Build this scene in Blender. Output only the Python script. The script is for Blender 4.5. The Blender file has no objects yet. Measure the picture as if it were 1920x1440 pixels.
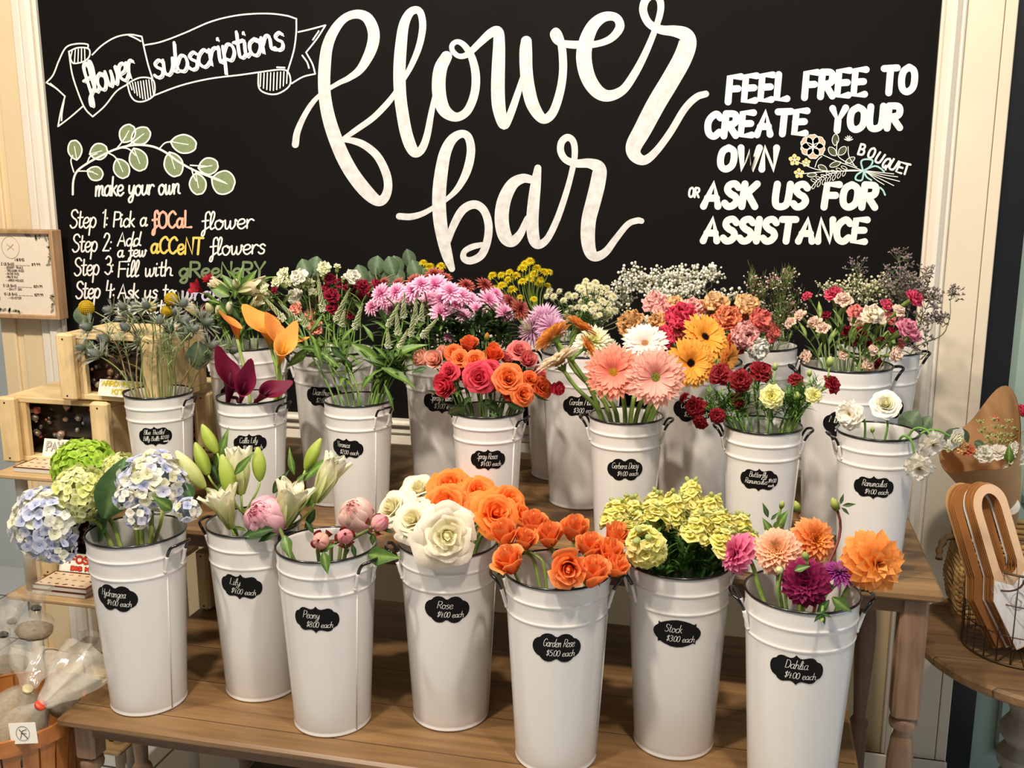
import bpy, math, random
from mathutils import Vector, Matrix, Quaternion

# ------------------------------------------------------------------ camera, light, exposure
SC = bpy.context.scene
COL = SC.collection
R = math.radians
PI = math.pi
CAM_Z, TILT, YAW, FPX = 1.55, R(11.6), R(13.5), 1866.0
cam = bpy.data.objects.new('camera', bpy.data.cameras.new('camera'))
COL.objects.link(cam)
cam.location = (0, 0, CAM_Z)
cam.rotation_euler = (PI / 2 - TILT, 0, YAW)
cam.data.sensor_width = 36.0
cam.data.lens = 36.0 * FPX / 1920
cam.data.clip_start = 0.02
SC.camera = cam
SC.view_settings.view_transform = 'Standard'
SC.view_settings.look = 'None'
SC.view_settings.exposure = 0.0
SC.view_settings.gamma = 1.0
SC.view_settings.use_curve_mapping = False

W = bpy.data.worlds.new('shop_ambient')
SC.world = W
W.use_nodes = True
W.node_tree.nodes['Background'].inputs[0].default_value = (1.0, 0.96, 0.92, 1)
W.node_tree.nodes['Background'].inputs[1].default_value = 0.085


def area(name, loc, target, size, power, color):
    d = bpy.data.lights.new(name, 'AREA')
    d.shape = 'DISK' if not isinstance(size, tuple) else 'RECTANGLE'
    if isinstance(size, tuple):
        d.size, d.size_y = size
    else:
        d.size = size
    d.energy = power
    d.color = color
    o = bpy.data.objects.new(name, d)
    COL.objects.link(o)
    o.location = loc
    o.rotation_euler = (Vector(target) - Vector(loc)).to_track_quat('-Z', 'Y').to_euler()
    return o


WARM = (1.0, 0.88, 0.74)
area('track_lamp', (-1.75, 0.75, 2.85), (-0.9, 2.05, 1.0), 0.13, 38, WARM)
area('track_lamp', (-0.75, 0.62, 2.95), (-0.4, 2.1, 0.95), 0.13, 42, WARM)
area('track_lamp', (0.25, 0.75, 2.9), (0.0, 2.1, 0.95), 0.13, 34, WARM)
area('overhead_fill', (-0.5, 0.0, 2.95), (-0.5, 1.7, 0.9), (2.6, 0.5), 14, (1.0, 0.93, 0.84))  # added soft fill from above for the buckets, not a shop fixture
area('front_fill', (-0.6, -1.5, 2.6), (-0.5, 2.0, 1.0), (2.4, 0.8), 6, (1.0, 0.93, 0.84))  # weak frontal fill, added to brighten blooms that face away from the lamps
area('shop_window_daylight', (3.1, 0.9, 1.6), (0.0, 1.9, 0.9), (1.3, 1.9), 24, (0.74, 0.86, 1.0))

# ------------------------------------------------------------------ from a pixel of the photograph to a point in the shop
_fw = Vector((-math.sin(YAW) * math.cos(TILT), math.cos(YAW) * math.cos(TILT), -math.sin(TILT)))
_rt = Vector((math.cos(YAW), math.sin(YAW), 0))
_up = _rt.cross(_fw)
CAM = Vector((0, 0, CAM_Z))


def ray(u, v):
    return _fw + _rt * ((u - 960) / FPX) - _up * ((v - 720) / FPX)


def at_y(u, v, y):
    r = ray(u, v)
    return CAM + r * (y / r.y)


def at_z(u, v, z):
    r = ray(u, v)
    return CAM + r * ((z - CAM_Z) / r.z)


def depth(p):
    return (Vector(p) - CAM).dot(_fw)


# ------------------------------------------------------------------ colours and materials
def lin(c):
    def f(x):
        x /= 255.0
        return x / 12.92 if x <= 0.04045 else ((x + 0.055) / 1.055) ** 2.4
    return (f(c[0]), f(c[1]), f(c[2]))


def hx(s):
    return lin(tuple(int(s[i:i + 2], 16) for i in (0, 2, 4)))


def mixc(a, b, t):
    return tuple(a[i] + (b[i] - a[i]) * t for i in range(3))


MATS = {}


def principled(name):
    m = bpy.data.materials.new(name)
    m.use_nodes = True
    nt = m.node_tree
    return m, nt, nt.nodes['Principled BSDF'], nt.nodes['Material Output']


def plain(name, col, rough=0.5, metal=0.0, coat=0.0, noise=0.0, nscale=30.0, bump=0.0, spec=0.5):
    """One colour, with a little procedural mottling and bump."""
    if name in MATS:
        return MATS[name]
    m, nt, b, out = principled(name)
    c = hx(col) if isinstance(col, str) else col
    b.inputs['Base Color'].default_value = (*c, 1)
    b.inputs['Roughness'].default_value = rough
    b.inputs['Metallic'].default_value = metal
    b.inputs['Coat Weight'].default_value = coat
    b.inputs['Coat Roughness'].default_value = 0.08
    b.inputs['Specular IOR Level'].default_value = spec
    if noise or bump:
        tc = nt.nodes.new('ShaderNodeTexCoord')
        nz = nt.nodes.new('ShaderNodeTexNoise')
        nz.inputs['Scale'].default_value = nscale
        nz.inputs['Detail'].default_value = 5
        nt.links.new(tc.outputs['Object'], nz.inputs['Vector'])
        if noise:
            rp = nt.nodes.new('ShaderNodeValToRGB')
            rp.color_ramp.elements[0].position = 0.3
            rp.color_ramp.elements[1].position = 0.7
            rp.color_ramp.elements[0].color = (*[x * (1 - noise) for x in c], 1)
            rp.color_ramp.elements[1].color = (*[min(1, x * (1 + noise)) for x in c], 1)
            nt.links.new(nz.outputs['Fac'], rp.inputs['Fac'])
            nt.links.new(rp.outputs['Color'], b.inputs['Base Color'])
        if bump:
            bp = nt.nodes.new('ShaderNodeBump')
            bp.inputs['Strength'].default_value = bump
            bp.inputs['Distance'].default_value = 0.002
            nt.links.new(nz.outputs['Fac'], bp.inputs['Height'])
            nt.links.new(bp.outputs['Normal'], b.inputs['Normal'])
    MATS[name] = m
    return m


def wood(name, dark, light, axis=0, scale=1.0, rough=0.5, plank=0.0, streak=16.0):
    """Grain that runs along one axis; plank > 0 gives each board its own tone (board width in metres across the grain)."""
    if name in MATS:
        return MATS[name]
    m, nt, b, out = principled(name)
    N, L = nt.nodes, nt.links
    tc = N.new('ShaderNodeTexCoord')
    mp = N.new('ShaderNodeMapping')
    s = [streak * scale] * 3
    s[axis] = 1.3 * scale
    mp.inputs['Scale'].default_value = s
    L.new(tc.outputs['Object'], mp.inputs['Vector'])
    nz = N.new('ShaderNodeTexNoise')
    nz.inputs['Scale'].default_value = 1.6
    nz.inputs['Detail'].default_value = 8
    nz.inputs['Roughness'].default_value = 0.62
    nz.inputs['Distortion'].default_value = 0.6
    L.new(mp.outputs['Vector'], nz.inputs['Vector'])
    rp = N.new('ShaderNodeValToRGB')
    rp.color_ramp.elements[0].position = 0.28
    rp.color_ramp.elements[1].position = 0.72
    rp.color_ramp.elements[0].color = (*hx(dark), 1)
    rp.color_ramp.elements[1].color = (*hx(light), 1)
    L.new(nz.outputs['Fac'], rp.inputs['Fac'])
    n2 = N.new('ShaderNodeTexNoise')
    n2.inputs['Scale'].default_value = 4.0 * scale
    n2.inputs['Detail'].default_value = 3
    L.new(tc.outputs['Object'], n2.inputs['Vector'])
    mx = N.new('ShaderNodeMixRGB')
    mx.blend_type = 'MULTIPLY'
    mx.inputs['Fac'].default_value = 0.55
    L.new(rp.outputs['Color'], mx.inputs['Color1'])
    r2 = N.new('ShaderNodeValToRGB')
    r2.color_ramp.elements[0].color = (0.55, 0.5, 0.46, 1)
    r2.color_ramp.elements[0].position = 0.3
    r2.color_ramp.elements[1].color = (1, 1, 1, 1)
    r2.color_ramp.elements[1].position = 0.6
    L.new(n2.outputs['Fac'], r2.inputs['Fac'])
    L.new(r2.outputs['Color'], mx.inputs['Color2'])
    last = mx
    if plank:
        sep = N.new('ShaderNodeSeparateXYZ')
        L.new(tc.outputs['Object'], sep.inputs[0])
        dv = N.new('ShaderNodeMath'); dv.operation = 'DIVIDE'; dv.inputs[1].default_value = plank
        L.new(sep.outputs[1 if axis == 0 else 0], dv.inputs[0])
        fl = N.new('ShaderNodeMath'); fl.operation = 'FLOOR'
        L.new(dv.outputs[0], fl.inputs[0])
        wn = N.new('ShaderNodeTexWhiteNoise'); wn.noise_dimensions = '1D'
        L.new(fl.outputs[0], wn.inputs['W'])
        mr = N.new('ShaderNodeMapRange')
        mr.inputs['To Min'].default_value = 0.72
        mr.inputs['To Max'].default_value = 1.08
        L.new(wn.outputs['Value'], mr.inputs['Value'])
        m2 = N.new('ShaderNodeMixRGB'); m2.blend_type = 'MULTIPLY'; m2.inputs['Fac'].default_value = 1.0
        L.new(last.outputs['Color'], m2.inputs['Color1'])
        L.new(mr.outputs['Result'], m2.inputs['Color2'])
        last = m2
        fr = N.new('ShaderNodeMath'); fr.operation = 'FRACT'
        L.new(dv.outputs[0], fr.inputs[0])
        gt = N.new('ShaderNodeMath'); gt.operation = 'LESS_THAN'; gt.inputs[1].default_value = 0.018
        L.new(fr.outputs[0], gt.inputs[0])
        m3 = N.new('ShaderNodeMixRGB')
        m3.inputs['Color2'].default_value = (*[x * 0.35 for x in hx(dark)], 1)
        L.new(gt.outputs[0], m3.inputs['Fac'])
        L.new(last.outputs['Color'], m3.inputs['Color1'])
        last = m3
    L.new(last.outputs['Color'], b.inputs['Base Color'])
    b.inputs['Roughness'].default_value = rough
    bp = N.new('ShaderNodeBump')
    bp.inputs['Strength'].default_value = 0.25
    bp.inputs['Distance'].default_value = 0.0015
    L.new(nz.outputs['Fac'], bp.inputs['Height'])
    L.new(bp.outputs['Normal'], b.inputs['Normal'])
    MATS[name] = m
    return m


def pigment(name, rough=0.5, transl=0.25, spec=0.3, noise=0.12, nscale=90.0, coat=0.0):
    """The colour of a plant or a printed sheet, kept per vertex in the attribute Col."""
    m, nt, b, out = principled(name)
    N, L = nt.nodes, nt.links
    at = N.new('ShaderNodeAttribute'); at.attribute_name = 'Col'
    tc = N.new('ShaderNodeTexCoord')
    nz = N.new('ShaderNodeTexNoise')
    nz.inputs['Scale'].default_value = nscale
    nz.inputs['Detail'].default_value = 3
    L.new(tc.outputs['Object'], nz.inputs['Vector'])
    mr = N.new('ShaderNodeMapRange')
    mr.inputs['From Min'].default_value = 0.25
    mr.inputs['From Max'].default_value = 0.75
    mr.inputs['To Min'].default_value = 1 - noise
    mr.inputs['To Max'].default_value = 1 + noise
    L.new(nz.outputs['Fac'], mr.inputs['Value'])
    mx = N.new('ShaderNodeMixRGB'); mx.blend_type = 'MULTIPLY'; mx.inputs['Fac'].default_value = 1
    L.new(at.outputs['Color'], mx.inputs['Color1'])
    L.new(mr.outputs['Result'], mx.inputs['Color2'])
    L.new(mx.outputs['Color'], b.inputs['Base Color'])
    b.inputs['Roughness'].default_value = rough
    b.inputs['Specular IOR Level'].default_value = spec
    b.inputs['Coat Weight'].default_value = coat
    if transl:
        t = N.new('ShaderNodeBsdfTranslucent')
        L.new(mx.outputs['Color'], t.inputs['Color'])
        ms = N.new('ShaderNodeMixShader')
        ms.inputs['Fac'].default_value = transl
        L.new(b.outputs[0], ms.inputs[1])
        L.new(t.outputs[0], ms.inputs[2])
        L.new(ms.outputs[0], out.inputs['Surface'])
    return m


def film(name, tint, alpha, rough=0.12):
    """Thin clear plastic: mostly see-through, with a sheen."""
    m, nt, b, out = principled(name)
    N, L = nt.nodes, nt.links
    b.inputs['Base Color'].default_value = (*hx(tint), 1)
    b.inputs['Roughness'].default_value = rough
    b.inputs['Specular IOR Level'].default_value = 0.9
    tr = N.new('ShaderNodeBsdfTransparent')
    ms = N.new('ShaderNodeMixShader')
    nz = N.new('ShaderNodeTexNoise'); nz.inputs['Scale'].default_value = 22; nz.inputs['Detail'].default_value = 4
    tc = N.new('ShaderNodeTexCoord'); L.new(tc.outputs['Object'], nz.inputs['Vector'])
    mr = N.new('ShaderNodeMapRange')
    mr.inputs['From Min'].default_value = 0.3; mr.inputs['From Max'].default_value = 0.7
    mr.inputs['To Min'].default_value = alpha * 0.55; mr.inputs['To Max'].default_value = min(1, alpha * 1.5)
    L.new(nz.outputs['Fac'], mr.inputs['Value'])
    L.new(mr.outputs['Result'], ms.inputs['Fac'])
    L.new(tr.outputs[0], ms.inputs[1]); L.new(b.outputs[0], ms.inputs[2])
    L.new(ms.outputs[0], out.inputs['Surface'])
    bp = N.new('ShaderNodeBump'); bp.inputs['Strength'].default_value = 0.5; bp.inputs['Distance'].default_value = 0.004
    L.new(nz.outputs['Fac'], bp.inputs['Height']); L.new(bp.outputs['Normal'], b.inputs['Normal'])
    return m


PETAL = pigment('petal', rough=0.55, transl=0.40, spec=0.25, noise=0.08, nscale=5)
LEAF = pigment('leaf_green', rough=0.42, transl=0.25, spec=0.4, noise=0.22, nscale=6)
STEM = pigment('plant_stem', rough=0.5, transl=0.0, spec=0.35, noise=0.15, nscale=60)
PRINT = pigment('printed_paper', rough=0.35, transl=0.0, spec=0.4, noise=0.03)
ENAMEL = plain('white_enamel', 'dad7d3', rough=0.22, coat=0.35, noise=0.025, nscale=5)
BLACK_ENAMEL = plain('black_enamel', '0c0c0e', rough=0.25, coat=0.3)
STICKER = plain('black_sticker', '060607', rough=0.6, spec=0.2)
CHALK = plain('white_paint_pen', 'e6e3dc', rough=0.75, noise=0.06, nscale=160)


# ------------------------------------------------------------------ mesh building
class MB:
    def __init__(self, col=(1, 1, 1)):
        self.v, self.f, self.c, self.mi = [], [], [], []
        self.col = col
        self.m = 0

    def add(self, vs, fs, cols=None, M=None):
        o = len(self.v)
        for i, p in enumerate(vs):
            self.v.append(tuple(M @ Vector(p)) if M is not None else tuple(p))
            self.c.append(cols[i] if cols else self.col)
        for f in fs:
            self.f.append(tuple(o + i for i in f))
            self.mi.append(self.m)
        return o

    def grid(self, rows, cols=None, M=None, close=False):
        """rows: equally long lists of points; cols alike."""
        n = len(rows[0])
        vs = [p for r in rows for p in r]
        cs = [c for r in cols for c in r] if cols else None
        fs = []
        for i in range(len(rows) - 1):
            for j in range(n if close else n - 1):
                k = (j + 1) % n
                fs.append((i * n + j, i * n + k, (i + 1) * n + k, (i + 1) * n + j))
        self.add(vs, fs, cs, M)

    def box(self, a, b, M=None, bev=0.0):
        x0, y0, z0 = a
        x1, y1, z1 = b
        if bev <= 0:
            vs = [(x, y, z) for z in (z0, z1) for x, y in ((x0, y0), (x1, y0), (x1, y1), (x0, y1))]
            self.add(vs, [(3, 2, 1, 0), (4, 5, 6, 7), (0, 1, 5, 4), (1, 2, 6, 5), (2, 3, 7, 6), (3, 0, 4, 7)], None, M)
            return
        c = min(bev, abs(x1 - x0) / 2.2, abs(y1 - y0) / 2.2, abs(z1 - z0) / 2.2)

        def ring(ix, iy, z):
            X0, X1, Y0, Y1 = x0 + ix, x1 - ix, y0 + iy, y1 - iy
            return [(X0 + c, Y0, z), (X1 - c, Y0, z), (X1, Y0 + c, z), (X1, Y1 - c, z),
                    (X1 - c, Y1, z), (X0 + c, Y1, z), (X0, Y1 - c, z), (X0, Y0 + c, z)]
        rs = [ring(c, c, z0), ring(0, 0, z0 + c), ring(0, 0, z1 - c), ring(c, c, z1)]
        o = len(self.v)
        self.grid(rs, None, M, close=True)
        self.f.append(tuple(o + i for i in reversed(range(8)))); self.mi.append(self.m)
        self.f.append(tuple(o + 24 + i for i in range(8))); self.mi.append(self.m)

    def lathe(self, prof, n=32, M=None, cols=None, caps=True):
        rows = [[(r * math.cos(2 * PI * j / n), r * math.sin(2 * PI * j / n), z) for j in range(n)] for r, z in prof]
        cr = [[cols[i]] * n for i in range(len(prof))] if cols else None
        o = len(self.v)
        self.grid(rows, cr, M, close=True)
        if caps:
            if prof[0][0] > 1e-6:
                self.f.append(tuple(o + i for i in reversed(range(n)))); self.mi.append(self.m)
            if prof[-1][0] > 1e-6:
                q = o + (len(prof) - 1) * n
                self.f.append(tuple(q + i for i in range(n))); self.mi.append(self.m)

    def tube(self, pts, rad, n=6, M=None, cols=None, caps=True):
        pts = [Vector(p) for p in pts]
        k = len(pts)
        if not isinstance(rad, (list, tuple)):
            rad = [rad] * k
        t0 = (pts[1] - pts[0]).normalized()
        a = t0.orthogonal().normalized()
        rows, cr = [], []
        for i, p in enumerate(pts):
            t = (pts[min(i + 1, k - 1)] - pts[max(i - 1, 0)])
            if t.length < 1e-9:
                t = t0
            t.normalize()
            a = (a - t * a.dot(t))
            if a.length < 1e-6:
                a = t.orthogonal()
            a.normalize()
            b = t.cross(a)
            rows.append([p + (a * math.cos(2 * PI * j / n) + b * math.sin(2 * PI * j / n)) * rad[i] for j in range(n)])
            if cols:
                cr.append([cols[i]] * n)
        o = len(self.v)
        self.grid(rows, cr if cols else None, M, close=True)
        if caps:
            self.f.append(tuple(o + i for i in reversed(range(n)))); self.mi.append(self.m)
            q = o + (k - 1) * n
            self.f.append(tuple(q + i for i in range(n))); self.mi.append(self.m)

    def ball(self, c, r, nu=8, nv=6, M=None, sz=1.0, cols=None):
        prof = [(max(1e-5, math.sin(PI * i / nv)), -math.cos(PI * i / nv)) for i in range(nv + 1)]
        rows = [[(c[0] + r * p * math.cos(2 * PI * j / nu), c[1] + r * p * math.sin(2 * PI * j / nu), c[2] + r * sz * z)
                 for j in range(nu)] for p, z in prof]
        cr = [[cols] * nu for _ in rows] if cols else None
        self.grid(rows, cr, M, close=True)

    def mesh(self, name, mats, smooth=True):
        me = bpy.data.meshes.new(name)
        me.from_pydata(self.v, [], self.f)
        if not isinstance(mats, (list, tuple)):
            mats = [mats]
        for m in mats:
            me.materials.append(m)
        if len(mats) > 1:
            me.polygons.foreach_set('material_index', self.mi)
        ca = me.color_attributes.new('Col', 'FLOAT_COLOR', 'POINT')
        flat = []
        for c in self.c:
            flat += [c[0], c[1], c[2], 1.0]
        ca.data.foreach_set('color', flat)
        if smooth:
            me.polygons.foreach_set('use_smooth', [True] * len(me.polygons))
        me.validate()
        me.update()
        return me

    def build(self, name, mats, parent=None, smooth=True, auto=None):
        me = self.mesh(name, mats, smooth)
        if auto is not None:
            sharp(me, auto)
        return link(name, me, parent)


def sharp(me, deg):
    """Mark edges sharper than deg so that smooth shading keeps them."""
    import bmesh
    bm = bmesh.new()
    bm.from_mesh(me)
    lim = R(deg)
    for e in bm.edges:
        if len(e.link_faces) == 2 and e.calc_face_angle(0) > lim:
            e.smooth = False
    bm.to_mesh(me)
    bm.free()


def link(name, me, parent=None, M=None):
    o = bpy.data.objects.new(name, me)
    COL.objects.link(o)
    if parent is not None:
        o.parent = parent
    if M is not None:
        o.matrix_local = M
    return o


def tag(o, label=None, cat=None, group=None, kind=None):
    if label:
        o['label'] = label
    if cat:
        o['category'] = cat
    if group:
        o['group'] = group
    if kind:
        o['kind'] = kind
    return o


def empty(name, loc=(0, 0, 0), rz=0.0):
    o = bpy.data.objects.new(name, None)
    o.empty_display_size = 0.02
    COL.objects.link(o)
    o.location = loc
    o.rotation_euler = (0, 0, rz)
    return o


def thing(name, label, cat, loc=(0, 0, 0), rz=0.0, group=None):
    return tag(empty(name, loc, rz), label, cat, group)


def struct(name, mb, mat, auto=None, smooth=False):
    o = mb.build(name, mat, None, smooth or auto is not None, auto)
    o['kind'] = 'structure'
    return o


def copy_tree(o, parent=None, skip='-'):
    c = o.copy()
    COL.objects.link(c)
    c.parent = parent
    for ch in list(o.children):
        if not ch.name.startswith(skip):
            copy_tree(ch, c, skip)
    return c


def spline(pts, n=6):
    """Catmull-Rom through tuples of any length."""
    if len(pts) < 3:
        return [tuple(p) for p in pts]
    P = [tuple(p) for p in pts]
    e0 = tuple(2 * a - b for a, b in zip(P[0], P[1]))
    e1 = tuple(2 * a - b for a, b in zip(P[-1], P[-2]))
    Q = [e0] + P + [e1]
    out = []
    for i in range(1, len(Q) - 2):
        a, b, c, d = Q[i - 1:i + 3]
        for k in range(n):
            t = k / n
            out.append(tuple(0.5 * ((2 * b[j]) + (-a[j] + c[j]) * t + (2 * a[j] - 5 * b[j] + 4 * c[j] - d[j]) * t * t
                                    + (-a[j] + 3 * b[j] - 3 * c[j] + d[j]) * t ** 3) for j in range(len(b))))
    out.append(P[-1])
    return out


def brush(mb, pts, width, to3d, h=0.0006, caps=6):
    """A flat painted stroke along 2-D points; to3d(x, y, h) puts it on its surface. width: number or one per point (same unit as the points)."""
    k = len(pts)
    if not isinstance(width, (list, tuple)):
        width = [width] * k
    L, Rr = [], []
    for i in range(k):
        ax, ay = pts[max(i - 1, 0)][:2]
        bx, by = pts[min(i + 1, k - 1)][:2]
        dx, dy = bx - ax, by - ay
        d = math.hypot(dx, dy) or 1e-9
        nx, ny = -dy / d * width[i] / 2, dx / d * width[i] / 2
        x, y = pts[i][:2]
        L.append((x + nx, y + ny))
        Rr.append((x - nx, y - ny))
    hs = [h + 0.0006 * i / k for i in range(k)]
    mb.grid([[to3d(x, y, q) for (x, y), q in zip(Rr, hs)], [to3d(p[0], p[1], q) for p, q in zip(pts, hs)], [to3d(x, y, q) for (x, y), q in zip(L, hs)]])
    for (i, sgn) in ((0, 1), (k - 1, -1)):
        x, y = pts[i][:2]
        j = 1 if i == 0 else k - 2
        a0 = math.atan2(pts[i][1] - pts[j][1], pts[i][0] - pts[j][0])
        r = width[i] / 2
        ring = [(x + r * math.cos(a0 - PI / 2 + PI * q / caps), y + r * math.sin(a0 - PI / 2 + PI * q / caps)) for q in range(caps + 1)]
        mb.add([to3d(x, y, hs[i] + .00004)] + [to3d(p, q, hs[i] + .00004) for p, q in ring], [(0, q + 1, q + 2) for q in range(caps)])
# ------------------------------------------------------------------ a pen alphabet: strokes on a grid, capitals 100 high
GL = {
'A': (66, 'L0,0 32,100 64,0|L12,36 52,36'), 'B': (56, 'L0,0 0,100|C0,100 36,98 46,78 34,56 0,52|C0,52 44,50 54,26 42,3 0,0'),
'C': (58, 'C58,82 36,100 8,80 0,50 10,14 36,0 60,18'), 'D': (58, 'L0,0 0,100|C0,100 40,92 58,50 40,8 0,0'),
'E': (54, 'L52,100 0,100 0,0 54,0|L0,52 44,52'), 'F': (52, 'L54,100 0,100 0,0|L0,52 44,52'),
'G': (62, 'C58,84 36,100 8,80 0,50 10,14 36,0 60,16|L60,16 60,46 36,46'), 'H': (56, 'L0,0 0,100|L56,0 56,100|L0,52 56,52'),
'I': (6, 'L2,0 2,100'), 'K': (58, 'L0,0 0,100|L54,100 0,42|L18,58 58,0'), 'L': (50, 'L0,100 0,0 50,0'),
'M': (72, 'L0,0 4,100 36,30 68,100 72,0'), 'N': (56, 'L0,0 0,100 56,0 56,100'),
'O': (64, 'C32,100 7,84 0,50 8,14 32,0 58,16 64,50 57,84 32,100'), 'P': (52, 'L0,0 0,100|C0,100 42,96 52,74 42,52 0,46'),
'Q': (66, 'C32,100 7,84 0,50 8,14 32,0 58,16 64,50 57,84 32,100|L40,24 66,-6'),
'R': (56, 'L0,0 0,100|C0,100 42,96 52,74 42,54 0,48|L20,48 58,0'), 'S': (52, 'C52,84 34,100 10,94 4,74 20,56 42,44 52,24 38,4 16,0 0,14'),
'T': (64, 'L0,100 64,100|L32,100 32,0'), 'U': (58, 'C0,100 0,40 8,8 30,0 52,10 58,40 58,100'), 'V': (64, 'L0,100 32,0 64,100'),
'W': (88, 'L0,100 22,0 44,80 66,0 88,100'), 'Y': (60, 'L0,100 30,46 60,100|L30,46 30,0'), 'Z': (56, 'L0,100 56,100 0,0 56,0'), 'J': (40, 'C36,100 38,30 28,4 12,2 0,18'),
'X': (56, 'L0,0 56,100|L0,100 56,0'),
'a': (54, 'C42,44 26,56 6,44 0,22 10,2 26,2 40,20 45,54|C45,54 42,16 48,0 60,8'), 'b': (46, 'C2,102 -2,50 2,6|C2,30 20,54 40,44 42,18 26,0 2,6'),
'c': (44, 'C42,44 26,56 6,42 0,20 14,0 30,0 48,14'), 'd': (54, 'C42,42 24,56 4,42 0,20 12,0 28,4 44,26|C50,104 44,50 44,12 58,4'),
'e': (46, 'C0,24 30,28 42,42 30,56 10,50 0,26 10,4 28,-2 50,14'), 'f': (38, 'C44,88 36,106 20,96 18,60 20,0 14,-36 2,-36 6,-14 22,0 42,14|L0,50 36,54'),
'g': (50, 'C42,44 24,56 4,42 0,22 12,4 28,8 42,28|C46,54 44,0 40,-30 22,-40 6,-28 20,-10 54,10'), 'h': (48, 'C0,104 0,50 0,0|C0,26 18,54 36,48 38,24 38,6 52,2'),
'i': (16, 'C2,54 0,20 4,0 18,8|L3,78 4,82'), 'k': (40, 'C0,104 0,50 0,0|C34,54 14,36 2,26|C10,32 24,14 42,0'),
'l': (22, 'C0,12 18,60 22,96 12,106 4,80 2,30 8,0 26,8'), 'm': (66, 'C0,52 2,0|C2,28 14,54 26,48 28,0|C28,28 40,54 54,48 54,10 68,2'),
'n': (48, 'C0,52 2,0|C2,28 18,54 34,48 36,10 50,2'), 'o': (48, 'C24,54 4,44 0,22 12,0 30,0 44,22 40,44 24,54|C24,54 34,42 54,48'),
'p': (46, 'C0,52 0,0 -2,-42|C0,30 18,56 40,44 42,20 26,0 2,10'), 'r': (34, 'C0,52 2,0|C2,26 12,48 26,54 38,46'),
's': (36, 'C36,46 22,56 6,46 14,32 32,20 28,2 10,-2 -2,8'), 't': (34, 'C14,90 12,40 14,6 26,0 38,8|L-4,56 34,58'),
'u': (50, 'C0,52 0,16 10,0 24,4 36,24 40,52|C40,52 40,10 54,4'), 'v': (42, 'C0,52 16,0 36,54 46,48'),
'w': (64, 'C0,52 4,6 16,0 28,24 30,46|C30,46 32,6 44,0 58,24 58,54 68,46'), 'y': (48, 'C0,52 2,22 14,8 30,18 40,52|C40,52 38,0 30,-34 12,-40 4,-24 24,-4 54,12'),
'z': (44, 'L0,52 40,52 0,0 44,0'), 'x': (42, 'L0,52 40,0|L40,52 0,0'),
'0': (48, 'C24,100 4,80 0,50 6,14 24,0 42,14 48,50 42,84 24,100'), '1': (22, 'L0,80 18,100 18,0'), '2': (48, 'C2,78 16,100 40,94 44,74 24,40 0,2|L0,2 48,2'),
'3': (48, 'C2,88 22,102 44,86 40,62 18,54|C18,54 46,46 48,18 26,-2 0,12'), '4': (52, 'L8,100 2,42 52,44|L38,78 36,0'),
'5': (48, 'L46,100 8,100 4,56|C4,56 28,64 48,44 44,14 22,0 0,12'), '8': (48, 'C24,54 6,66 6,88 24,100 42,88 42,66 24,54 4,42 2,14 24,0 46,14 44,42 24,54'),
'9': (46, 'C42,72 24,56 4,66 4,90 24,102 42,90 42,60 36,0'), '$': (44, 'C42,76 28,88 6,84 6,62 24,52 42,40 38,18 16,12 0,22|L24,104 20,-6'),
'.': (8, 'L2,0 3,3'), ':': (10, 'L3,12 4,15|L5,48 6,51'), '/': (36, 'L0,-6 34,104'), '-': (36, 'L4,34 32,34'), '_': (60, 'L0,0 60,0'), ' ': (34, ''),
}
_GC = {}


def glyph(ch):
    if ch not in _GC:
        w, s = GL[ch]
        out = []
        for part in s.split('|'):
            if not part:
                continue
            pts = [tuple(float(q) for q in p.split(',')) for p in part[1:].split()]
            out.append(spline(pts, 5) if part[0] == 'C' else pts)
        _GC[ch] = (w, out)
    return _GC[ch]


def write(mb, text, p0, p1, h, pen, to3d, slant=0.0, gap=16, lift=0.0006, sag=0.0, ydown=True):
    """Write text along p0 -> p1 (stretched to fit); h: capital height, pen: stroke width, all in the unit of the points."""
    tot = sum(glyph(c)[0] + gap for c in text) - gap
    dx, dy = p1[0] - p0[0], p1[1] - p0[1]
    Ln = math.hypot(dx, dy)
    sx, sy = Ln / tot, h / 100.0
    ex, ey = dx / Ln, dy / Ln
    nx, ny = (ey, -ex) if ydown else (-ey, ex)
    x = 0.0
    for ch in text:
        w, st = glyph(ch)
        for s in st:
            P = []
            for a, b in s:
                t = (x + a) / tot
                xx = (x + a) * sx + slant * b * sy
                yy = b * sy + sag * 4 * t * (1 - t)
                P.append((p0[0] + ex * xx + nx * yy, p0[1] + ey * xx + ny * yy))
            brush(mb, P, pen, to3d, lift)
        x += w + gap


# ------------------------------------------------------------------ the setting
CREAM = plain('cream_wall_paint', 'dcc69e', rough=0.55, noise=0.03, nscale=6)
TRIMW = plain('white_trim_paint', 'e0d7c7', rough=0.35, noise=0.02, nscale=6)
SAGE = plain('sage_paint', '9db0a2', rough=0.5, noise=0.08, nscale=8)
DARK = plain('black_door_gap', '14171b', rough=0.35)
BOARD_Y = 2.50

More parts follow.
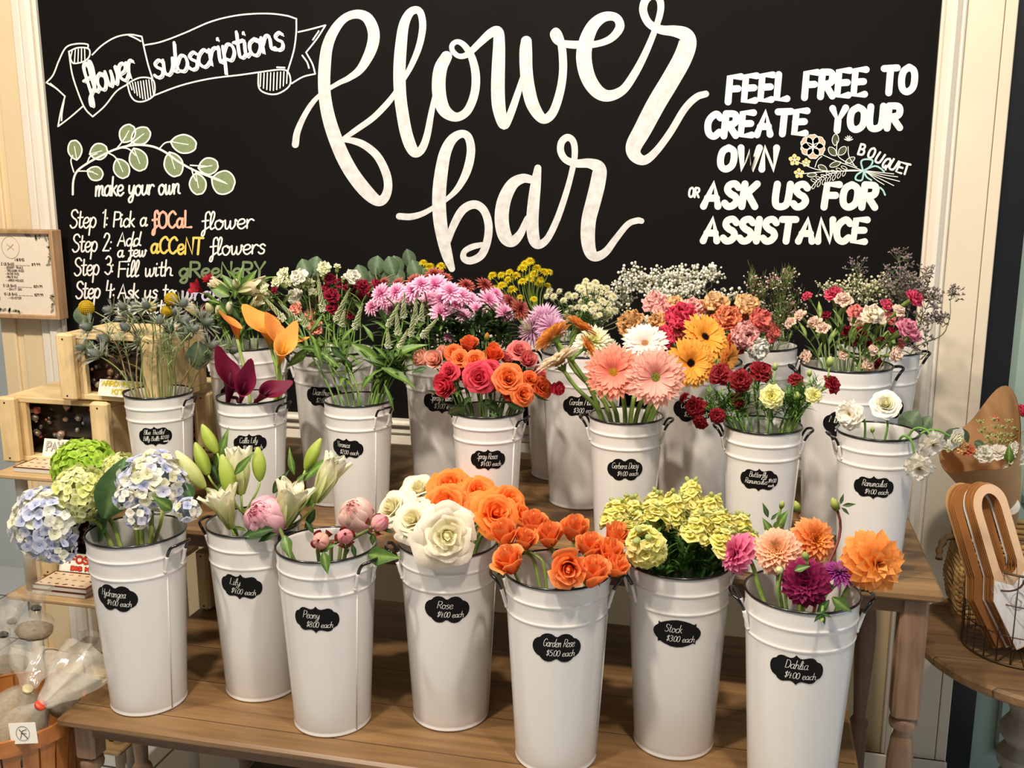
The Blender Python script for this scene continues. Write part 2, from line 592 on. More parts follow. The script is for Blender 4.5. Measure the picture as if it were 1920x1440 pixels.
mb = MB()
mb.box((-7.0, -2.5, -0.1), (2.6, 3.4, 0.0))
TILE, nt, b, out = principled('white_floor_tile')
tc = nt.nodes.new('ShaderNodeTexCoord')
br = nt.nodes.new('ShaderNodeTexBrick')
br.offset = 0
br.inputs['Scale'].default_value = 1.0
br.inputs['Brick Width'].default_value = 0.3
br.inputs['Row Height'].default_value = 0.3
br.inputs['Mortar Size'].default_value = 0.004
br.inputs['Color1'].default_value = (*hx('dcdfe0'), 1)
br.inputs['Color2'].default_value = (*hx('d2d6d8'), 1)
br.inputs['Mortar'].default_value = (*hx('3c3c3c'), 1)
nt.links.new(tc.outputs['Object'], br.inputs['Vector'])
nt.links.new(br.outputs['Color'], b.inputs['Base Color'])
b.inputs['Roughness'].default_value = 0.3
struct('floor', mb, TILE)

mb = MB()
mb.box((-2.16, BOARD_Y + 0.02, 0.0), (0.55, BOARD_Y + 0.14, 2.9))
struct('wall_back', mb, CREAM)

# left pier: cream field with a shallow step, then the white moulding that frames the board
mb = MB()
mb.box((-2.155, BOARD_Y - 0.015, 0.0), (-2.105, BOARD_Y + 0.02, 2.9), bev=0.004)
mb.box((-2.105, BOARD_Y - 0.003, 0.0), (-2.083, BOARD_Y + 0.02, 2.9))
mb.box((-2.083, BOARD_Y - 0.009, 0.0), (-2.018, BOARD_Y + 0.02, 2.9), bev=0.003)
struct('wall_left', mb, CREAM)
mb = MB()
mb.box((-2.014, BOARD_Y - 0.018, 0.0), (-1.985, BOARD_Y + 0.02, 2.9), bev=0.005)
mb.box((-1.985, BOARD_Y - 0.026, 0.0), (-1.950, BOARD_Y + 0.02, 2.9), bev=0.009)
mb.box((-1.950, BOARD_Y - 0.012, 0.0), (-1.938, BOARD_Y + 0.02, 2.9), bev=0.004)
struct('trim_1', mb, TRIMW, auto=30)
mb = MB()
mb.box((0.384, BOARD_Y - 0.012, 0.0), (0.392, BOARD_Y + 0.02, 2.9), bev=0.003)
mb.box((0.392, BOARD_Y - 0.030, 0.0), (0.424, BOARD_Y + 0.02, 2.9), bev=0.011)
mb.box((0.424, BOARD_Y - 0.018, 0.0), (0.436, BOARD_Y + 0.02, 2.9), bev=0.004)
struct('trim_2', mb, TRIMW, auto=30)
mb = MB()
mb.box((0.4375, BOARD_Y - 0.012, 0.0), (0.513, BOARD_Y + 0.02, 2.9), bev=0.002)
mb.box((0.5145, BOARD_Y - 0.012, 0.0), (0.540, BOARD_Y + 0.02, 2.9), bev=0.002)
struct('wall_right', mb, plain('pier_paint', 'd9ccb4', rough=0.4, noise=0.03, nscale=6))
mb = MB()
mb.box((0.30, BOARD_Y - 0.024, 0.0), (0.542, BOARD_Y - 0.0125, 0.10), bev=0.004)
struct('baseboard_right', mb, MATS['pier_paint'])
mb = MB()
mb.box((-2.157, BOARD_Y - 0.028, 0.0), (0.3, BOARD_Y + 0.02, 0.10), bev=0.004)
struct('baseboard_back', mb, CREAM)
mb = MB()
mb.box((-1.937, BOARD_Y - 0.034, 0.895), (0.383, BOARD_Y + 0.02, 0.912), bev=0.006)
mb.box((-1.937, BOARD_Y - 0.020, 0.870), (0.383, BOARD_Y + 0.02, 0.895), bev=0.006)
mb.box((-1.937, BOARD_Y - 0.012, 0.838), (0.383, BOARD_Y + 0.02, 0.870), bev=0.004)
struct('trim_3', mb, TRIMW, auto=30)

# the dark gap and the sage door beside the right pier
mb = MB()
mb.box((0.541, BOARD_Y + 0.0, 0.0), (0.600, BOARD_Y + 0.14, 2.9))
struct('trim_4', mb, DARK)
mb = MB()
mb.box((0.600, BOARD_Y + 0.03, 0.0), (1.45, BOARD_Y + 0.08, 2.9))
for z0, z1 in ((0.12, 0.62), (0.78, 1.62), (1.78, 2.7)):
    for a, bb in (((0.66, z0), (1.3, z0 + 0.03)), ((0.66, z1 - 0.03), (1.3, z1)), ((0.66, z0), (0.69, z1)), ((1.27, z0), (1.3, z1))):
        mb.box((a[0], BOARD_Y + 0.015, a[1]), (bb[0], BOARD_Y + 0.03, bb[1]), bev=0.006)
mb.box((0.652, BOARD_Y - 0.03, 1.70), (0.80, BOARD_Y + 0.03, 1.735), bev=0.008)
mb.box((0.662, BOARD_Y - 0.015, 1.60), (0.80, BOARD_Y + 0.03, 1.70), bev=0.008)
mb.box((0.656, BOARD_Y - 0.02, 1.575), (0.80, BOARD_Y + 0.03, 1.60), bev=0.008)
struct('door_1', mb, SAGE, auto=30)

# pale painted partition seen past the left pier
mb = MB()
mb.box((-7.0, BOARD_Y + 0.75, 0.0), (-2.16, BOARD_Y + 0.85, 2.9))
struct('wall_far', mb, plain('pale_grey_paint', 'c6cfce', rough=0.5, noise=0.05, nscale=5))

# ------------------------------------------------------------------ the chalkboard
BLACKBOARD, nt, b, out = principled('chalkboard_paint')
nz = nt.nodes.new('ShaderNodeTexNoise'); nz.inputs['Scale'].default_value = 2.2; nz.inputs['Detail'].default_value = 6
tc = nt.nodes.new('ShaderNodeTexCoord'); nt.links.new(tc.outputs['Object'], nz.inputs['Vector'])
rp = nt.nodes.new('ShaderNodeValToRGB')
rp.color_ramp.elements[0].position = 0.35; rp.color_ramp.elements[0].color = (*hx('070605'), 1)
rp.color_ramp.elements[1].position = 0.75; rp.color_ramp.elements[1].color = (*hx('0d0c0a'), 1)
nt.links.new(nz.outputs['Fac'], rp.inputs['Fac']); nt.links.new(rp.outputs['Color'], b.inputs['Base Color'])
b.inputs['Roughness'].default_value = 0.72
b.inputs['Specular IOR Level'].default_value = 0.12

board = thing('chalkboard', 'big black hand-lettered chalkboard on the wall behind the flower buckets', 'chalkboard', (-0.78, BOARD_Y, 0.912))


def child(mb, name, mat, parent, smooth=True, auto=None):
    """Builds in world coordinates, then hangs the part under its thing without moving it."""
    o = mb.build(name, mat, None, smooth, auto)
    o.parent = parent
    o.matrix_parent_inverse = Matrix.Identity(4)
    L = parent.location
    o.location = (0, 0, 0)
    if parent.rotation_euler.z == 0 and parent.parent is None:
        o.data.transform(Matrix.Translation(-L))
    else:
        o.data.transform(world_of(parent).inverted())
    return o


def world_of(o):
    M = Matrix.LocRotScale(o.location, o.rotation_euler, o.scale)
    return world_of(o.parent) @ M if o.parent else M


mb = MB()
mb.box((-1.9375, BOARD_Y, 0.912), (0.3835, BOARD_Y + 0.018, 2.6))
child(mb, 'panel', BLACKBOARD, board, smooth=False)


def onboard(x, y, h):
    p = at_y(x, y, BOARD_Y)
    return (p.x, BOARD_Y - h, p.z)


def zoomed(x0, y0, s):
    return lambda x, y, h: onboard(x0 + x / s, y0 + y / s, h)


PAINT = lambda n, c: plain('paint_' + n, c, rough=0.75, noise=0.12, nscale=120)
# -- the large script, drawn as centre lines with the brush's width
Z2 = zoomed(500, 0, 2.2588)
SCRIPT = [
 [(122,612,30),(130,560,28),(155,500,24),(190,442,22),(232,398,18),(300,355,20),(350,330,26),(400,290,36),(443,210,48),(454,140,50),(430,80,46),(385,60,38),(330,78,35),(285,132,42),(257,200,48),(246,290,52),(245,380,52),(257,470,55),(282,560,58),(322,660,60),(367,740,60),(422,810,58),(470,850,46),(500,838,40),(515,790,36),(505,730,36),(470,662,34),(420,618,32),(370,597,28),(322,592,18)],
 [(316,595,18),(380,550,24),(450,500,26),(510,440,26),(548,390,22),(578,340,20),(612,280,24),(645,200,28),(661,120,30),(655,62,30),(635,42,32),(605,57,36),(581,110,44),(569,200,50),(563,300,52),(566,400,52),(576,480,52),(591,560,52),(611,620,50),(632,648,40),(660,628,34),(681,570,30),(696,490,26),(712,410,20)],
 [(762,240,48),(737,290,56),(729,360,58),(737,430,58),(760,475,52),(805,496,38),(850,470,36),(880,400,36),(886,320,36),(870,245,32),(840,195,26),(810,177,22),(787,190,22),(788,215,22),(815,238,22),(852,230,26),(900,185,30),(948,142,38),(980,134,44),(985,185,50),(982,280,56),(980,380,58),(985,460,56),(1004,528,42),(1026,500,34),(1056,420,30),(1086,325,22)],
 [(1100,175,46),(1098,220,54),(1100,300,54),(1110,380,56),(1130,450,54),(1170,503,42),(1210,480,38),(1240,400,36),(1255,310,34),(1253,220,34),(1240,152,30),(1225,128,22),(1211,146,22),(1228,176,24),(1270,187,32),(1330,190,34),(1400,186,28),(1460,162,32),(1496,115,38),(1480,75,36),(1430,72,42),(1382,110,52),(1352,180,62),(1344,250,66),(1362,330,64),(1402,388,58),(1450,406,48),(1510,380,38),(1560,310,34),(1602,230,30),(1640,140,26),(1666,60,28),(1668,10,30),(1650,-14,28),(1622,-14,32),(1600,12,34),(1596,52,34),(1620,100,34),(1670,126,38),(1728,132,48),(1772,147,62),(1783,182,76),(1760,250,80),(1710,340,80),(1650,440,80),(1592,550,76),(1555,620,68),(1563,662,54),(1602,678,40),(1650,640,32),(1710,560,30),(1770,462,30),(1820,412,30),(1860,398,28)],
 [(562,916,28),(610,918,28),(660,905,24),(712,876,20),(770,838,20),(815,790,28),(850,720,36),(866,640,36),(855,582,34),(825,567,34),(785,592,42),(756,650,50),(739,740,56),(731,830,58),(734,920,58),(746,1000,54),(765,1080,46),(785,1138,28)],
 [(762,1042,24),(790,960,32),(830,890,36),(880,866,36),(920,890,34),(940,950,34),(935,1020,34),(910,1080,34),(865,1104,32),(836,1094,28),(838,1066,24),(870,1046,26),(912,1036,22)],
 [(1128,762,32),(1085,756,40),(1040,782,50),(1006,850,58),(996,930,60),(1010,1000,58),(1040,1022,48),(1075,990,34),(1104,925,24)],
 [(1149,712,30),(1140,780,44),(1131,860,50),(1126,940,52),(1132,1010,50),(1152,1036,38),(1190,1010,30),(1230,930,28),(1265,830,26),(1290,740,24),(1305,660,26),(1300,602,28),(1275,582,30),(1250,602,30),(1246,640,30),(1266,675,30),(1310,692,34),(1368,692,42),(1408,713,58),(1404,770,64),(1385,850,64),(1365,930,62),(1361,1010,60),(1372,1068,52),(1397,1086,42),(1437,1066,34),(1480,1010,28),(1530,950,26),(1570,934,26),(1588,936,24)],
]
TITLE = plain('title_paint', 'cbc9c6', rough=0.6, noise=0.16, nscale=55)
mb = MB()
for k, s in enumerate(SCRIPT):
    P = spline(s, 7)
    brush(mb, P, [p[2] for p in P], Z2, 0.0008 + 0.0001 * k, caps=8)
child(mb, 'title_lettering', TITLE, board)

# -- capitals on the right
Z3 = zoomed(1220, 60, 2.743)
mb = MB()
for t, p0, p1, h, pen in (('FEEL FREE TO', (398, 360), (1352, 306), 126, 36), ('CREATE', (288, 538), (795, 520), 114, 36), ('YOUR', (925, 508), (1278, 492), 114, 36),
                          ('OWN', (352, 705), (632, 706), 110, 36), ('ASK US FOR', (272, 896), (1150, 902), 116, 37), ('ASSISTANCE', (270, 1074), (1100, 1078), 112, 36)):
    write(mb, t, p0, p1, h, pen, Z3, slant=0.14, gap=26, lift=0.0008)
write(mb, 'OR', (195, 848), (246, 850), 48, 11, Z3, slant=0.1, gap=22)
for ch, x, y, a in (('B', 1066, 628, 12), ('O', 1112, 642, 20), ('U', 1150, 664, 28), ('Q', 1186, 690, 30), ('U', 1222, 700, 26), ('E', 1262, 718, 18), ('T', 1292, 728, 12)):
    c, s = math.cos(R(a)), math.sin(R(a))
    write(mb, ch, (x, y), (x + 28 * c, y + 28 * s), 54, 11, Z3, slant=0.1)
child(mb, 'invitation_lettering', CHALK, board)

# -- the painted bouquet among the capitals
parts = {n: MB() for n in ('coral', 'yellow', 'green', 'teal', 'white')}


def blob(mb, pts, to3d, h):
    P = spline(list(pts) + [pts[0]], 5)
    cx = sum(p[0] for p in P) / len(P); cy = sum(p[1] for p in P) / len(P)
    mb.add([to3d(cx, cy, h)] + [to3d(p[0], p[1], h) for p in P], [(0, i, i + 1) for i in range(1, len(P))])
    return P


def leaf2d(cx, cy, ln, wd, deg, notch=0.0):
    c, s = math.cos(R(deg)), -math.sin(R(deg))
    q = [(-.5, 0), (-.33, .30), (-.05, .49), (.25, .42), (.45, .2), (.5 - notch, 0.0), (.45, -.2), (.25, -.42), (-.05, -.49), (-.33, -.30)]
    return [(cx + ln * a * c - wd * b_ * s * -1, cy + ln * a * s - wd * b_ * c) for a, b_ in q]


for deg, r in ((150, 48), (95, 42), (35, 46), (-25, 40), (-90, 40), (200, 44)):
    cx, cy = 836 + r * 0.72 * math.cos(R(deg)), 590 - r * 0.72 * math.sin(R(deg))
    P = blob(parts['coral'], leaf2d(cx, cy, 70, 66, deg, 0.06), Z3, 0.0005)
    brush(parts['white'], P, 4, Z3, 0.0007)
for x, y, r in ((740, 658, 30), (800, 672, 22), (763, 727, 26)):
    for k in range(5):
        a = k * 72 + 20
        blob(parts['yellow'], leaf2d(x + r * .55 * math.cos(R(a)), y - r * .55 * math.sin(R(a)), r, r * .8, a), Z3, 0.0005)
    brush(parts['white'], [(x - 3, y), (x + 3, y + 1)], 8, Z3, 0.0008)
for x, y, ln, wd, a in ((950, 555, 60, 34, 85), (935, 615, 55, 34, 130), (985, 612, 55, 34, 50), (885, 700, 52, 28, 150), (950, 680, 62, 26, 200), (830, 735, 50, 22, 185), (1025, 660, 56, 26, 30)):
    P = blob(parts['green'], leaf2d(x, y, ln, wd, a), Z3, 0.0005)
    brush(parts['white'], P, 3.5, Z3, 0.0007)
for k in range(7):
    for sgn in (1, -1):
        P = leaf2d(995 - 26 * k, 712 + 11 * k + sgn * 14, 34, 14, 200 + sgn * 45)
        brush(parts['white'], P + [P[0]], 3, Z3, 0.0007)
for s in ([(880, 630), (960, 665), (1090, 712)], [(958, 560), (965, 640), (1060, 695)], [(1015, 590), (1020, 640), (1050, 690)], [(760, 670), (880, 712), (1090, 714)], [(770, 730), (900, 718), (1090, 714)], [(825, 800), (880, 745), (1000, 712), (1090, 712)],
          [(1090, 712), (1180, 722), (1250, 730)], [(1090, 714), (1190, 745), (1280, 768)], [(1090, 714), (1180, 755), (1250, 790)], [(1090, 712), (1200, 735), (1270, 745)], [(1100, 712), (1160, 760), (1200, 785)], [(880, 640), (858, 660), (845, 695)]):
    brush(parts['white'], spline(s, 5), 4, Z3, 0.0006)
for a in range(6):
    brush(parts['white'], [(1018, 560), (1018 + 22 * math.cos(R(20 + a * 28)), 560 - 26 * math.sin(R(20 + a * 28)))], 5, Z3, 0.0006)
for s in ([(1092, 712), (1082, 670), (1100, 655), (1140, 660), (1130, 690), (1095, 714)], [(1092, 714), (1060, 735), (1055, 758), (1085, 762), (1096, 722)], [(1096, 714), (1110, 745), (1135, 762)], [(1095, 712), (1150, 690), (1180, 700), (1200, 718)], [(1180, 800), (1195, 815), (1205, 838)]):
    brush(parts['teal'], spline(s, 6), 9, Z3, 0.0009)
for n, c in (('coral', 'eba98e'), ('yellow', 'd9c98a'), ('green', '3f4a2c'), ('teal', '9fc9c4'), ('white', 'e8e6dc')):
    o = child(parts[n], 'bouquet_drawing', PAINT(n, c), board)
    o['label'] = n + ' paint of the small bouquet drawing'

# -- left side: banner, branch, steps
Z1 = zoomed(0, 0, 2.743)
mb = MB()
BAN = [[(355,265),(372,380),(408,490),(440,560),(478,600)], [(478,600),(540,545),(600,470),(660,432)], [(475,282),(530,230),(600,190),(670,178),(730,188)], [(730,188),(745,260),(765,340),(785,402)],
 [(355,265),(400,246),(455,250),(462,285),(440,312),(400,325),(372,320),(355,265)], [(452,250),(450,228),(390,226),(340,245),(305,310),(275,385),(240,425)], [(660,180),(700,198),(725,212)],
 [(745,232),(830,215),(950,170),(1090,110),(1230,78),(1370,70),(1470,80),(1525,97)], [(1525,97),(1524,170),(1512,260),(1482,362)], [(790,492),(930,440),(1080,405),(1240,385),(1330,372)],
 [(655,430),(672,490),(700,520),(745,520),(790,492),(797,440),(780,405),(720,400),(655,430)], [(1330,372),(1332,450),(1370,480),(1430,482),(1490,440),(1488,380),(1450,358),(1330,372)], [(1535,165),(1600,150),(1675,130)], [(1675,130),(1630,200),(1575,270)], [(1575,270),(1608,330),(1622,380)], [(1622,380),(1560,395),(1500,430)],
 [(240,425),(290,455),(335,495)], [(335,495),(315,570),(300,650)], [(300,650),(360,605),(430,545)], [(330,520),(320,580),(318,620)], [(260,430),(300,462)], [(1555,285),(1580,320),(1590,350)], [(1640,160),(1610,205)], [(1425,346),(1465,348)]]
for s in BAN:
    brush(mb, spline(s, 6), 8, Z1, 0.0007)
for x0, y0, x1, y1, n in ((372, 262, 362, 308, 1), (388, 256, 384, 320, 1), (404, 254, 402, 322, 1), (420, 252, 420, 318, 1), (436, 252, 438, 312, 1)):
    brush(mb, [(x0, y0), (x1, y1)], 6, Z1, 0.0007)
for k in range(9):
    x = 668 + k * 14
    brush(mb, [(x, 428 - k * 2.5), (x + 12, 470 + 30 * math.sin(k / 8 * PI) + 4 * k - 8)], 6, Z1, 0.0007)
    x = 1342 + k * 17
    brush(mb, [(x, 378 - k * 1.2), (x - 3, 445 + 28 * math.sin(k / 8 * PI) - 2 * k)], 6, Z1, 0.0007)
for dx, pen in ((0, 15), (9, 5)):
    write(mb, 'flower', (452 + dx, 490 + dx), (700 + dx, 385 + dx), 150, pen, Z1, slant=0.12, gap=4, lift=0.0008)
    write(mb, 'subscriptions', (800 + dx, 398 + dx), (1462 + dx, 246 + dx), 150, pen, Z1, slant=0.08, gap=4, lift=0.0008)
child(mb, 'banner_lettering', CHALK, board)

mb = MB()
for s, w in (([(375,1000),(378,930),(398,880),(450,840),(520,802),(600,766),(690,746),(780,752),(850,782),(920,832),(1000,876),(1090,912)], 11), ([(380,885),(366,830),(375,800)], 7), ([(450,835),(465,805),(500,790)], 7), ([(405,880),(440,880),(480,885)], 7),
             ([(555,785),(590,805),(615,840)], 7), ([(600,765),(625,735),(650,700)], 7), ([(640,755),(680,735),(720,705)], 7), ([(610,760),(660,765),(700,800)], 7), ([(820,765),(850,735),(890,728)], 7), ([(980,850),(1010,852),(1060,855)], 7), ([(985,865),(995,900),(1010,930)], 7), ([(1080,905),(1120,920),(1160,940)], 7)):
    brush(mb, spline(s, 6), w, Z1, 0.0006)
for x, y, ln, wd, a in ((387,772,104,72,100), (508,780,95,84,15), (490,892,85,72,-25), (625,866,108,80,-65), (655,688,102,82,60), (724,700,112,86,35), (712,820,124,92,-68), (893,845,132,96,-72), (945,740,136,96,-10), (1072,855,104,86,10), (1148,938,124,124,-20), (1018,946,112,86,-80)):
    mg = MB()
    P = blob(mg, leaf2d(x, y, ln, wd, a, 0.03), Z1, 0.0005)
    child(mg, 'painted_leaf', PAINT('sage', '7c8c62'), board)
    brush(mb, P, 8, Z1, 0.0007)
    c, s = math.cos(R(a)), -math.sin(R(a))
    brush(mb, [(x - ln * .48 * c, y - ln * .48 * s), (x + ln * .18 * c, y + ln * .18 * s)], 5, Z1, 0.0007)
write(mb, 'make your own', (492, 1008), (925, 996), 92, 10, Z1, slant=0.1, gap=6)
child(mb, 'branch_drawing', CHALK, board)

mb = MB()
STEPS = [('Step 1:', (362, 1172), (552, 1168), 92, 8.5), ('Pick', (585, 1166), (690, 1166), 76, 8.5), ('a', (722, 1162), (755, 1162), 76, 8.5), ('flower', (1038, 1180), (1300, 1172), 84, 8.5),
         ('Step 2:', (374, 1296), (572, 1290), 90, 8.5), ('Add', (605, 1264), (722, 1264), 68, 8.5), ('a few', (606, 1322), (750, 1318), 60, 8.5), ('flowers', (1080, 1312), (1362, 1302), 84, 8.5),
         ('Step 3:', (384, 1418), (582, 1408), 90, 8.5), ('Fill with', (610, 1424), (885, 1418), 78, 8.5)]
for t, p0, p1, h, pen in STEPS:
    if t.startswith('Step') and mb.v:
        child(mb, 'step_lettering', CHALK, board)
        mb = MB()
    write(mb, t, p0, p1, h, pen, Z1, slant=0.1, gap=8, lift=0.0007)
child(mb, 'step_lettering', CHALK, board)
mb = MB()
Z4 = zoomed(0, 400, 3.43)
for t, p0, p1, h, pen in (('Step 4:', (490, 548), (735, 540), 108, 11.5), ('Ask us to', (760, 545), (1125, 540), 88, 11), ('up at', (760, 650), (1060, 640), 88, 11)):
    write(mb, t, p0, p1, h, pen, Z4, slant=0.1, gap=8, lift=0.0007)
child(mb, 'step_lettering', CHALK, board)
for n, t, p0, p1, h, pen, Z, c in (('coral', 'fOCaL', (785, 1174), (985, 1168), 84, 12, Z1, 'f0b096'), ('yellow', 'aCCeNT', (778, 1300), (1040, 1308), 84, 12, Z1, 'e3c75e'),
                                   ('sage', 'gReeNeRY', (925, 1424), (1360, 1424), 76, 13, Z1, '6f7f57'), ('lilac', 'wrap', (1172, 552), (1420, 560), 96, 14, Z4, 'c9bcd6')):
    m2 = MB()
    write(m2, t, p0, p1, h, pen, Z, slant=0.05, gap=12, lift=0.0008)
    o = child(m2, 'step_word', PAINT('word_' + n, c), board)
    o['label'] = n + ' painted word in the steps'

# ------------------------------------------------------------------ the two tables
OAKTOP = wood('stained_table_top', '6f5233', 'a98457', axis=0, scale=1.0, rough=0.42, plank=0.131, streak=22)
OAKLEG = wood('stained_leg', '6a4f3a', 'a3846a', axis=2, scale=1.4, rough=0.5)
OAKAPRON = wood('stained_apron', '583a22', '80603c', axis=0, scale=1.4, rough=0.5)


def turned_leg(mb, x, y, h, s, block, flip=1):
    """Square block under the apron, ring, long vase, ring, square foot."""
    z = h - block
    mb.box((x - s, y - s, z), (x + s, y + s, h), bev=0.006)
    r = s
    prof = [(r * .80, z), (r * 1.0, z - .004), (r * 1.06, z - .012), (r * .98, z - .020), (r * .66, z - .024), (r * .64, z - .034), (r * .80, z - .045), (r * .98, z - .085),
            (r * 1.0, z - .14), (r * .9, z - .20), (r * .72, z - .27), (r * .60, z - .32), (r * .62, z - .325), (r * .9, z - .335), (r * .95, z - .345), (r * .8, z - .355),
            (r * .86, z - .37), (r * .8, max(.03, z - .5)), (r * .55, 0.0)]
    prof = [(a, max(0.0, b_)) for a, b_ in prof]
    q = []
    for a, b_ in prof:
        if not q or q[-1][1] - b_ > 1e-5:
            q.append((a, b_))
    mb.lathe(list(reversed(q)), 20, Matrix.Translation((x, y, 0)))


def table(name, label, x0, x1, y0, y1, z, th, inset, apron, s, block):
    t = thing(name, label, 'table', ((x0 + x1) / 2, (y0 + y1) / 2, 0))
    mb = MB()
    mb.box((x0, y0, z - th), (x1, y1, z), bev=0.005)
    o = child(mb, 'tabletop', OAKTOP, t, auto=35)
    mb = MB()
    i = inset
    za, zb = z - th - apron, z - th
    for a, b_ in (((x0 + i, y0 + i), (x1 - i, y0 + i + .02)), ((x0 + i, y1 - i - .02), (x1 - i, y1 - i)), ((x0 + i, y0 + i), (x0 + i + .02, y1 - i)), ((x1 - i - .02, y0 + i), (x1 - i, y1 - i))):
        mb.box((a[0], a[1], za), (b_[0], b_[1], zb))
    child(mb, 'apron', OAKAPRON, t, smooth=False)
    for lx in (x0 + i + s - .004, x1 - i - s + .004):
        for ly in (y0 + i + s - .004, y1 - i - s + .004):
            mb = MB()
            turned_leg(mb, lx, ly, z - th, s, block)
            child(mb, 'leg', OAKLEG, t, auto=40)
    return t


UT, LT = 0.859, 0.59
table('display_table', 'taller stained wooden table carrying the two back tiers of buckets', -1.31, 0.345, 1.712, 2.37, UT, 0.018, 0.022, 0.030, 0.0235, 0.235)
table('bench_table', 'low stained wooden table in front with the seven large buckets', -1.195, 0.213, 1.413, 2.045, LT, 0.018, 0.022, 0.026, 0.021, 0.075)
# ------------------------------------------------------------------ the buckets
SIZES = {'large': (0.087, 0.068, 0.334), 'small': (0.068, 0.053, 0.262)}
BUCKETS = {}


def plaque(kind):
    q = {'point': [(0, 1.0), (.05, .90), (.12, .80), (.22, .76), (.34, .80), (.48, .86), (.60, .84), (.70, .74), (.74, .62), (.80, .56), (.90, .48), (.97, .30), (1.0, .10), (1.0, 0)],
         'cloud': [(0, .78), (.06, .80), (.10, .86), (.20, .96), (.34, 1.0), (.48, .96), (.60, .84), (.68, .68), (.80, .60), (.91, .44), (.98, .22), (1.0, 0)],
         'horn': [(0, .98), (.25, .93), (.5, .80), (.68, .66), (.78, .74), (.78, .52), (.90, .36), (.98, .16), (1.0, 0)]}[kind]
    return q + [(x, -y) for x, y in reversed(q[:-1])] + [(-x, -y) for x, y in q[1:]] + [(-x, y) for x, y in reversed(q[1:-1])]


def bucket_proto(size):
    Rt, Rb, H = SIZES[size]
    root = empty('flower_bucket')

    def rad(z):
        return Rb + (Rt - Rb) * z / H
    prof = [(Rb * .97, 0.0), (Rb * 1.015, .0015), (Rb * 1.02, .004), (Rb * 1.0, .006)]
    ridges = (H * .808, H * .905)
    zs = [H * .03 + H * .95 * k / 40 for k in range(41)]
    for rz in ridges:
        zs += [rz + d for d in (-.0045, -.003, -.0015, 0, .0015, .003, .0045)]
    zs = sorted(set(round(z, 5) for z in zs))
    for z in zs:
        r = rad(z)
        for rz in ridges:
            d = (z - rz) / .0026
            r += .0017 * math.exp(-d * d)
        prof.append((r, z))
    prof.append((rad(H), H - .0008))
    prof += [(rad(H) - .0012, H), (rad(H) - .0022, H - .001)]
    for z in reversed(zs[::3]):
        prof.append((rad(z) - .0022, z))
    prof += [(Rb * .95, .006), (1e-5, .006)]
    mb = MB()
    mb.lathe(prof, 56, caps=True)
    mb.build('body', ENAMEL, root)
    mb = MB()
    # folded side seam
    pts = [(rad(z) + .0004, 0, z) for z in (H * .012, H * .4, H * .79)]
    M = Matrix.Rotation(R(-7), 4, 'Z')
    mb.tube(pts, .0011, 6, M)
    mb.build('seam', ENAMEL, root)
    mb = MB()
    n = 56
    mb.tube([(Rt * math.cos(2 * PI * k / n), Rt * math.sin(2 * PI * k / n), H) for k in range(n + 1)], .0021, 8, caps=False)
    mb.build('rim', BLACK_ENAMEL, root)
    for a0 in (5, 178):
        k = Rt / .087
        a0 = R(a0)
        da = .26

        def pt(da_, r, z):
            return (r * math.cos(a0 + da_), r * math.sin(a0 + da_), z)
        zt, zl = H - .010 * k, H - .058 * k
        out_ = rad(H) + .021 * k
        A = [pt(-da, rad(zl) + .001, zl), pt(-da, rad(zl) + .004, zl + .010 * k), pt(-da * .98, rad(zt) + .007 * k, zt - .018 * k), pt(-da * .9, out_ - .006 * k, zt - .002 * k), pt(-da * .5, out_ + .001, zt + .003 * k), pt(0, out_ + .002, zt + .004 * k)]
        loop = A + [(p[0], p[1], p[2]) for p in []]
        B = []
        for p in reversed(A[:-1]):
            x, y = p[0], p[1]
            c, s = math.cos(2 * a0), math.sin(2 * a0)
            B.append((c * x + s * y, s * x - c * y, p[2]))
        P = spline(A + B, 5)
        m = len(P)
        hb = MB()
        q = int(m * .20)
        hb.tube(P[q:m - q], .0030 * k, 8)
        h = hb.build('handle', BLACK_ENAMEL, root)
        for seg in (P[:q + 1], P[m - q - 1:]):
            lb = MB()
            lb.tube(seg, .0032 * k, 8)
            lb.ball(seg[0] if seg[0][2] < seg[-1][2] else seg[-1], .004 * k)
            lb.build('handle_ferrule', ENAMEL, h)
    return root


_protos = {}


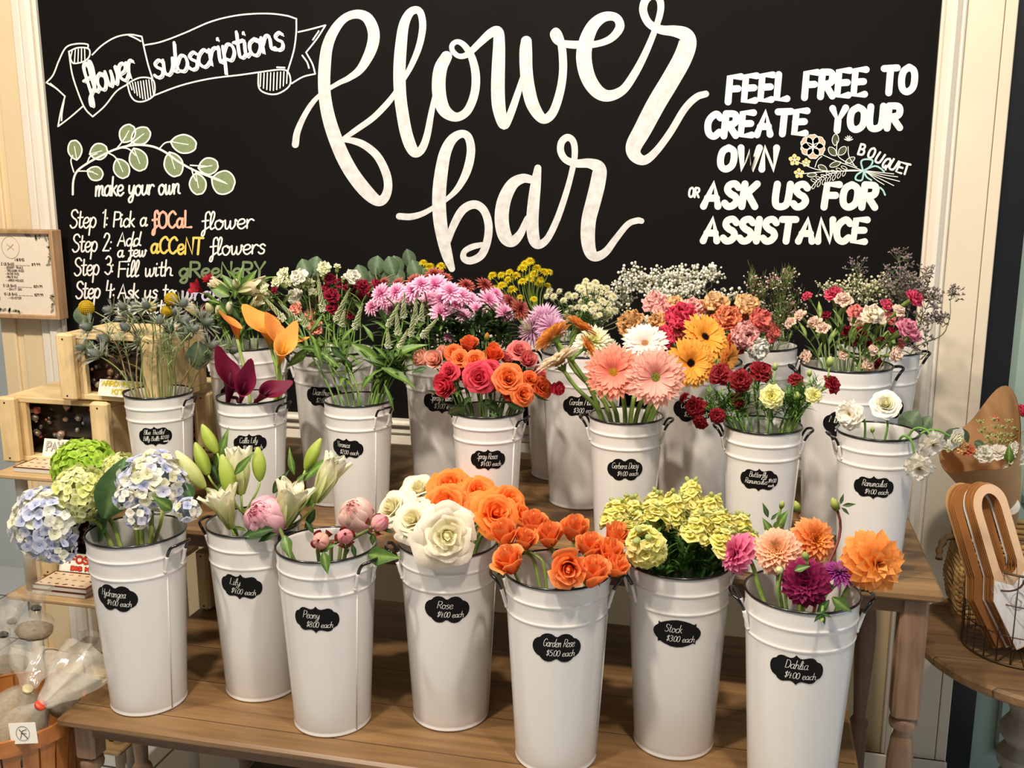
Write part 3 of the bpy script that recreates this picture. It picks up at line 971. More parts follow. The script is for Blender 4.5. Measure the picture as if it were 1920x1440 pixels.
def bucket(key, size, x, y, z, label, lines=None, plaque_kind='point', az=0.0, tilt=0.0, rot=0.0, lz=0.66, k=1.0, group=None, arc=None):
    """lines: [(text, x0, x1, y)] in label half-widths. az: the label's place round the bucket, degrees from straight towards the camera, positive to the right."""
    if size not in _protos:
        _protos[size] = bucket_proto(size)
        root = _protos[size]
    else:
        root = copy_tree(_protos[size], skip='price_label')
    root.location = (x, y, z)
    to_cam = math.atan2(0 - y, 0 - x)
    rot = R(rot) - .7 * (to_cam + PI / 2)
    root.rotation_euler = (0, 0, rot + to_cam + PI / 2)
    root.scale = (k, k, k)
    tag(root, label, 'bucket', group or 'white flower buckets')
    Rt, Rb, H = SIZES[size]
    BUCKETS[key] = dict(x=x, y=y, z=z, Rt=Rt * k, Rb=Rb * k, H=H * k)
    if lines is None:
        return root
    hw = .040 if size == 'large' else .0335
    hh = hw * .62
    a0 = -PI / 2 - rot + R(az)          # towards the camera in the bucket's own axes

    def wrap(px, py, h):
        ct, st = math.cos(R(tilt)), math.sin(R(tilt))
        qx, qy = px * hw, py * hh
        qx, qy = qx * ct - qy * st, qx * st + qy * ct
        zz = H * lz + qy
        r = Rb + (Rt - Rb) * zz / H + h
        a = a0 + qx / r
        return (r * math.cos(a), r * math.sin(a), zz)
    out = plaque(plaque_kind)
    mb = MB()
    n = len(out)
    rows = []
    for t in (0.0, .25, .5, .75, 1.0):
        rows.append([wrap(px * t, py * t, .0006) for px, py in out])
    mb.grid(rows, close=True)
    mb.grid([rows[-1], [wrap(px, py, .0001) for px, py in out]], close=True)
    lab = mb.build('price_label', STICKER, root)
    tb = MB()
    for text, xa, xb, yy, hgt in lines:
        write(tb, text, (xa, yy), (xb, yy), hgt, .021, lambda a, b_, h: wrap(a, b_, h + .0007), slant=.14, gap=10, lift=.0003, ydown=False)
    tb.build('handwriting', CHALK, lab)
    return root


def L2(a, b_='$4.00 each', wa=.5, shift=0.0):
    return [(a, -.5 + shift, -.5 + shift + wa, .10, .54), (b_, -.42, .72, -.56, .42)]


# front tier, on the low table
bucket('hyd', 'large', -1.068, 1.515, LT, 'large bucket labelled Hydrangea at the left end of the low table', L2('Hydrangea', wa=1.17, shift=-0.19), 'cloud', az=-32, tilt=-4, rot=-25, lz=0.71)
bucket('lily', 'large', -.884, 1.612, LT, 'large bucket labelled Lily on the low table, behind the Peony one', L2('Lily', wa=0.5, shift=0), 'point', az=-22, tilt=-6, rot=-10, lz=0.71)
bucket('peony', 'large', -.703, 1.532, LT, 'large bucket labelled Peony holding round pink buds', L2('Peony', '$8.00 each', wa=0.72, shift=-0.07), 'point', az=-16, tilt=-2, rot=-30, lz=0.685)
bucket('rose', 'large', -0.5, 1.6, LT, 'large bucket labelled Rose under the cream and orange roses', L2('Rose', wa=0.66, shift=0.08), 'cloud', az=-3, tilt=-2, rot=15, lz=0.715)
bucket('groze', 'large', -0.287, 1.515, LT, 'large bucket labelled Garden Rose with closed orange roses', L2('Garden Rose', '$5.00 each', wa=1.25, shift=-0.05), 'cloud', az=0, tilt=-1, rot=8, lz=0.7)
bucket('stock', 'large', -0.095, 1.605, LT, 'large bucket labelled Stock full of yellow flower spikes', L2('Stock', '$3.00 each', wa=0.68, shift=0), 'horn', az=0, tilt=-1, rot=25, lz=0.71)
bucket('dahlia', 'large', 0.1, 1.52, LT, 'large bucket labelled Dahlia at the right end of the low table', L2('Dahlia', wa=0.82, shift=0.1), 'point', az=-1, tilt=1, rot=10, lz=0.715)
# middle tier, small buckets along the front of the tall table
bucket('thistle', 'small', -1.179, 1.784, UT, 'small bucket labelled Blue Thistle and Billy Balls beside the wooden crates', [('Blue Thistle/', -.64, .58, .20, .46), ('Billy Balls', -.72, .24, -.44, .44), ('$2.00', .32, .78, -.30, .34), ('each', .48, .78, -.62, .24)], 'point', az=-12, tilt=0, rot=-18, lz=0.7)
bucket('calla', 'small', -.968, 1.784, UT, 'small bucket labelled Calla Lily behind the green lily buds', L2('Calla Lily', wa=1.05, shift=-0.1), 'point', az=-8, rot=-22, lz=0.69)
bucket('veronica', 'small', -.751, 1.814, UT, 'small bucket labelled Veronica with tall green spikes', L2('Veronica', '$2.00 each', wa=0.85, shift=-0.15), 'point', az=-24, tilt=-3, rot=-38, lz=0.675)
bucket('spray', 'small', -.476, 1.785, UT, 'small bucket labelled Spray Roses behind the cream and orange roses', L2('Spray Roses', wa=1.13, shift=-0.12), 'point', az=0, rot=-24, lz=0.69)
bucket('gerbera', 'small', -.214, 1.800, UT, 'small bucket labelled Gerbera Daisy behind the yellow stock', L2('Gerbera Daisy', wa=1.46, shift=-0.22), 'cloud', az=0, tilt=2, rot=0, lz=0.67)
bucket('butterfly', 'small', .033, 1.784, UT, 'small bucket labelled Butterfly Ranunculus holding dark red flowers', [('Butterfly', -.50, .40, .24, .46), ('Ranunculus', -.72, .42, -.36, .46), ('$4.00', .48, .88, -.18, .34), ('each', .48, .78, -.56, .24)], 'point', az=-2, rot=0, lz=0.68)
bucket('ranunculus', 'small', .227, 1.784, UT, 'small bucket labelled Ranunculus at the right end of the tall table', L2('Ranunculus', wa=1.18, shift=-0.06), 'point', az=0, rot=15, tilt=2, lz=0.68)
# back tiers, large buckets
bucket('alst', 'large', -1.080, 1.985, UT, 'large bucket of red and white alstroemeria behind the calla lilies', [('Alstroemeria', -.6, .6, .12, .34), ('$3.00 each', -.2, .5, -.44, .3)], 'point', az=-22, rot=0, lz=0.7)
bucket('dian', 'large', -.868, 1.965, UT, 'large bucket labelled Dianthus behind the green veronica spikes', L2('Dianthus', '$2.00 each', wa=0.95, shift=-0.1), 'point', az=-16, tilt=-2, rot=0, lz=0.74)
bucket('mums', 'large', -.612, 1.958, UT, 'large bucket of pink spray mums behind the Spray Roses bucket', L2('Spray Mums', '$3.00 each', wa=1.1, shift=-0.1), 'point', az=-6, tilt=-2, rot=0, lz=0.75)
bucket('gmums', 'large', -.343, 2.071, UT, 'large bucket labelled Garden Mums behind the gerbera stems', L2('Garden Mums', '$3.00 each', wa=1.3, shift=-0.15), 'point', az=0, rot=0, lz=0.69)
bucket('carn', 'large', -.097, 2.005, UT, 'large bucket of carnations between the gerberas and dark red ranunculus', L2('Carnation', '$2.00 each', wa=1.1, shift=-0.1), 'cloud', az=-4, rot=0, lz=0.75)
bucket('mini', 'large', .191, 2.034, UT, 'large bucket labelled Mini Carnations behind the white ranunculus', L2('Mini', '$2.00 each', wa=0.6, shift=-0.2), 'cloud', az=2, rot=10, lz=0.69)
bucket('ybut', 'large', -.635, 2.235, UT, 'large bucket by the wall hidden behind the pink spray mums')
bucket('wbut', 'large', -.425, 2.262, UT, 'large bucket by the wall behind the Garden Mums one')
bucket('wax', 'large', .020, 2.240, UT, 'large bucket of waxflower by the wall under the ASSISTANCE lettering')
bucket('stat', 'large', .271, 2.238, UT, 'large bucket of airy statice in the corner by the white trim', L2('Statice'), 'point', az=20, rot=10, lz=.66)
# ------------------------------------------------------------------ flower shapes, all about one unit in radius with +Z the way the flower faces
RNG = random.Random(11)


def jit(c, a, rng=RNG):
    k = 1 + rng.uniform(-a, a)
    return (min(1, c[0] * k), min(1, c[1] * (k + rng.uniform(-a, a) * .3)), min(1, c[2] * (k + rng.uniform(-a, a) * .3)))


def petal(mb, az, L, Wd, a0, a1, r0=0.0, z0=0.0, tm=.6, base=.25, tipp=2.0, cup=.15, ruf=0.0, nruf=2, cols=None, nt=5, ns=4, ph=0.0, M=None, fold=0.0):
    """A petal that leaves the axis at angle a0 and ends at a1 (degrees); cup lifts its edges towards the inside."""
    c0, c1, c2 = cols
    ca, sa = math.cos(az), math.sin(az)
    rr, zz = r0, z0
    rows, cr = [], []
    for i in range(nt + 1):
        t = i / nt
        ang = R(a0 + (a1 - a0) * t)
        if i:
            am = R(a0 + (a1 - a0) * (t - .5 / nt))
            rr += L / nt * math.sin(am)
            zz += L / nt * math.cos(am)
        if t <= tm:
            f = base + (1 - base) * math.sin(PI / 2 * t / tm)
        else:
            u = (t - tm) / (1 - tm)
            f = max(.04, (1 - u ** tipp) ** (1 / 1.6))
        w = Wd * f
        nr, nz_ = -math.cos(ang), math.sin(ang)
        row, rc = [], []
        col = mixc(c0, c1, t * 2) if t < .5 else mixc(c1, c2, t * 2 - 1)
        for j in range(ns + 1):
            s = -1 + 2 * j / ns
            off = cup * w * s * s + ruf * t * t * math.sin(nruf * PI * s + ph) + fold * w * abs(s)
            rad_, zed, lat = rr + nr * off, zz + nz_ * off, w * s
            row.append((ca * rad_ - sa * lat, sa * rad_ + ca * lat, zed))
            rc.append(col)
        rows.append(row); cr.append(rc)
    mb.grid(rows, cr, M)


def wrap(mb, az, span, R0, R1, H, flare, z0, cols, ruf=0.0, nt=6, ns=8, close=0.0, drop=.12, ph=0.0, edge=.28, M=None):
    """A broad petal that curls round the axis; flare rolls its lip outwards, close draws its top inwards."""
    c0, c1, c2 = cols
    rows, cr = [], []
    for i in range(nt + 1):
        t = i / nt
        row, rc = [], []
        for j in range(ns + 1):
            s = -1 + 2 * j / ns
            e = 1 - edge * abs(s) ** 3
            r = R0 + (R1 - R0) * math.sin(t * PI / 2) ** .75 + flare * t ** 3.2 * (.6 + .4 * e) - close * t ** 2.4
            r = max(.02, r + ruf * t * t * math.sin(5 * s + ph))
            z = z0 + H * e * (t - drop * t ** 4 * (1 if flare > 0 else 0)) - flare * .75 * t ** 5
            a = az + span * s * (1 - .12 * t * t)
            row.append((r * math.cos(a), r * math.sin(a), z + ruf * t * .7 * math.sin(4 * s + ph * 2)))
            rc.append(mixc(c0, c1, t * 2) if t < .5 else mixc(c1, c2, t * 2 - 1))
        rows.append(row); cr.append(rc)
    mb.grid(rows, cr, M)


GA = PI * (3 - math.sqrt(5))


def H3(a, b=None, c=None):
    a = hx(a)
    b = hx(b) if b else a
    c = hx(c) if c else b
    return (a, b, c)


def jc(cols, a, rng):
    k = 1 + rng.uniform(-a, a)
    return tuple(tuple(min(1, x * k) for x in c) for c in cols)


def rose(seed, cols, opening=1.0, n=26, inner=None, height=1.0):
    rng = random.Random(seed)
    mb = MB()
    for k in range(n):
        f = k / (n - 1)
        R1 = .07 + (.36 + .30 * opening) * f ** .85
        fl = (.03 + .34 * f ** 1.3) * opening * rng.uniform(.75, 1.2)
        Hh = (1.0 - (.18 + .22 * opening) * f) * height
        c = cols
        if inner:
            c = tuple(mixc(inner[i], cols[i], min(1, f * 1.5)) for i in range(3))
        wrap(mb, k * GA + rng.uniform(-.2, .2), 1.25 - .40 * f, .04 + .10 * f, R1, Hh * rng.uniform(.96, 1.04), fl, -.45 * height - .05 * f, jc(c, .09, rng), ruf=.012 + .035 * f * opening, ph=rng.random() * 6, nt=7, ns=8, edge=.16 + .1 * f)
    c = inner or cols
    mb.lathe([(.02, -.4 * height), (.13, -.1 * height), (.12, .10 * height), (.07, .26 * height), (.02, .32 * height)], 10, cols=[c[0], c[0], c[1], c[1], c[2]])
    return mb


def peony(seed, cols, n=34, open_=.2):
    rng = random.Random(seed)
    mb = MB()
    for k in range(n):
        f = k / (n - 1)
        R1 = .30 + .72 * f ** .7
        wrap(mb, k * GA + rng.uniform(-.3, .3), .95 - .25 * f, .15 + .35 * f, R1, (1.62 - .30 * f) * rng.uniform(.93, 1.03), 0, -.80, jc(cols, .08, rng), ruf=.02 + .03 * (1 - f), ph=rng.random() * 6, close=(.72 - .35 * open_) * R1 * (1.0 - .15 * f), edge=.22, nt=8, ns=8)
    mb.ball((0, 0, .05), .55, 14, 8, cols=cols[0])
    return mb


def peony_bud(seed, cols, stain):
    rng = random.Random(seed)
    mb = MB()
    for k in range(7):
        wrap(mb, k * GA, .95, .2, .86 + .02 * k, 1.75, 0, -.82, jc(cols, .07, rng), ruf=.02, ph=k, close=.78, edge=.12, nt=9, ns=10)
    for k in range(5):
        wrap(mb, k * 1.26 + .4, .42, .3, .93, rng.uniform(.45, .75), 0, -.84, stain, close=.05, edge=.7, nt=6, ns=6)
    return mb


def carnation(seed, cols, n=46, edge=None):
    rng = random.Random(seed)
    mb = MB()
    for k in range(n):
        f = (k + .5) / n
        a = 8 + 88 * f ** .8
        petal(mb, k * GA + rng.uniform(-.2, .2), rng.uniform(.80, 1.02), rng.uniform(.26, .36), a * .35, a + 8, 0, -.35 + .10 * (1 - f), tm=.93, base=.10, tipp=1.2, cup=.05, ruf=.13, nruf=2.4, cols=jc(cols, .10, rng), nt=5, ns=6, ph=rng.random() * 6)
    return mb


def phyllo(seed, cols, n, a_in, a_out, L_in, L_out, W_in, W_out, cup, tm=.6, tipp=2.0, curl=12, z=0.0, ruf=.02, base=.35, nt=4, ns=2, inner=None, pw=.75):
    rng = random.Random(seed)
    mb = MB()
    for k in range(n):
        f = (k + .5) / n
        a = a_in + (a_out - a_in) * f ** pw
        c = cols
        if inner:
            g = max(0, 1 - f * 2.2)
            c = tuple(mixc(cols[i], inner[i], g) for i in range(3))
        petal(mb, k * GA + rng.uniform(-.1, .1), (L_in + (L_out - L_in) * f ** .7) * rng.uniform(.92, 1.06), W_in + (W_out - W_in) * f, a - curl * .7, a + curl, .04 * f, z, tm=tm, base=base, tipp=tipp, cup=cup, ruf=ruf, cols=jc(c, .08, rng), nt=nt, ns=ns, ph=rng.random() * 6)
    return mb


def gerbera(seed, cols, inner, n=30, layers=3):
    rng = random.Random(seed)
    mb = MB()
    for l in range(layers):
        for k in range(n):
            a = 86 - 9 * l + rng.uniform(-5, 5)
            petal(mb, (k + .5 * l) * 2 * PI / n + rng.uniform(-.06, .06), (1.0 - .15 * l) * rng.uniform(.93, 1.03), .096, a - 24, a + 12, .05, -.02 + .03 * l, tm=.80, base=.40, tipp=3.2, cup=.18, ruf=.012, cols=jc(cols, .07, rng), nt=6, ns=4, ph=rng.random() * 6)
    for k in range(70):
        f = (k + .5) / 70
        petal(mb, k * GA, .20 + .16 * f, .026, 38 - 14 * f, 72 - 10 * f, .12 + .24 * f, .02, tm=.6, cup=.2, cols=jc(inner, .1, rng), nt=3, ns=2)
    return mb


def disc(seed, c_in, c_out, r=.22, n=90):
    rng = random.Random(seed)
    mb = MB()
    for k in range(n):
        f = (k + .5) / n
        a, q = k * GA, r * math.sqrt(f)
        mb.ball((q * math.cos(a), q * math.sin(a), .10 + .04 * (1 - f)), .022 + .006 * rng.random(), 5, 4, cols=jit(mixc(c_in, c_out, f), .15, rng), sz=1.8)
    mb.lathe([(r * 1.02, -.02), (r * 1.0, .09), (r * .6, .12), (1e-4, .13)], 16, cols=[c_out, c_out, c_in, c_in])
    return mb


def calyx(col, r=.28, h=.34, n=14, len_=.30):
    mb = MB(col)
    mb.lathe([(.06, -h - .06), (.10, -h), (r * .8, -h * .55), (r, -.12)], 12)
    for k in range(n):
        petal(mb, k * 2 * PI / n, len_, .05, 62, 84, r * .8, -.16, tm=.3, base=.8, tipp=1.0, cup=.1, cols=(col, col, mixc(col, (.3, .4, .15), .3)), nt=3, ns=2)
    return mb


def tube_calyx(col, L=1.25, r=.24):
    mb = MB(col)
    mb.lathe([(.07, -.35 - L), (r * .7, -.30 - L), (r, -.30 - L * .5), (r * .95, -.42), (r * 1.15, -.25)], 10)
    for k in range(5):
        petal(mb, k * 2 * PI / 5, .36, .13, 10, 32, r * .9, -.36, tm=.2, base=.9, tipp=1.0, cup=.2, cols=(col, col, col), nt=3, ns=2)
    return mb


def sepals(col, n=5, L=.8, a0=70, a1=150, r0=.12, z0=-.48, w=.13):
    mb = MB(col)
    mb.ball((0, 0, z0 - .06), .17, 8, 6, sz=1.1)
    for k in range(n):
        petal(mb, k * 2 * PI / n + .3, L, w, a0, a1, r0, z0, tm=.3, base=.8, tipp=1.0, cup=.2, cols=(col, col, col), nt=5, ns=2)
    return mb


def floret_ball(seed, pal, n=120, sz=.85, fl=.24, below=-.55):
    """A mophead of four-petalled florets."""
    rng = random.Random(seed)
    mb = MB()
    for k in range(n):
        z = 1 - (1 - below) * (k + .5) / n
        r = math.sqrt(max(0, 1 - z * z))
        a = k * GA
        d = Vector((r * math.cos(a), r * math.sin(a), z * sz))
        nrm = (Vector((d.x, d.y, d.z / sz)).normalized() + Vector((rng.uniform(-.4, .4), rng.uniform(-.4, .4), rng.uniform(-.4, .4)))).normalized()
        q = nrm.to_track_quat('Z', 'Y').to_matrix().to_4x4()
        M = Matrix.Translation(d * rng.uniform(.86, 1.0)) @ q @ Matrix.Rotation(rng.random() * 6, 4, 'Z') @ Matrix.Scale(fl * rng.uniform(.8, 1.15), 4)
        c = rng.choice(pal)
        for p in range(4):
            petal(mb, p * PI / 2, .85, .48, 58, 92, .03, 0, tm=.6, base=.35, tipp=2.0, cup=rng.uniform(.0, .3), ruf=.06, cols=jc(c, .08, rng), nt=3, ns=2, M=M, ph=rng.random() * 6)
        mb.ball((0, 0, .1), .1, 5, 4, M=M, cols=c[0])
    core = mixc(pal[0][0], (.05, .09, .03), .55)
    mb.ball((0, 0, 0), .66, 12, 8, sz=sz, cols=core)
    return mb


def thistle(seed):
    rng = random.Random(seed)
    g1, g2, gb = hx('68725e'), hx('a6aca0'), hx('7d8680')
    mb = MB(g1)
    mb.lathe([(.30, -.5), (.44, -.25), (.46, 0), (.38, .35), (.22, .62), (.04, .78)], 14, cols=[hx('58664f'), g1, g1, gb, gb, g2])
    for k in range(120):
        f = (k + .5) / 120
        z = -.40 + 1.15 * f
        r = .47 * math.sqrt(max(.02, 1 - ((z + .15) / .97) ** 2))
        a = k * GA
        d = Vector((math.cos(a), math.sin(a), .35 + .5 * f)).normalized()
        p = Vector((r * math.cos(a), r * math.sin(a), z))
        mb.tube([p, p + d * .13], [.022, .003], 4, caps=False, cols=[g1, g2])
    return mb


def bracts(seed, n=16, L=1.75):
    rng = random.Random(seed)
    mb = MB()
    a, b_ = hx('707c5a'), hx('bcc0b2')
    for k in range(n):
        az = k * 2 * PI / n + rng.uniform(-.1, .1)
        el = rng.uniform(48, 92)
        ln = L * rng.uniform(.75, 1.1)
        petal(mb, az, ln, .10, el, el + rng.uniform(-22, 10), .30, -.42, tm=.25, base=.8, tipp=1.0, cup=.3, cols=(a, mixc(a, b_, .6), b_), nt=5, ns=2)
        for s in (-1, 1):
            for t in (.35, .6):
                d = Vector((math.sin(R(el)) * math.cos(az + s * .35), math.sin(R(el)) * math.sin(az + s * .35), math.cos(R(el))))
                d0 = Vector((math.sin(R(el)) * math.cos(az), math.sin(R(el)) * math.sin(az), math.cos(R(el))))
                p = Vector((.3 * math.cos(az), .3 * math.sin(az), -.42)) + d0 * ln * t
                mb.tube([p, p + d * ln * .38], [.025, .002], 4, caps=False, cols=[mixc(a, b_, .5), b_])
    return mb


def billy(seed):
    mb = MB()
    c1, c2 = hx('d9bf2e'), hx('b8961a')
    mb.ball((0, 0, 0), .9, 14, 10, cols=c2)
    for k in range(190):
        z = 1 - 2 * (k + .5) / 190
        r = math.sqrt(1 - z * z)
        mb.ball((.9 * r * math.cos(k * GA), .9 * r * math.sin(k * GA), .9 * z), .085, 5, 4, cols=mixc(c1, c2, (k % 5) / 9))
    return mb


def lily_bud(seed, cols):
    """A long three-ridged bud, base at the origin, unit length."""
    mb = MB()
    rows, cr = [], []
    for i in range(13):
        t = i / 12
        r = .155 * (math.sin(PI * min(1, (t * .93 + .05))) ** .75) * (1.08 - .25 * t) + .012
        row = []
        for j in range(18):
            a = 2 * PI * j / 18
            row.append(((r * (1 + .10 * math.cos(3 * a))) * math.cos(a), (r * (1 + .10 * math.cos(3 * a))) * math.sin(a), t))
        rows.append(row)
        c = mixc(cols[0], cols[1], t * 2) if t < .5 else mixc(cols[1], cols[2], t * 2 - 1)
        cr.append([c] * 18)
    mb.grid(rows, cr, close=True)
    return mb


def lily_open(seed, cols, spread=22):
    """A half-open double lily, base at the origin, unit length."""
    rng = random.Random(seed)
    mb = MB()
    for k in range(3):
        petal(mb, k * 2.094, 1.0, .19, 16, 2 + spread, .02, 0, tm=.5, base=.4, tipp=1.6, cup=.55, ruf=.03, cols=cols, nt=8, ns=6, ph=k)
    for k in range(3):
        petal(mb, k * 2.094 + 1.05, .96, .21, 14, spread + 8, .02, .02, tm=.55, base=.4, tipp=1.6, cup=.4, ruf=.045, cols=jc(cols, .05, rng), nt=8, ns=6, ph=k * 2)
    for k in range(9):
        petal(mb, k * GA, rng.uniform(.78, .94), .12, 6, spread * rng.uniform(.6, 1.5), .01, .05, tm=.65, base=.3, tipp=1.5, cup=.4, ruf=.05, cols=(cols[1], cols[2], cols[2]), nt=7, ns=4, ph=k)
    return mb


def calla(seed, cols, throat, tip=.42, roll=1.0):
    """A furled spathe, base at the origin, unit length along +Z; the pointed lip is at +X."""
    mb = MB()
    nt, nu = 16, 36
    for side in (0, 1):
        rows, cr = [], []
        for i in range(nt + 1):
            t = i / nt
            row, rc = [], []
            for j in range(nu + 1):
                u = -PI * 1.08 + 2.16 * PI * j / nu
                back = .5 + .5 * math.cos(u)
                lip = t ** 4
                r = .035 + .165 * t ** 1.3 + lip * (.05 + .09 * back) * roll
                r += (.02 if j < 3 else 0) - side * .008
                tipf = math.exp(-(u / .42) ** 2) * t ** 7
                z = t * (.62 + .30 * back) - lip * .10 * (1 - back)
                r2 = r + tip * .28 * tipf
                z2 = z + tip * .42 * tipf - lip * .06 * roll * (1 - tipf)
                row.append((r2 * math.cos(u), r2 * math.sin(u), z2))
                c = mixc(cols[0], cols[1], t * 2) if t < .5 else mixc(cols[1], cols[2], t * 2 - 1)
                rc.append(mixc(c, throat, .6) if side else c)
            rows.append(row if not side else row[::-1]); cr.append(rc)
        mb.grid(rows, cr)
    return mb


def spike(seed, L=1.0, r=.075):
    """A speedwell spike: green buds at the tip, tiny white open florets lower down."""
    rng = random.Random(seed)
    mb = MB()
    g, w = hx('7f9650'), hx('eef0d8')
    mb.tube([(0, 0, 0), (.01, 0, .5), (0, .01, 1)], [r * .5, r * .45, r * .1], 6, cols=[g, g, g])
    n = 210
    for k in range(n):
        t = (k + .5) / n
        rr = r * (1.0 - .78 * t ** 1.5)
        a = k * GA
        c = w if (t < .12 or (k % 2 and t < .85)) else mixc(g, hx('b5c47e'), rng.random())
        mb.ball((rr * math.cos(a), rr * math.sin(a), t), .021 * (1.15 - .6 * t), 4, 3, cols=c)
    for k in range(26):
        a = rng.random() * 6.28
        q = r * rng.uniform(1.1, 1.6)
        mb.ball((q * math.cos(a), q * math.sin(a), rng.uniform(-.02, .22)), .018, 4, 3, cols=w)
    return mb


def stock_spike(seed, pal, L=1.0, n=22):
    """Ruffled double florets up a stalk of unit length; closed green buds on top."""
    rng = random.Random(seed)
    mb = MB()
    for k in range(n):
        t = (k + .5) / n
        a = k * GA + rng.uniform(-.3, .3)
        rr = .24 * (1 - .55 * t ** 2)
        size = .26 * (1 - .62 * t ** 1.6)
        d = Vector((math.cos(a), math.sin(a), .25 + .9 * t)).normalized()
        M = Matrix.Translation(Vector((rr * math.cos(a), rr * math.sin(a), t * .9))) @ d.to_track_quat('Z', 'Y').to_matrix().to_4x4() @ Matrix.Rotation(rng.random() * 6, 4, 'Z') @ Matrix.Scale(size, 4)
        c = rng.choice(pal)
        if t > .86:
            mb.ball((0, 0, 0), .55, 6, 5, M=M, cols=hx('b9c47a'), sz=1.4)
            continue
        for p in range(5):
            petal(mb, p * 1.2566, .95, .50, 66, 98, .03, 0, tm=.7, base=.3, cup=.05, ruf=.13, cols=jc(c, .07, rng), nt=3, ns=3, M=M, ph=rng.random() * 6)
        for p in range(5):
            petal(mb, p * 1.2566 + .6, .6, .36, 20, 75, .03, .02, tm=.7, base=.3, cup=.05, ruf=.14, cols=jc(c, .07, rng), nt=3, ns=2, M=M, ph=rng.random() * 6)
    return mb


def trumpet(seed, cols, spread=40, n=6):
    rng = random.Random(seed)
    mb = MB()
    for k in range(n):
        petal(mb, k * 2 * PI / n, 1.0, .22 if k % 2 else .27, 14, spread + 14 * (k % 2), .04, 0, tm=.6, base=.3, tipp=1.8, cup=.35, ruf=.03, cols=jc(cols, .06, rng), nt=6, ns=4, ph=k)
    return mb


def pod(col, tip, r=.36):
    mb = MB(col)
    mb.lathe([(.05, -.6), (r * .8, -.4), (r, 0), (r * .75, .4), (.03, .75)], 10, cols=[col, col, col, tip, tip])
    for k in range(5):
        petal(mb, k * 1.2566, .7, .14, 42, 6, .12, -.5, tm=.4, base=.7, tipp=1.0, cup=.3, cols=(col, col, mixc(col, tip, .3)), nt=4, ns=2)
    return mb


def leafmesh(name, W=.18, curl=35, fold=.25, c0='44662a', c1='5f8138', vein='86a152', tm=.42, tipp=1.1, base=.15, wav=.0, nt=10):
    """A leaf of unit length along +X, its upper side towards +Z."""
    mb = MB()
    a, b_, v = hx(c0), hx(c1), hx(vein)
    x, z = 0.0, 0.0
    rows, cr = [], []
    for i in range(nt + 1):
        t = i / nt
        ang = R(curl * (t - .35))
        if i:
            x += math.cos(ang) / nt
            z -= math.sin(ang) / nt
        if t <= tm:
            f = base + (1 - base) * math.sin(PI / 2 * t / tm)
        else:
            f = max(.02, (1 - ((t - tm) / (1 - tm)) ** tipp))
        w = W * f
        row, rc = [], []
        for s in (-1, -.66, -.33, 0, .33, .66, 1):
            row.append((x, w * s, z + fold * w * abs(s) + wav * math.sin(t * 17 + s * 2) * abs(s)))
            rc.append(mixc(v, mixc(a, b_, t), min(1, abs(s) * 2.4)) if abs(s) < .4 else mixc(a, b_, t * .7 + .3 * (s > 0)))
        rows.append(row); cr.append(rc)
    mb.grid(rows, cr)
    return mb.mesh(name, LEAF)


LEAVES = {
    'lance': leafmesh('leaf', .13, 40),
    'lance2': leafmesh('leaf', .12, -25, c0='3c5c26', c1='547634'),
    'broad': leafmesh('leaf', .24, 35, tm=.38, c0='3b5a28', c1='577a35'),
    'oval': leafmesh('leaf', .30, 25, tm=.45, tipp=1.8, c0='35522a', c1='47683a', vein='6d8a55', wav=.01),
    'round': leafmesh('leaf', .44, 18, fold=.08, tm=.5, tipp=2.4, base=.2, c0='4a5e42', c1='62785a', vein='82957a'),
    'dull': leafmesh('leaf', .40, 12, fold=.05, tm=.5, tipp=2.4, base=.2, c0='4c5f48', c1='5d7156', vein='7d8d70'),
    'pale': leafmesh('leaf', .11, 30, c0='6d8c3f', c1='8aa653', vein='aebf7d'),
    'dark': leafmesh('leaf', .16, 30, c0='26401c', c1='35532a', vein='4f6b3a'),
    'strap': leafmesh('leaf', .07, 55, c0='3f6426', c1='5a8138', tm=.5),
}


def leafclump(seed, n, spread, length, kinds, cols, W=.09, up=(20, 75)):
    """A tuft of unit-size leaves about the origin, for stalks clothed in too many leaves to count."""
    rng = random.Random(seed)
    mb = MB()
    for k in range(n):
        a = rng.random() * 2 * PI
        h = rng.random()
        c = mixc(hx(cols[0]), hx(cols[1]), rng.random())
        el = rng.uniform(*up)
        petal(mb, a, length * rng.uniform(.7, 1.15), W * rng.uniform(.7, 1.2), el, el + rng.uniform(10, 55), spread * rng.random() * .3, h, tm=.45, base=.25, tipp=1.1, cup=.1, fold=.25, ruf=.01, cols=(c, c, mixc(c, hx(cols[1]), .5)), nt=5, ns=2, ph=rng.random() * 6)
    return mb


# ------------------------------------------------------------------ planting
_mesh = {}


def shared(key, fn, name, mat, unit=False):
    if key not in _mesh:
        mb = fn()
        if unit:                                   # bring the widest radius to one
            q = sorted(math.hypot(p[0], p[1]) for p in mb.v)
            k = 1 / q[int(len(q) * .97)]
            mb.v = [(p[0] * k, p[1] * k, p[2] * k) for p in mb.v]
        _mesh[key] = mb.mesh(name, mat)
    return _mesh[key]


def facing(P, a):
    """a = (to the right, up, towards the viewer)"""
    c = Vector((CAM.x - P.x, CAM.y - P.y, 0)).normalized()
    r = Vector((-c.y, c.x, 0))
    return (r * a[0] + Vector((0, 0, 1)) * a[1] + c * a[2]).normalized()


def frame(P, axis, size, roll=0.0):
    return Matrix.Translation(P) @ axis.to_track_quat('Z', 'Y').to_matrix().to_4x4() @ Matrix.Rotation(roll, 4, 'Z') @ Matrix.Scale(size, 4)


def bez(a, b_, c, d, n=10):
    return [a * (1 - t) ** 3 + b_ * 3 * t * (1 - t) ** 2 + c * 3 * t * t * (1 - t) + d * t ** 3 for t in [k / n for k in range(n + 1)]]


STEMC = hx('6f9140')


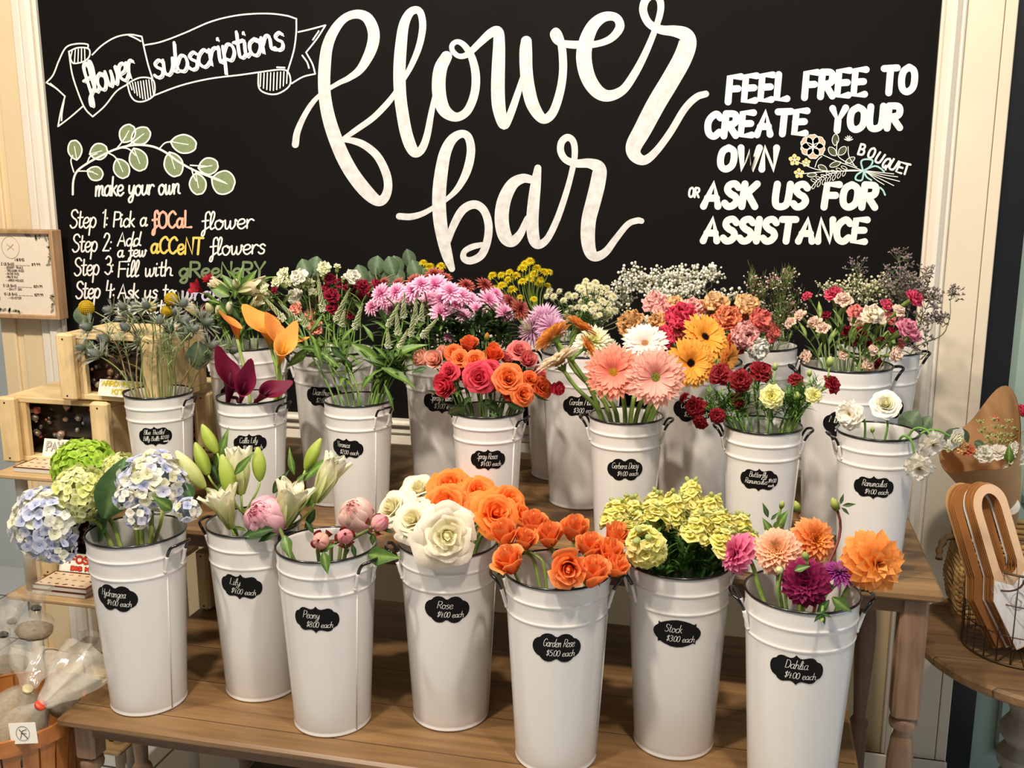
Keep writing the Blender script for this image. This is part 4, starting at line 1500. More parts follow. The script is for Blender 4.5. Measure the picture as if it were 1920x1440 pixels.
def stem_path(B, P, axis, back, droop=.5, rng=RNG, entry=None, pull=.45):
    """From the water in the bucket, over the rim line, up to the back of the flower."""
    end = P - axis * back
    cx, cy, zt = B['x'], B['y'], B['z'] + B['H']
    v = Vector((end.x - cx, end.y - cy))
    lim = B['Rt'] * .86
    if entry is None:
        k = min(lim, v.length * .42 + rng.uniform(0, .25) * B['Rt'])
        e = Vector((cx, cy)) + (v.normalized() * k if v.length > 1e-5 else v)
    else:
        e = Vector((cx + entry[0] * B['Rt'], cy + entry[1] * B['Rt']))
    E_ = Vector((e.x, e.y, zt - .004))
    b0 = Vector((cx - (e.x - cx) * .45, cy - (e.y - cy) * .45, B['z'] + .05 + .1 * B['H']))
    d = (end - E_).length
    upd = (E_ - b0).normalized()
    top = bez(E_, E_ + upd * d * .4, end - axis * d * pull, end, 9)
    low = [b0.lerp(E_, t) for t in (0, .5)]
    return low + top


def flower(name, label, cat, bkey, P, parts, stem_r, stem_col=STEMC, back=.02, group=None, leaves=(), axis=None, entry=None, pull=.45, foliage=None, extra=None, path=None):
    """parts: [(part name, mesh, matrix, [(sub-part name, mesh)])]. leaves: [(kind, position along stem, length, azimuth, lift)]"""
    B = BUCKETS[bkey]
    S = path or stem_path(B, P, axis, back, entry=entry, pull=pull)
    root = thing(name, label, cat, S[0], 0, group)
    o = S[0]
    T = Matrix.Translation(-o)
    mb = MB(stem_col)
    n = len(S)
    mb.tube([p - o for p in S], [stem_r * (1.1 - .25 * k / n) for k in range(n)], 7)
    mb.build('stem', STEM, root)
    for pn, me, M, subs in parts:
        q = link(pn, me, root, T @ M)
        for sn, sm in subs:
            link(sn, sm, q)
    for kind, t, ln, az, el in leaves:
        f = t * (n - 1)
        i = min(n - 2, int(f))
        p = S[i].lerp(S[i + 1], f - i)
        x = Vector((math.cos(R(az)) * math.cos(R(el)), math.sin(R(az)) * math.cos(R(el)), math.sin(R(el))))
        link('leaf', LEAVES[kind], root, T @ leaf_frame(p, x, ln))
    if foliage is not None:
        for me, M in foliage:
            link('foliage', me, root, T @ M)
    return root, S


def leaf_frame(p, x, ln, roll=0.0):
    y = Vector((0, 0, 1)).cross(x)
    if y.length < 1e-3:
        y = Vector((0, 1, 0))
    y.normalize()
    z = x.cross(y)
    M = Matrix((x, y, z)).transposed().to_4x4()
    return Matrix.Translation(p) @ M @ Matrix.Rotation(roll, 4, 'X') @ Matrix.Scale(ln, 4)


ORD = ['', 'second', 'third', 'fourth', 'fifth', 'sixth', 'seventh', 'eighth', 'ninth', 'tenth', 'eleventh', 'twelfth']


def ranks(items, what):
    """Labels for look-alikes by their place in the photograph: items are (u, v)."""
    n = len(items)
    idx = sorted(range(n), key=lambda i: items[i][0])
    out = [None] * n
    for k, i in enumerate(idx):
        if n == 1:
            s = what
        elif k == 0:
            s = 'leftmost ' + what
        elif k == n - 1:
            s = 'rightmost ' + what
        elif k < n / 2 and k < 12:
            s = ORD[k] + ' from the left, ' + what
        else:
            j = n - 1 - k
            s = ORD[min(j, 11)] + ' from the right, ' + what
        out[i] = s
    return out


def pxsize(d, P):
    return d * depth(P) / FPX
# ------------------------------------------------------------------ helpers that plant by the photograph
def P_(bkey, u, v, dy):
    return at_y(u, v, BUCKETS[bkey]['y'] + dy)


def leafpx(root, kind, u0, v0, u1, v1, y0, y1=None, roll=0.0, name='leaf'):
    a, b_ = at_y(u0, v0, y0), at_y(u1, v1, y0 if y1 is None else y1)
    x = b_ - a
    ln = x.length
    x.normalize()
    c = Vector((CAM.x - a.x, CAM.y - a.y, CAM.z - a.z)).normalized() + Vector((0, 0, .5))
    z = (c - x * c.dot(x)).normalized()
    y = z.cross(x)
    M = Matrix.Translation(a) @ Matrix((x, y, z)).transposed().to_4x4() @ Matrix.Rotation(R(roll), 4, 'X') @ Matrix.Scale(ln, 4)
    return link(name, LEAVES[kind], root, Matrix.Translation(-root.location) @ M)


def twig(root, mb_pts, col, name='stem', n=5):
    mb = MB(col)
    o = root.location
    for pts, r in mb_pts:
        mb.tube([Vector(p) - o for p in pts], r, n)
    return mb.build(name, STEM, root)


def single(name, cat, bkey, u, v, d, dy, face, label, head, subs=(), extra=(), stem=.0022, stem_col=STEMC, back=.35, group=None, entry=None, leaves=(), roll=None, stretch=None, pull=.45, hname='flower_head', path=None, tuft=False):
    """One flower on one stem. head: mesh; subs: sub-parts of the head; extra: further parts in the head's frame."""
    P = P_(bkey, u, v, dy)
    ax = facing(P, face)
    s = pxsize(d, P) / 2
    M = frame(P, ax, s, RNG.random() * 6 if roll is None else roll)
    if stretch:
        M = Matrix.Translation(P) @ Matrix.Diagonal((*stretch, 1)) @ Matrix.Translation(-P) @ M
    parts = [(hname, head, M, list(subs))] + [(n, m, M, []) for n, m in extra]
    r, S = flower(name, label, cat, bkey, P, parts, stem, stem_col, back * s, group, leaves, ax, entry, pull, path=path)
    if tuft:
        for q in (-3, -5):
            link('foliage', THL, r, Matrix.Translation(S[q] - S[0]) @ Matrix.Rotation(u, 4, 'Z') @ Matrix.Scale(.026, 4))
    return r, S


# ------------------------------------------------------------------ hydrangeas
HY = {'blue': [H3('aab4d8', 'c3cbe6', 'dfe2ee'), H3('e8ead9', 'f0efe2', 'f6f3ea'), H3('b4bcdc', 'd0d5ea', 'ecebf0'), H3('d6d9b8', 'ece9d2', 'f2efe0')],
      'pale': [H3('c9d37a', 'dde29a', 'eceab8'), H3('d8dc92', 'e8e8b4', 'f0eecb'), H3('c2cc68', 'd4da86', 'e6e6a8')],
      'lime': [H3('86b02c', 'a3c83e', 'bcd658'), H3('96bd38', 'b0d04e', 'c6dc6e')],
      'lilac': [H3('b9bfd9', 'd3d6e6', 'e9e7ec'), H3('d9d7a8', 'ebe8c8', 'f2efdc'), H3('9aa5cf', 'bac3e0', 'd8dcec'), H3('e4e2cf', 'eeebdf', 'f5f2ea')]}
hydr = []
for u, v, d, dy, face, pal, ent, st, lab in (
        (84, 982, 118, -.05, (-.55, -.05, .8), 'blue', (-.62, -.15), (1, 1, 1.22), 'pale blue hydrangea head drooping furthest out over the bucket edge'),
        (150, 925, 96, -.02, (-.35, .45, .8), 'pale', (-.45, -.05), (1, 1, 1.1), 'creamy yellow-green hydrangea head beside the blue drooping one'),
        (157, 873, 116, .10, (-.1, .8, .5), 'lime', (-.2, .3), (1, 1, .85), 'bright lime green hydrangea head, topmost of the bunch'),
        (228, 884, 70, .08, (.2, .6, .7), 'pale', (.0, .2), None, 'small cream-green hydrangea head behind the upright leaf'),
        (290, 905, 132, .02, (.15, .35, .9), 'lilac', (.35, .0), (1, 1, .86), 'wide white and lilac hydrangea head beside the lily buds')):
    me = shared(('hy', pal, lab[:6]), lambda: floret_ball(len(lab), HY[pal], n=120), 'flower_head', PETAL)
    r, S = single('hydrangea', 'flower', 'hyd', u, v, d, dy, face, lab, me, stem=.0042, stem_col=hx('8a9a4a'), back=.5, entry=ent, stretch=st, pull=.35)
    hydr.append(r)
Y0 = BUCKETS['hyd']['y']
leafpx(hydr[1], 'oval', 196, 972, 236, 858, Y0 - .03, Y0 + .0, 20)
leafpx(hydr[1], 'oval', 205, 950, 168, 1010, Y0 - .02, Y0 + .02, 0)
leafpx(hydr[2], 'oval', 120, 905, 100, 935, Y0 + .08)
leafpx(hydr[4], 'broad', 322, 955, 286, 930, Y0 - .05, Y0 - .08, -20)
leafpx(hydr[4], 'oval', 345, 905, 362, 940, Y0 + .03)
M = LEAVES['oval']
fl = shared(('hyfl',), lambda: floret_ball(5, HY['lilac'], n=22, fl=.5, below=-.9), 'floret_cluster', PETAL)
for u, v, d in ((258, 968, 44), (350, 956, 44), (232, 935, 36)):
    P = P_('hyd', u, v, -.05)
    link('floret_cluster', fl, hydr[4], Matrix.Translation(-hydr[4].location) @ frame(P, facing(P, (0, -.3, 1)), pxsize(d, P) / 2, u))
P = P_('hyd', 112, 1028, -.06)
link('floret_cluster', shared(('hyfl2',), lambda: floret_ball(6, HY['blue'], n=34, fl=.4, below=-.9), 'floret_cluster', PETAL), hydr[0], Matrix.Translation(-hydr[0].location) @ frame(P, facing(P, (.1, -.5, 1)), pxsize(56, P) / 2, 1))
twig(hydr[4], [([P_('hyd', 307, 952, -.03), P_('hyd', 300, 985, 0), P_('hyd', 289, 1018, .02)], .0035)], hx('9aa04e'))

# ------------------------------------------------------------------ lilies: stems that each carry several buds and blooms
LB = shared(('lb',), lambda: lily_bud(1, H3('9db04a', 'a9bc50', 'c3cf74')), 'bud', PETAL)
LBP = shared(('lbp',), lambda: lily_bud(2, H3('b9c46a', 'd5da94', 'eeecc4')), 'bud', PETAL)
LO = [shared(('lo', k), lambda: lily_open(k, H3('a3b257', 'dfe1ab', 'f6f2dc'), 10 + 9 * k), 'flower_head', PETAL) for k in (0, 1, 2)]


def lily(label, base_uv, base_dy, heads, leaves, entry):
    B = BUCKETS['lily']
    node = P_('lily', *base_uv, base_dy)
    S = stem_path(B, node, Vector((.0, 0, 1)), 0, entry=entry, pull=.3)
    root = thing('lily_stem', label, 'flower', S[0], 0, 'lily stems in the Lily bucket')
    twig(root, [(S, .0032)], hx('7f9a45'), n=7)
    ped = []
    for part, mesh, u0, v0, u1, v1, dy0, dy1, fat in heads:
        a, b_ = P_('lily', u0, v0, dy0), P_('lily', u1, v1, dy1)
        x = (b_ - a)
        ln = x.length
        M = Matrix.Translation(a) @ x.to_track_quat('Z', 'Y').to_matrix().to_4x4() @ Matrix.Rotation(RNG.random() * 6, 4, 'Z') @ Matrix.Diagonal((ln * fat, ln * fat, ln, 1))
        link(part, mesh, root, Matrix.Translation(-root.location) @ M)
        ped.append((bez(S[-3], node, a - x * .35, a, 8), .0022))
    twig(root, ped, hx('8aa54c'), name='pedicel')
    for kind, u0, v0, u1, v1, dy in leaves:
        leafpx(root, kind, u0, v0, u1, v1, B['y'] + dy, roll=RNG.uniform(-30, 30))
    return root


lily('lily stem with three green buds leaning out towards the hydrangeas', (418, 925), .02,
     [('bud', LB, 407, 849, 379, 796, .02, .04, 1.15), ('bud', LB, 390, 890, 366, 830, 0, .02, 1.15), ('bud', LBP, 384, 914, 330, 845, -.04, -.05, 1.05)],
     [('lance', 404, 880, 428, 802, .05), ('dark', 412, 905, 392, 862, .04), ('lance2', 418, 900, 396, 935, .03)], (-.2, .1))
lily('lily stem with tall cream bloom between two upright green buds', (456, 960), 0,
     [('bud', LB, 437, 932, 416, 852, -.02, -.01, 1.1), ('flower_head', LO[0], 452, 928, 447, 834, .0, .02, 1.0), ('bud', LB, 487, 901, 483, 838, .02, .04, 1.25)],
     [('lance', 440, 890, 475, 848, -.03), ('dark', 425, 900, 415, 850, .03)], (-.05, .2))
lily('short lily stem with one opened cream bloom at the bucket rim', (440, 1000), -.03,
     [('flower_head', LO[2], 434, 992, 405, 910, -.04, -.05, 1.0)], [('lance', 462, 996, 425, 985, -.03)], (-.3, -.3))
lily('lily stem with two large cream blooms and a slim bud above the pink peony', (545, 985), .0,
     [('flower_head', LO[1], 528, 990, 556, 900, -.04, -.03, 1.1), ('flower_head', LO[0], 591, 942, 637, 852, .0, .02, .95), ('bud', LB, 573, 880, 602, 822, .03, .05, 1.15), ('bud', LB, 600, 900, 615, 858, .05, .06, 1.0)],
     [('dark', 512, 925, 540, 882, .0), ('lance', 552, 890, 540, 838, .03), ('lance', 570, 902, 628, 848, .03), ('lance2', 575, 950, 630, 880, .03), ('dark', 590, 955, 570, 995, 0), ('lance', 555, 905, 575, 885, .0)], (.45, 0))

# ------------------------------------------------------------------ peonies
PINK = H3('e79fb6', 'f0b2c4', 'f6cdd6')
BLUSH = H3('e8a9a8', 'f2c3bd', 'f8e0d6')
BUDC = H3('e9b391', 'f0c3a6', 'f0b3b0')
STAIN = H3('6e7a34', '8a2c38', 'a3364a')
pb = shared(('pb',), lambda: peony_bud(3, BUDC, STAIN), 'bud', PETAL, True)
pb2 = shared(('pb2',), lambda: peony_bud(5, H3('ecb0a8', 'f0bdb5', 'e89aa8'), STAIN), 'bud', PETAL, True)
sep = shared(('sep',), lambda: sepals(hx('5c6f32'), 5, .55, 80, 60, .2, -.72, .2), 'sepals', LEAF)
r, S = single('peony', 'flower', 'peony', 497, 968, 82, .03, (-.35, .5, .8), 'big open pink peony leaning out over the Lily bucket', shared(('pe',), lambda: peony(2, PINK, 30), 'flower_head', PETAL, True), extra=[('sepals', sep)], stem=.0036, stem_col=hx('5d6a34'), back=.7, entry=(-.82, -.1))
YP = BUCKETS['peony']['y']
leafpx(r, 'broad', 533, 1004, 545, 1050, YP - .03, YP - .05, 10); leafpx(r, 'dark', 512, 992, 440, 1010, YP + .0); leafpx(r, 'dark', 520, 1000, 480, 1016, YP)
for u, v, d, dy, face, me, lab, ent in ((666, 962, 66, .05, (-.2, .6, .7), shared(('pe2',), lambda: peony(7, BLUSH, 24, .1), 'flower_head', PETAL, True), 'half-open blush peony, largest over the Peony bucket', (.2, .3)),
                                         (602, 1014, 44, -.05, (-.25, .35, .9), pb, 'round peach peony bud with a dark red stain, nearest the bucket middle', (-.05, -.3)),
                                         (647, 1006, 40, -.02, (.0, .5, .8), pb2, 'round pink peony bud between the blush peony and the peach bud', (.15, -.1)),
                                         (712, 980, 44, .0, (.5, .6, .6), pb2, 'pink peony bud leaning away next to the white roses', (.45, -.05))):
    r, S = single('peony', 'flower', 'peony', u, v, d, dy, face, lab, me, extra=[('sepals', sep)], stem=.0034, stem_col=hx('5f6d36'), back=.75, entry=ent, hname='bud' if me is not None and 'bud' in lab else 'flower_head')
    if '602' == str(u):
        leafpx(r, 'broad', 606, 1035, 615, 1078, YP - .09, YP - .10, 0); leafpx(r, 'dark', 588, 1000, 572, 975, YP + .05); leafpx(r, 'broad', 600, 1032, 630, 1020, YP - .05)
    if u == 712:
        leafpx(r, 'broad', 690, 1040, 748, 1046, YP - .02, YP - .04, 30); leafpx(r, 'dark', 718, 992, 742, 1000, YP + .02); leafpx(r, 'broad', 700, 1000, 698, 1025, YP)
    if u == 647:
        leafpx(r, 'dark', 660, 1020, 668, 1050, YP - .02); leafpx(r, 'dark', 655, 1030, 640, 1048, YP)

# ------------------------------------------------------------------ roses
WHITE = H3('e6dfb6', 'f1ead0', 'f6efdf')
ORANGE = H3('e05a1c', 'f47c2c', 'f89848')
ORANGE2 = H3('d8581e', 'ee7a34', 'f6a060')
ro = {('w', k): shared(('rw', k), lambda: rose(20 + k, WHITE, 1.15, 19, inner=H3('dfdc96', 'ece6b4', 'f2ecca')), 'flower_head', PETAL, True) for k in (0, 1)}
ro.update({('o', k): shared(('ro', k), lambda: rose(30 + k, ORANGE, 1.0, 18), 'flower_head', PETAL, True) for k in (0, 1)})
rsep = shared(('rsep',), lambda: sepals(hx('5a7034'), 5, .75, 75, 125, .12, -.50, .11), 'sepals', LEAF)
for u, v, d, dy, face, k, lab, ent in ((733, 950, 78, .04, (-.6, .7, .5), ('w', 0), 'cream rose with its side showing, beside the peony buds', (-.6, .1)),
                                  (786, 914, 74, .10, (-.1, .8, .5), ('w', 1), 'cream rose at the back, touching the topmost orange one', (-.3, .5)),
                                  (772, 974, 82, -.02, (-.3, .6, .75), ('w', 1), 'cream rose in the middle of the white ones', (-.5, -.2)),
                                  (838, 1004, 118, -.10, (.05, .25, .95), ('w', 0), 'largest cream rose, hanging over the front of the Rose bucket', (.0, -.6)),
                                  (845, 908, 76, .10, (.0, .7, .7), ('o', 0), 'bright orange rose, topmost of the bunch', (-.1, .5)),
                                  (898, 920, 66, .09, (.2, .7, .7), ('o', 1), 'orange rose at the back beside the topmost one', (.1, .5)),
                                  (834, 944, 80, .02, (-.1, .45, .9), ('o', 1), 'orange rose facing out just above the largest cream rose', (-.05, .0)),
                                  (892, 954, 62, .04, (.0, .5, .85), ('o', 0), 'small orange rose in the centre of the orange ones', (.1, .2)),
                                  (930, 962, 84, -.03, (.2, .5, .85), ('o', 0), 'wide orange rose low in the bunch above the garden roses', (.3, -.2)),
                                  (958, 938, 66, .05, (.5, .6, .6), ('o', 1), 'orange rose on the side away from the cream roses', (.5, .2)),
                                  (982, 964, 50, .03, (.7, .5, .4), ('o', 1), 'small orange rose half hidden behind the garden rose buds', (.6, .1))):
    single('rose', 'flower', 'rose', u, v, d, dy, face, lab, ro[k], extra=[('sepals', rsep)], stem=.003, stem_col=hx('5c7a36'), back=.5, entry=ent,
           leaves=[('dark', .86, .045, RNG.random() * 360, -10), ('dark', .80, .05, RNG.random() * 360, 0)])
gr = [shared(('gr', k), lambda: rose(40 + k, ORANGE2, .32 + .1 * k, 14, height=1.5), 'flower_head', PETAL, True) for k in (0, 1, 2)]
for u, v, d, dy, face, k, lab, ent in ((944, 998, 54, .02, (-.3, .6, .6), 0, 'closed orange garden rose standing against the big orange roses', (-.5, .3)),
                                  (984, 1008, 44, .02, (.1, .8, .5), 1, 'slim closed orange garden rose, second in the row from the rose bucket', (-.3, .2)),
                                  (953, 1046, 66, -.06, (-.5, .35, .75), 2, 'orange garden rose drooping over the bucket edge by the handle', (-.75, -.3)),
                                  (1001, 978, 48, .06, (-.05, .9, .35), 0, 'upright orange garden rose, topmost over the Garden Rose bucket', (-.1, .4)),
                                  (1031, 1000, 52, .04, (.0, .85, .4), 1, 'closed orange garden rose in the middle of the upright row', (.0, .2)),
                                  (1079, 988, 50, .05, (.15, .9, .4), 0, 'orange garden rose standing alone above the bare stems', (.2, .3)),
                                  (1106, 1020, 54, .0, (.1, .7, .6), 1, 'orange garden rose beside the yellow stock, just below the topmost pair', (.35, .1)),
                                  (1066, 1066, 72, -.09, (.0, .25, .95), 2, 'large open orange garden rose facing out over the bucket rim', (.1, -.6)),
                                  (1112, 1068, 66, -.07, (.25, .3, .9), 1, 'crumpled orange garden rose beside the large open one at the rim', (.4, -.5)),
                                  (1146, 1032, 62, -.01, (.5, .55, .65), 2, 'orange garden rose pressed against the stock flowers', (.6, .0)),
                                  (1156, 1003, 52, .03, (.6, .7, .4), 0, 'orange garden rose, highest on the side of the stock bucket', (.6, .2)),
                                  (1160, 1060, 46, -.04, (.8, .3, .5), 1, 'deep orange garden rose, lowest on the side of the stock bucket', (.7, -.2))):
    if v < 1050 or k < 2:
        face = (face[0] * .7, 1.0, .28)
    single('garden_rose', 'flower', 'groze', u, v, d, dy, face, lab, gr[k], extra=[('sepals', rsep)], stem=.0026, stem_col=hx('6b7f3a'), back=.55, entry=ent, roll=RNG.random() * 6)

# ------------------------------------------------------------------ stock
SP = [H3('d8d260', 'ece47e', 'f3eda4'), H3('e0d870', 'f0e890', 'f6f0b4'), H3('cccb58', 'e2dd76', 'eee79a')]
ss = [shared(('ss', k), lambda: stock_spike(60 + k, SP, n=24), 'flower_spike', PETAL) for k in (0, 1, 2)]
sl = [shared(('sl', k), lambda: leafclump(70 + k, 16, .12, .5, 0, ('2f5220', '4f7a34'), W=.075, up=(15, 50)), 'foliage', LEAF) for k in (0, 1)]
stk = [(1152, 985, 1160, 928, 0, (-.7, 0)), (1190, 985, 1182, 920, .05, (-.4, .2)), (1222, 975, 1238, 912, .06, (-.2, .4)), (1255, 985, 1268, 912, .04, (.0, .2)), (1288, 970, 1300, 888, .08, (.1, .5)), (1325, 985, 1342, 918, .05, (.3, .3)),
       (1352, 1000, 1352, 950, .0, (.4, 0)), (1378, 1010, 1396, 955, .03, (.6, .2)), (1300, 1010, 1325, 955, -.04, (.1, -.2)), (1345, 1035, 1372, 985, -.05, (.5, -.3)), (1212, 1030, 1200, 990, -.09, (-.3, -.5)), (1228, 985, 1240, 945, -.02, (-.2, 0)), (1395, 1035, 1412, 990, .0, (.75, 0)), (1172, 1005, 1158, 970, -.04, (-.6, -.3))]
labs = ranks([(a[2], a[3]) for a in stk], 'pale yellow stock spike in the Stock bucket')
labs[4] = 'pale yellow stock spike with green bud tip, tallest in the Stock bucket'
labs[10] = 'pale yellow stock bloom facing straight out over the bucket rim'
for (u0, v0, u1, v1, dy, ent), lab, k in zip(stk, labs, range(99)):
    a, b_ = P_('stock', u0, v0, dy), P_('stock', u1, v1, dy + (.02 if k != 10 else -.05))
    x = b_ - a
    ln = x.length
    x.normalize()
    M = Matrix.Translation(a) @ x.to_track_quat('Z', 'Y').to_matrix().to_4x4() @ Matrix.Rotation(k, 4, 'Z') @ Matrix.Diagonal((.072, .072, ln, 1) if k != 10 else (.09, .09, .06, 1))
    B = BUCKETS['stock']
    S = stem_path(B, a, x, -ln * .3, entry=ent)
    ft = []
    for q in range(3):
        p = S[2].lerp(S[-2], -.1 + .36 * q) - Vector((0, 0, .03))
        ft.append((sl[(k + q) % 2], Matrix.Translation(p) @ Matrix.Rotation(k * 2.1 + q, 4, 'Z') @ Matrix.Scale(.062, 4)))
    flower('stock_stem', lab, 'flower', 'stock', b_, [('flower_spike', ss[k % 3], M, [])], .0026, hx('5f8540'), path=S, group='stock stems in the Stock bucket', foliage=ft)

# ------------------------------------------------------------------ dahlias
dsep = shared(('dsep',), lambda: sepals(hx('6d8a3c'), 6, .45, 75, 110, .15, -.35, .13), 'sepals', LEAF)
YD = BUCKETS['dahlia']['y']
D = {}
D['pink'] = shared(('dk1',), lambda: phyllo(81, H3('d94c86', 'ea6c9e', 'f29abb'), 70, 5, 128, .42, .98, .12, .26, .45, curl=14, inner=H3('c43f78', 'd9548a', 'e57aa6'), pw=.8), 'flower_head', PETAL, True)
D['peach'] = shared(('dk2',), lambda: phyllo(82, H3('f0a878', 'f4b58e', 'f6cbb0'), 130, 4, 122, .34, .96, .09, .19, .55, curl=16, inner=H3('f0c268', 'f2bf70', 'f4be86'), pw=.85), 'flower_head', PETAL, True)
D['orange'] = shared(('dk3',), lambda: phyllo(83, H3('e8722a', 'f28f42', 'f4ae76'), 90, 4, 118, .45, 1.02, .10, .20, .42, curl=16, inner=H3('e08a2a', 'ee9a3a', 'f0a850')), 'flower_head', PETAL, True)
D['big'] = shared(('dk4',), lambda: phyllo(84, H3('ec8428', 'f4983e', 'f6a85e'), 80, 6, 150, .55, 1.0, .14, .25, .35, curl=26, ruf=.11, inner=H3('e8a03a', 'f0a648', 'f4b060')), 'flower_head', PETAL, True)
D['wine'] = shared(('dk5',), lambda: phyllo(85, H3('5e0a30', '85164a', '9c2a5c'), 95, 5, 125, .45, 1.0, .11, .21, .4, curl=16, ruf=.04), 'flower_head', PETAL, True)
D['purple'] = shared(('dk6',), lambda: phyllo(86, H3('6a1c64', '8c2a80', 'a64a98'), 120, 4, 100, .3, 1.02, .05, .085, .2, curl=18, inner=H3('8a5a60', 'a06a76', 'a8608a')), 'flower_head', PETAL, True)
dah = {}
for u, v, d, dy, face, k, lab, ent, st in (
        (1380, 1037, 72, .02, (-.75, .25, .55), 'pink', 'bright pink dahlia facing away towards the stock', (-.75, .1), (1, 1, 1.25)),
        (1457, 1033, 92, .0, (-.15, .45, .85), 'peach', 'pale peach ball dahlia with yellow middle', (-.4, -.1), None),
        (1526, 1012, 92, .08, (.45, .45, .7), 'orange', 'orange dahlia behind the dark red bud stalk', (.0, .4), None),
        (1510, 1094, 96, -.05, (-.1, .15, .95), 'wine', 'dark wine red dahlia low over the bucket rim', (.0, -.5), None),
        (1573, 1075, 72, .0, (.05, .95, .3), 'purple', 'purple dahlia seen from its side', (.35, -.2), (1, 1, .9)),
        (1640, 1055, 112, .0, (.45, .2, .85), 'big', 'largest dahlia, shaggy orange, leaning out over the table edge', (.7, -.05), (1, 1, 1.12))):
    r, S = single('dahlia', 'flower', 'dahlia', u, v, d, dy, face, lab, D[k], extra=[('sepals', dsep)], stem=.0036, stem_col=hx('7f9a4a'), back=.3, entry=ent, stretch=st)
    dah[k] = r
leafpx(dah['peach'], 'broad', 1460, 985, 1478, 955, YD + .03); leafpx(dah['wine'], 'broad', 1490, 1070, 1520, 1060, YD - .06); leafpx(dah['purple'], 'broad', 1560, 1120, 1600, 1150, YD - .09, roll=20); leafpx(dah['purple'], 'dark', 1555, 1125, 1530, 1160, YD - .09)
pdb = shared(('pdb',), lambda: pod(hx('7f9a42'), hx('c3cc72')), 'bud', PETAL)
pdp = shared(('pdp',), lambda: pod(hx('7a6a52'), hx('dfe0a8'), .42), 'bud', PETAL)
for u, v, d, dy, face, me, lab, ent, sc_ in ((1566, 947, 46, .06, (-.35, .9, .3), pdb, 'green dahlia bud on a long dark red stalk, highest of all', (.3, .2), hx('6b2f2a')),
                                        (1495, 951, 38, .10, (-.3, .9, .2), pdb, 'green dahlia bud against the wooden table edge, on a red stalk', (.05, .4), hx('6b4030')),
                                        (1466, 947, 28, .05, (.2, .9, .3), pdb, 'small green dahlia bud with leaves above the peach dahlia', (-.3, .2), hx('7c9a45')),
                                        (1462, 1068, 40, -.08, (-.2, .2, .95), pdp, 'plump purple-tinted dahlia bud below the peach dahlia', (-.4, -.4), hx('7f9a4a')),
                                        (1510, 1043, 36, -.06, (-.2, .8, .5), pdb, 'nodding green dahlia bud in front of the orange dahlia', (.0, -.2), hx('9aa85a')),
                                        (1541, 1156, 34, -.11, (.0, -.5, .85), pdb, 'green dahlia bud hanging over the front of the bucket', (.3, -.8), hx('6f8a3e'))):
    r, S = single('dahlia_bud', 'flower bud', 'dahlia', u, v, d, dy, face, lab, me, stem=.0025, stem_col=sc_, back=.6, entry=ent, hname='bud')
    if u == 1566:
        leafpx(r, 'dark', 1580, 948, 1606, 945, YD + .05, roll=20); leafpx(r, 'dark', 1576, 945, 1582, 925, YD + .06); leafpx(r, 'dark', 1578, 952, 1594, 966, YD + .05)
    if u == 1466:
        leafpx(r, 'dark', 1440, 970, 1430, 942, YD + .05); leafpx(r, 'broad', 1445, 1000, 1430, 970, YD + .04); leafpx(r, 'broad', 1452, 1000, 1476, 965, YD + .04); leafpx(r, 'dark', 1446, 975, 1460, 960, YD + .05)
    if u == 1541:
        for a in range(5):
            leafpx(r, 'dark', 1541, 1150, 1541 + 20 * math.cos(a * 1.25), 1158 + 16 * math.sin(a * 1.25), YD - .115)
# ------------------------------------------------------------------ thistles and billy balls
TH = [shared(('th', k), lambda: thistle(90 + k), 'thistle_head', PETAL) for k in (0, 1)]
BR = [shared(('br', k), lambda: bracts(95 + k), 'bracts', LEAF) for k in (0, 1, 2)]
YT = BUCKETS['thistle']['y']
THL = shared(('thl',), lambda: leafclump(3, 11, .3, 1.0, 0, ('5e7448', '7c8f64'), W=.06, up=(35, 85)), 'foliage', LEAF)


def around(bkey, u, up=.75, tw=.5, k=1.0):
    B = BUCKETS[bkey]
    p = at_y(u, 700, B['y'])
    return ((p.x - B['x']) / (B['Rt'] * 1.6) * k, up, tw)


TS = [(204, 582, 30), (230, 575, 30), (254, 576, 34), (163, 613, 36), (235, 614, 34), (236, 592, 28), (195, 636, 38), (260, 638, 34), (179, 664, 38), (152, 652, 28), (251, 709, 34), (318, 616, 34), (346, 601, 34),
      (327, 586, 30), (344, 569, 32), (388, 604, 36), (365, 617, 30), (400, 648, 36), (438, 656, 34), (274, 572, 30), (300, 600, 28), (378, 590, 30)]
lab = ranks([(a, b_) for a, b_, c in TS], 'spiky grey-blue thistle over the Blue Thistle bucket')
lab[10] = 'spiky thistle hanging lowest, just above the Blue Thistle bucket rim'
lab[18] = 'greenish thistle on the stalk that leans out furthest towards the calla lilies'
for k, (u, v, d) in enumerate(TS):
    dy = [-.06, .03, .07, -.02, -.04, .06, .0, .05][k % 8]
    f = around('thistle', u, .55 + .4 * (k % 3) / 2, .2 + .35 * (k % 4) / 3)
    single('thistle', 'flower', 'thistle', u, v, d * 1.0, dy, f, lab[k], TH[k % 2], extra=[('bracts', BR[k % 3])], stem=.0016, stem_col=hx('7f8a52') if k % 3 else hx('7a6a4a'), back=.45, hname='thistle_head', pull=.5, group='thistles in the Blue Thistle bucket', tuft=(k % 3 != 2))
bl = shared(('bl',), lambda: billy(1), 'flower_head', PETAL)
bb = [(162, 577, 30), (283, 576, 22), (321, 561, 27), (312, 584, 22)]
for (u, v, d), l in zip(bb, ('yellow billy ball at the outer edge of the thistles by the framed sign', 'small yellow billy ball in the middle of the thistles', 'yellow billy ball, higher one of the close pair', 'yellow billy ball, lower one of the close pair')):
    single('billy_ball', 'flower', 'thistle', u, v, d, .02, around('thistle', u, .9, .2), l, bl, stem=.0013, stem_col=hx('8f9a5a'), back=.9)
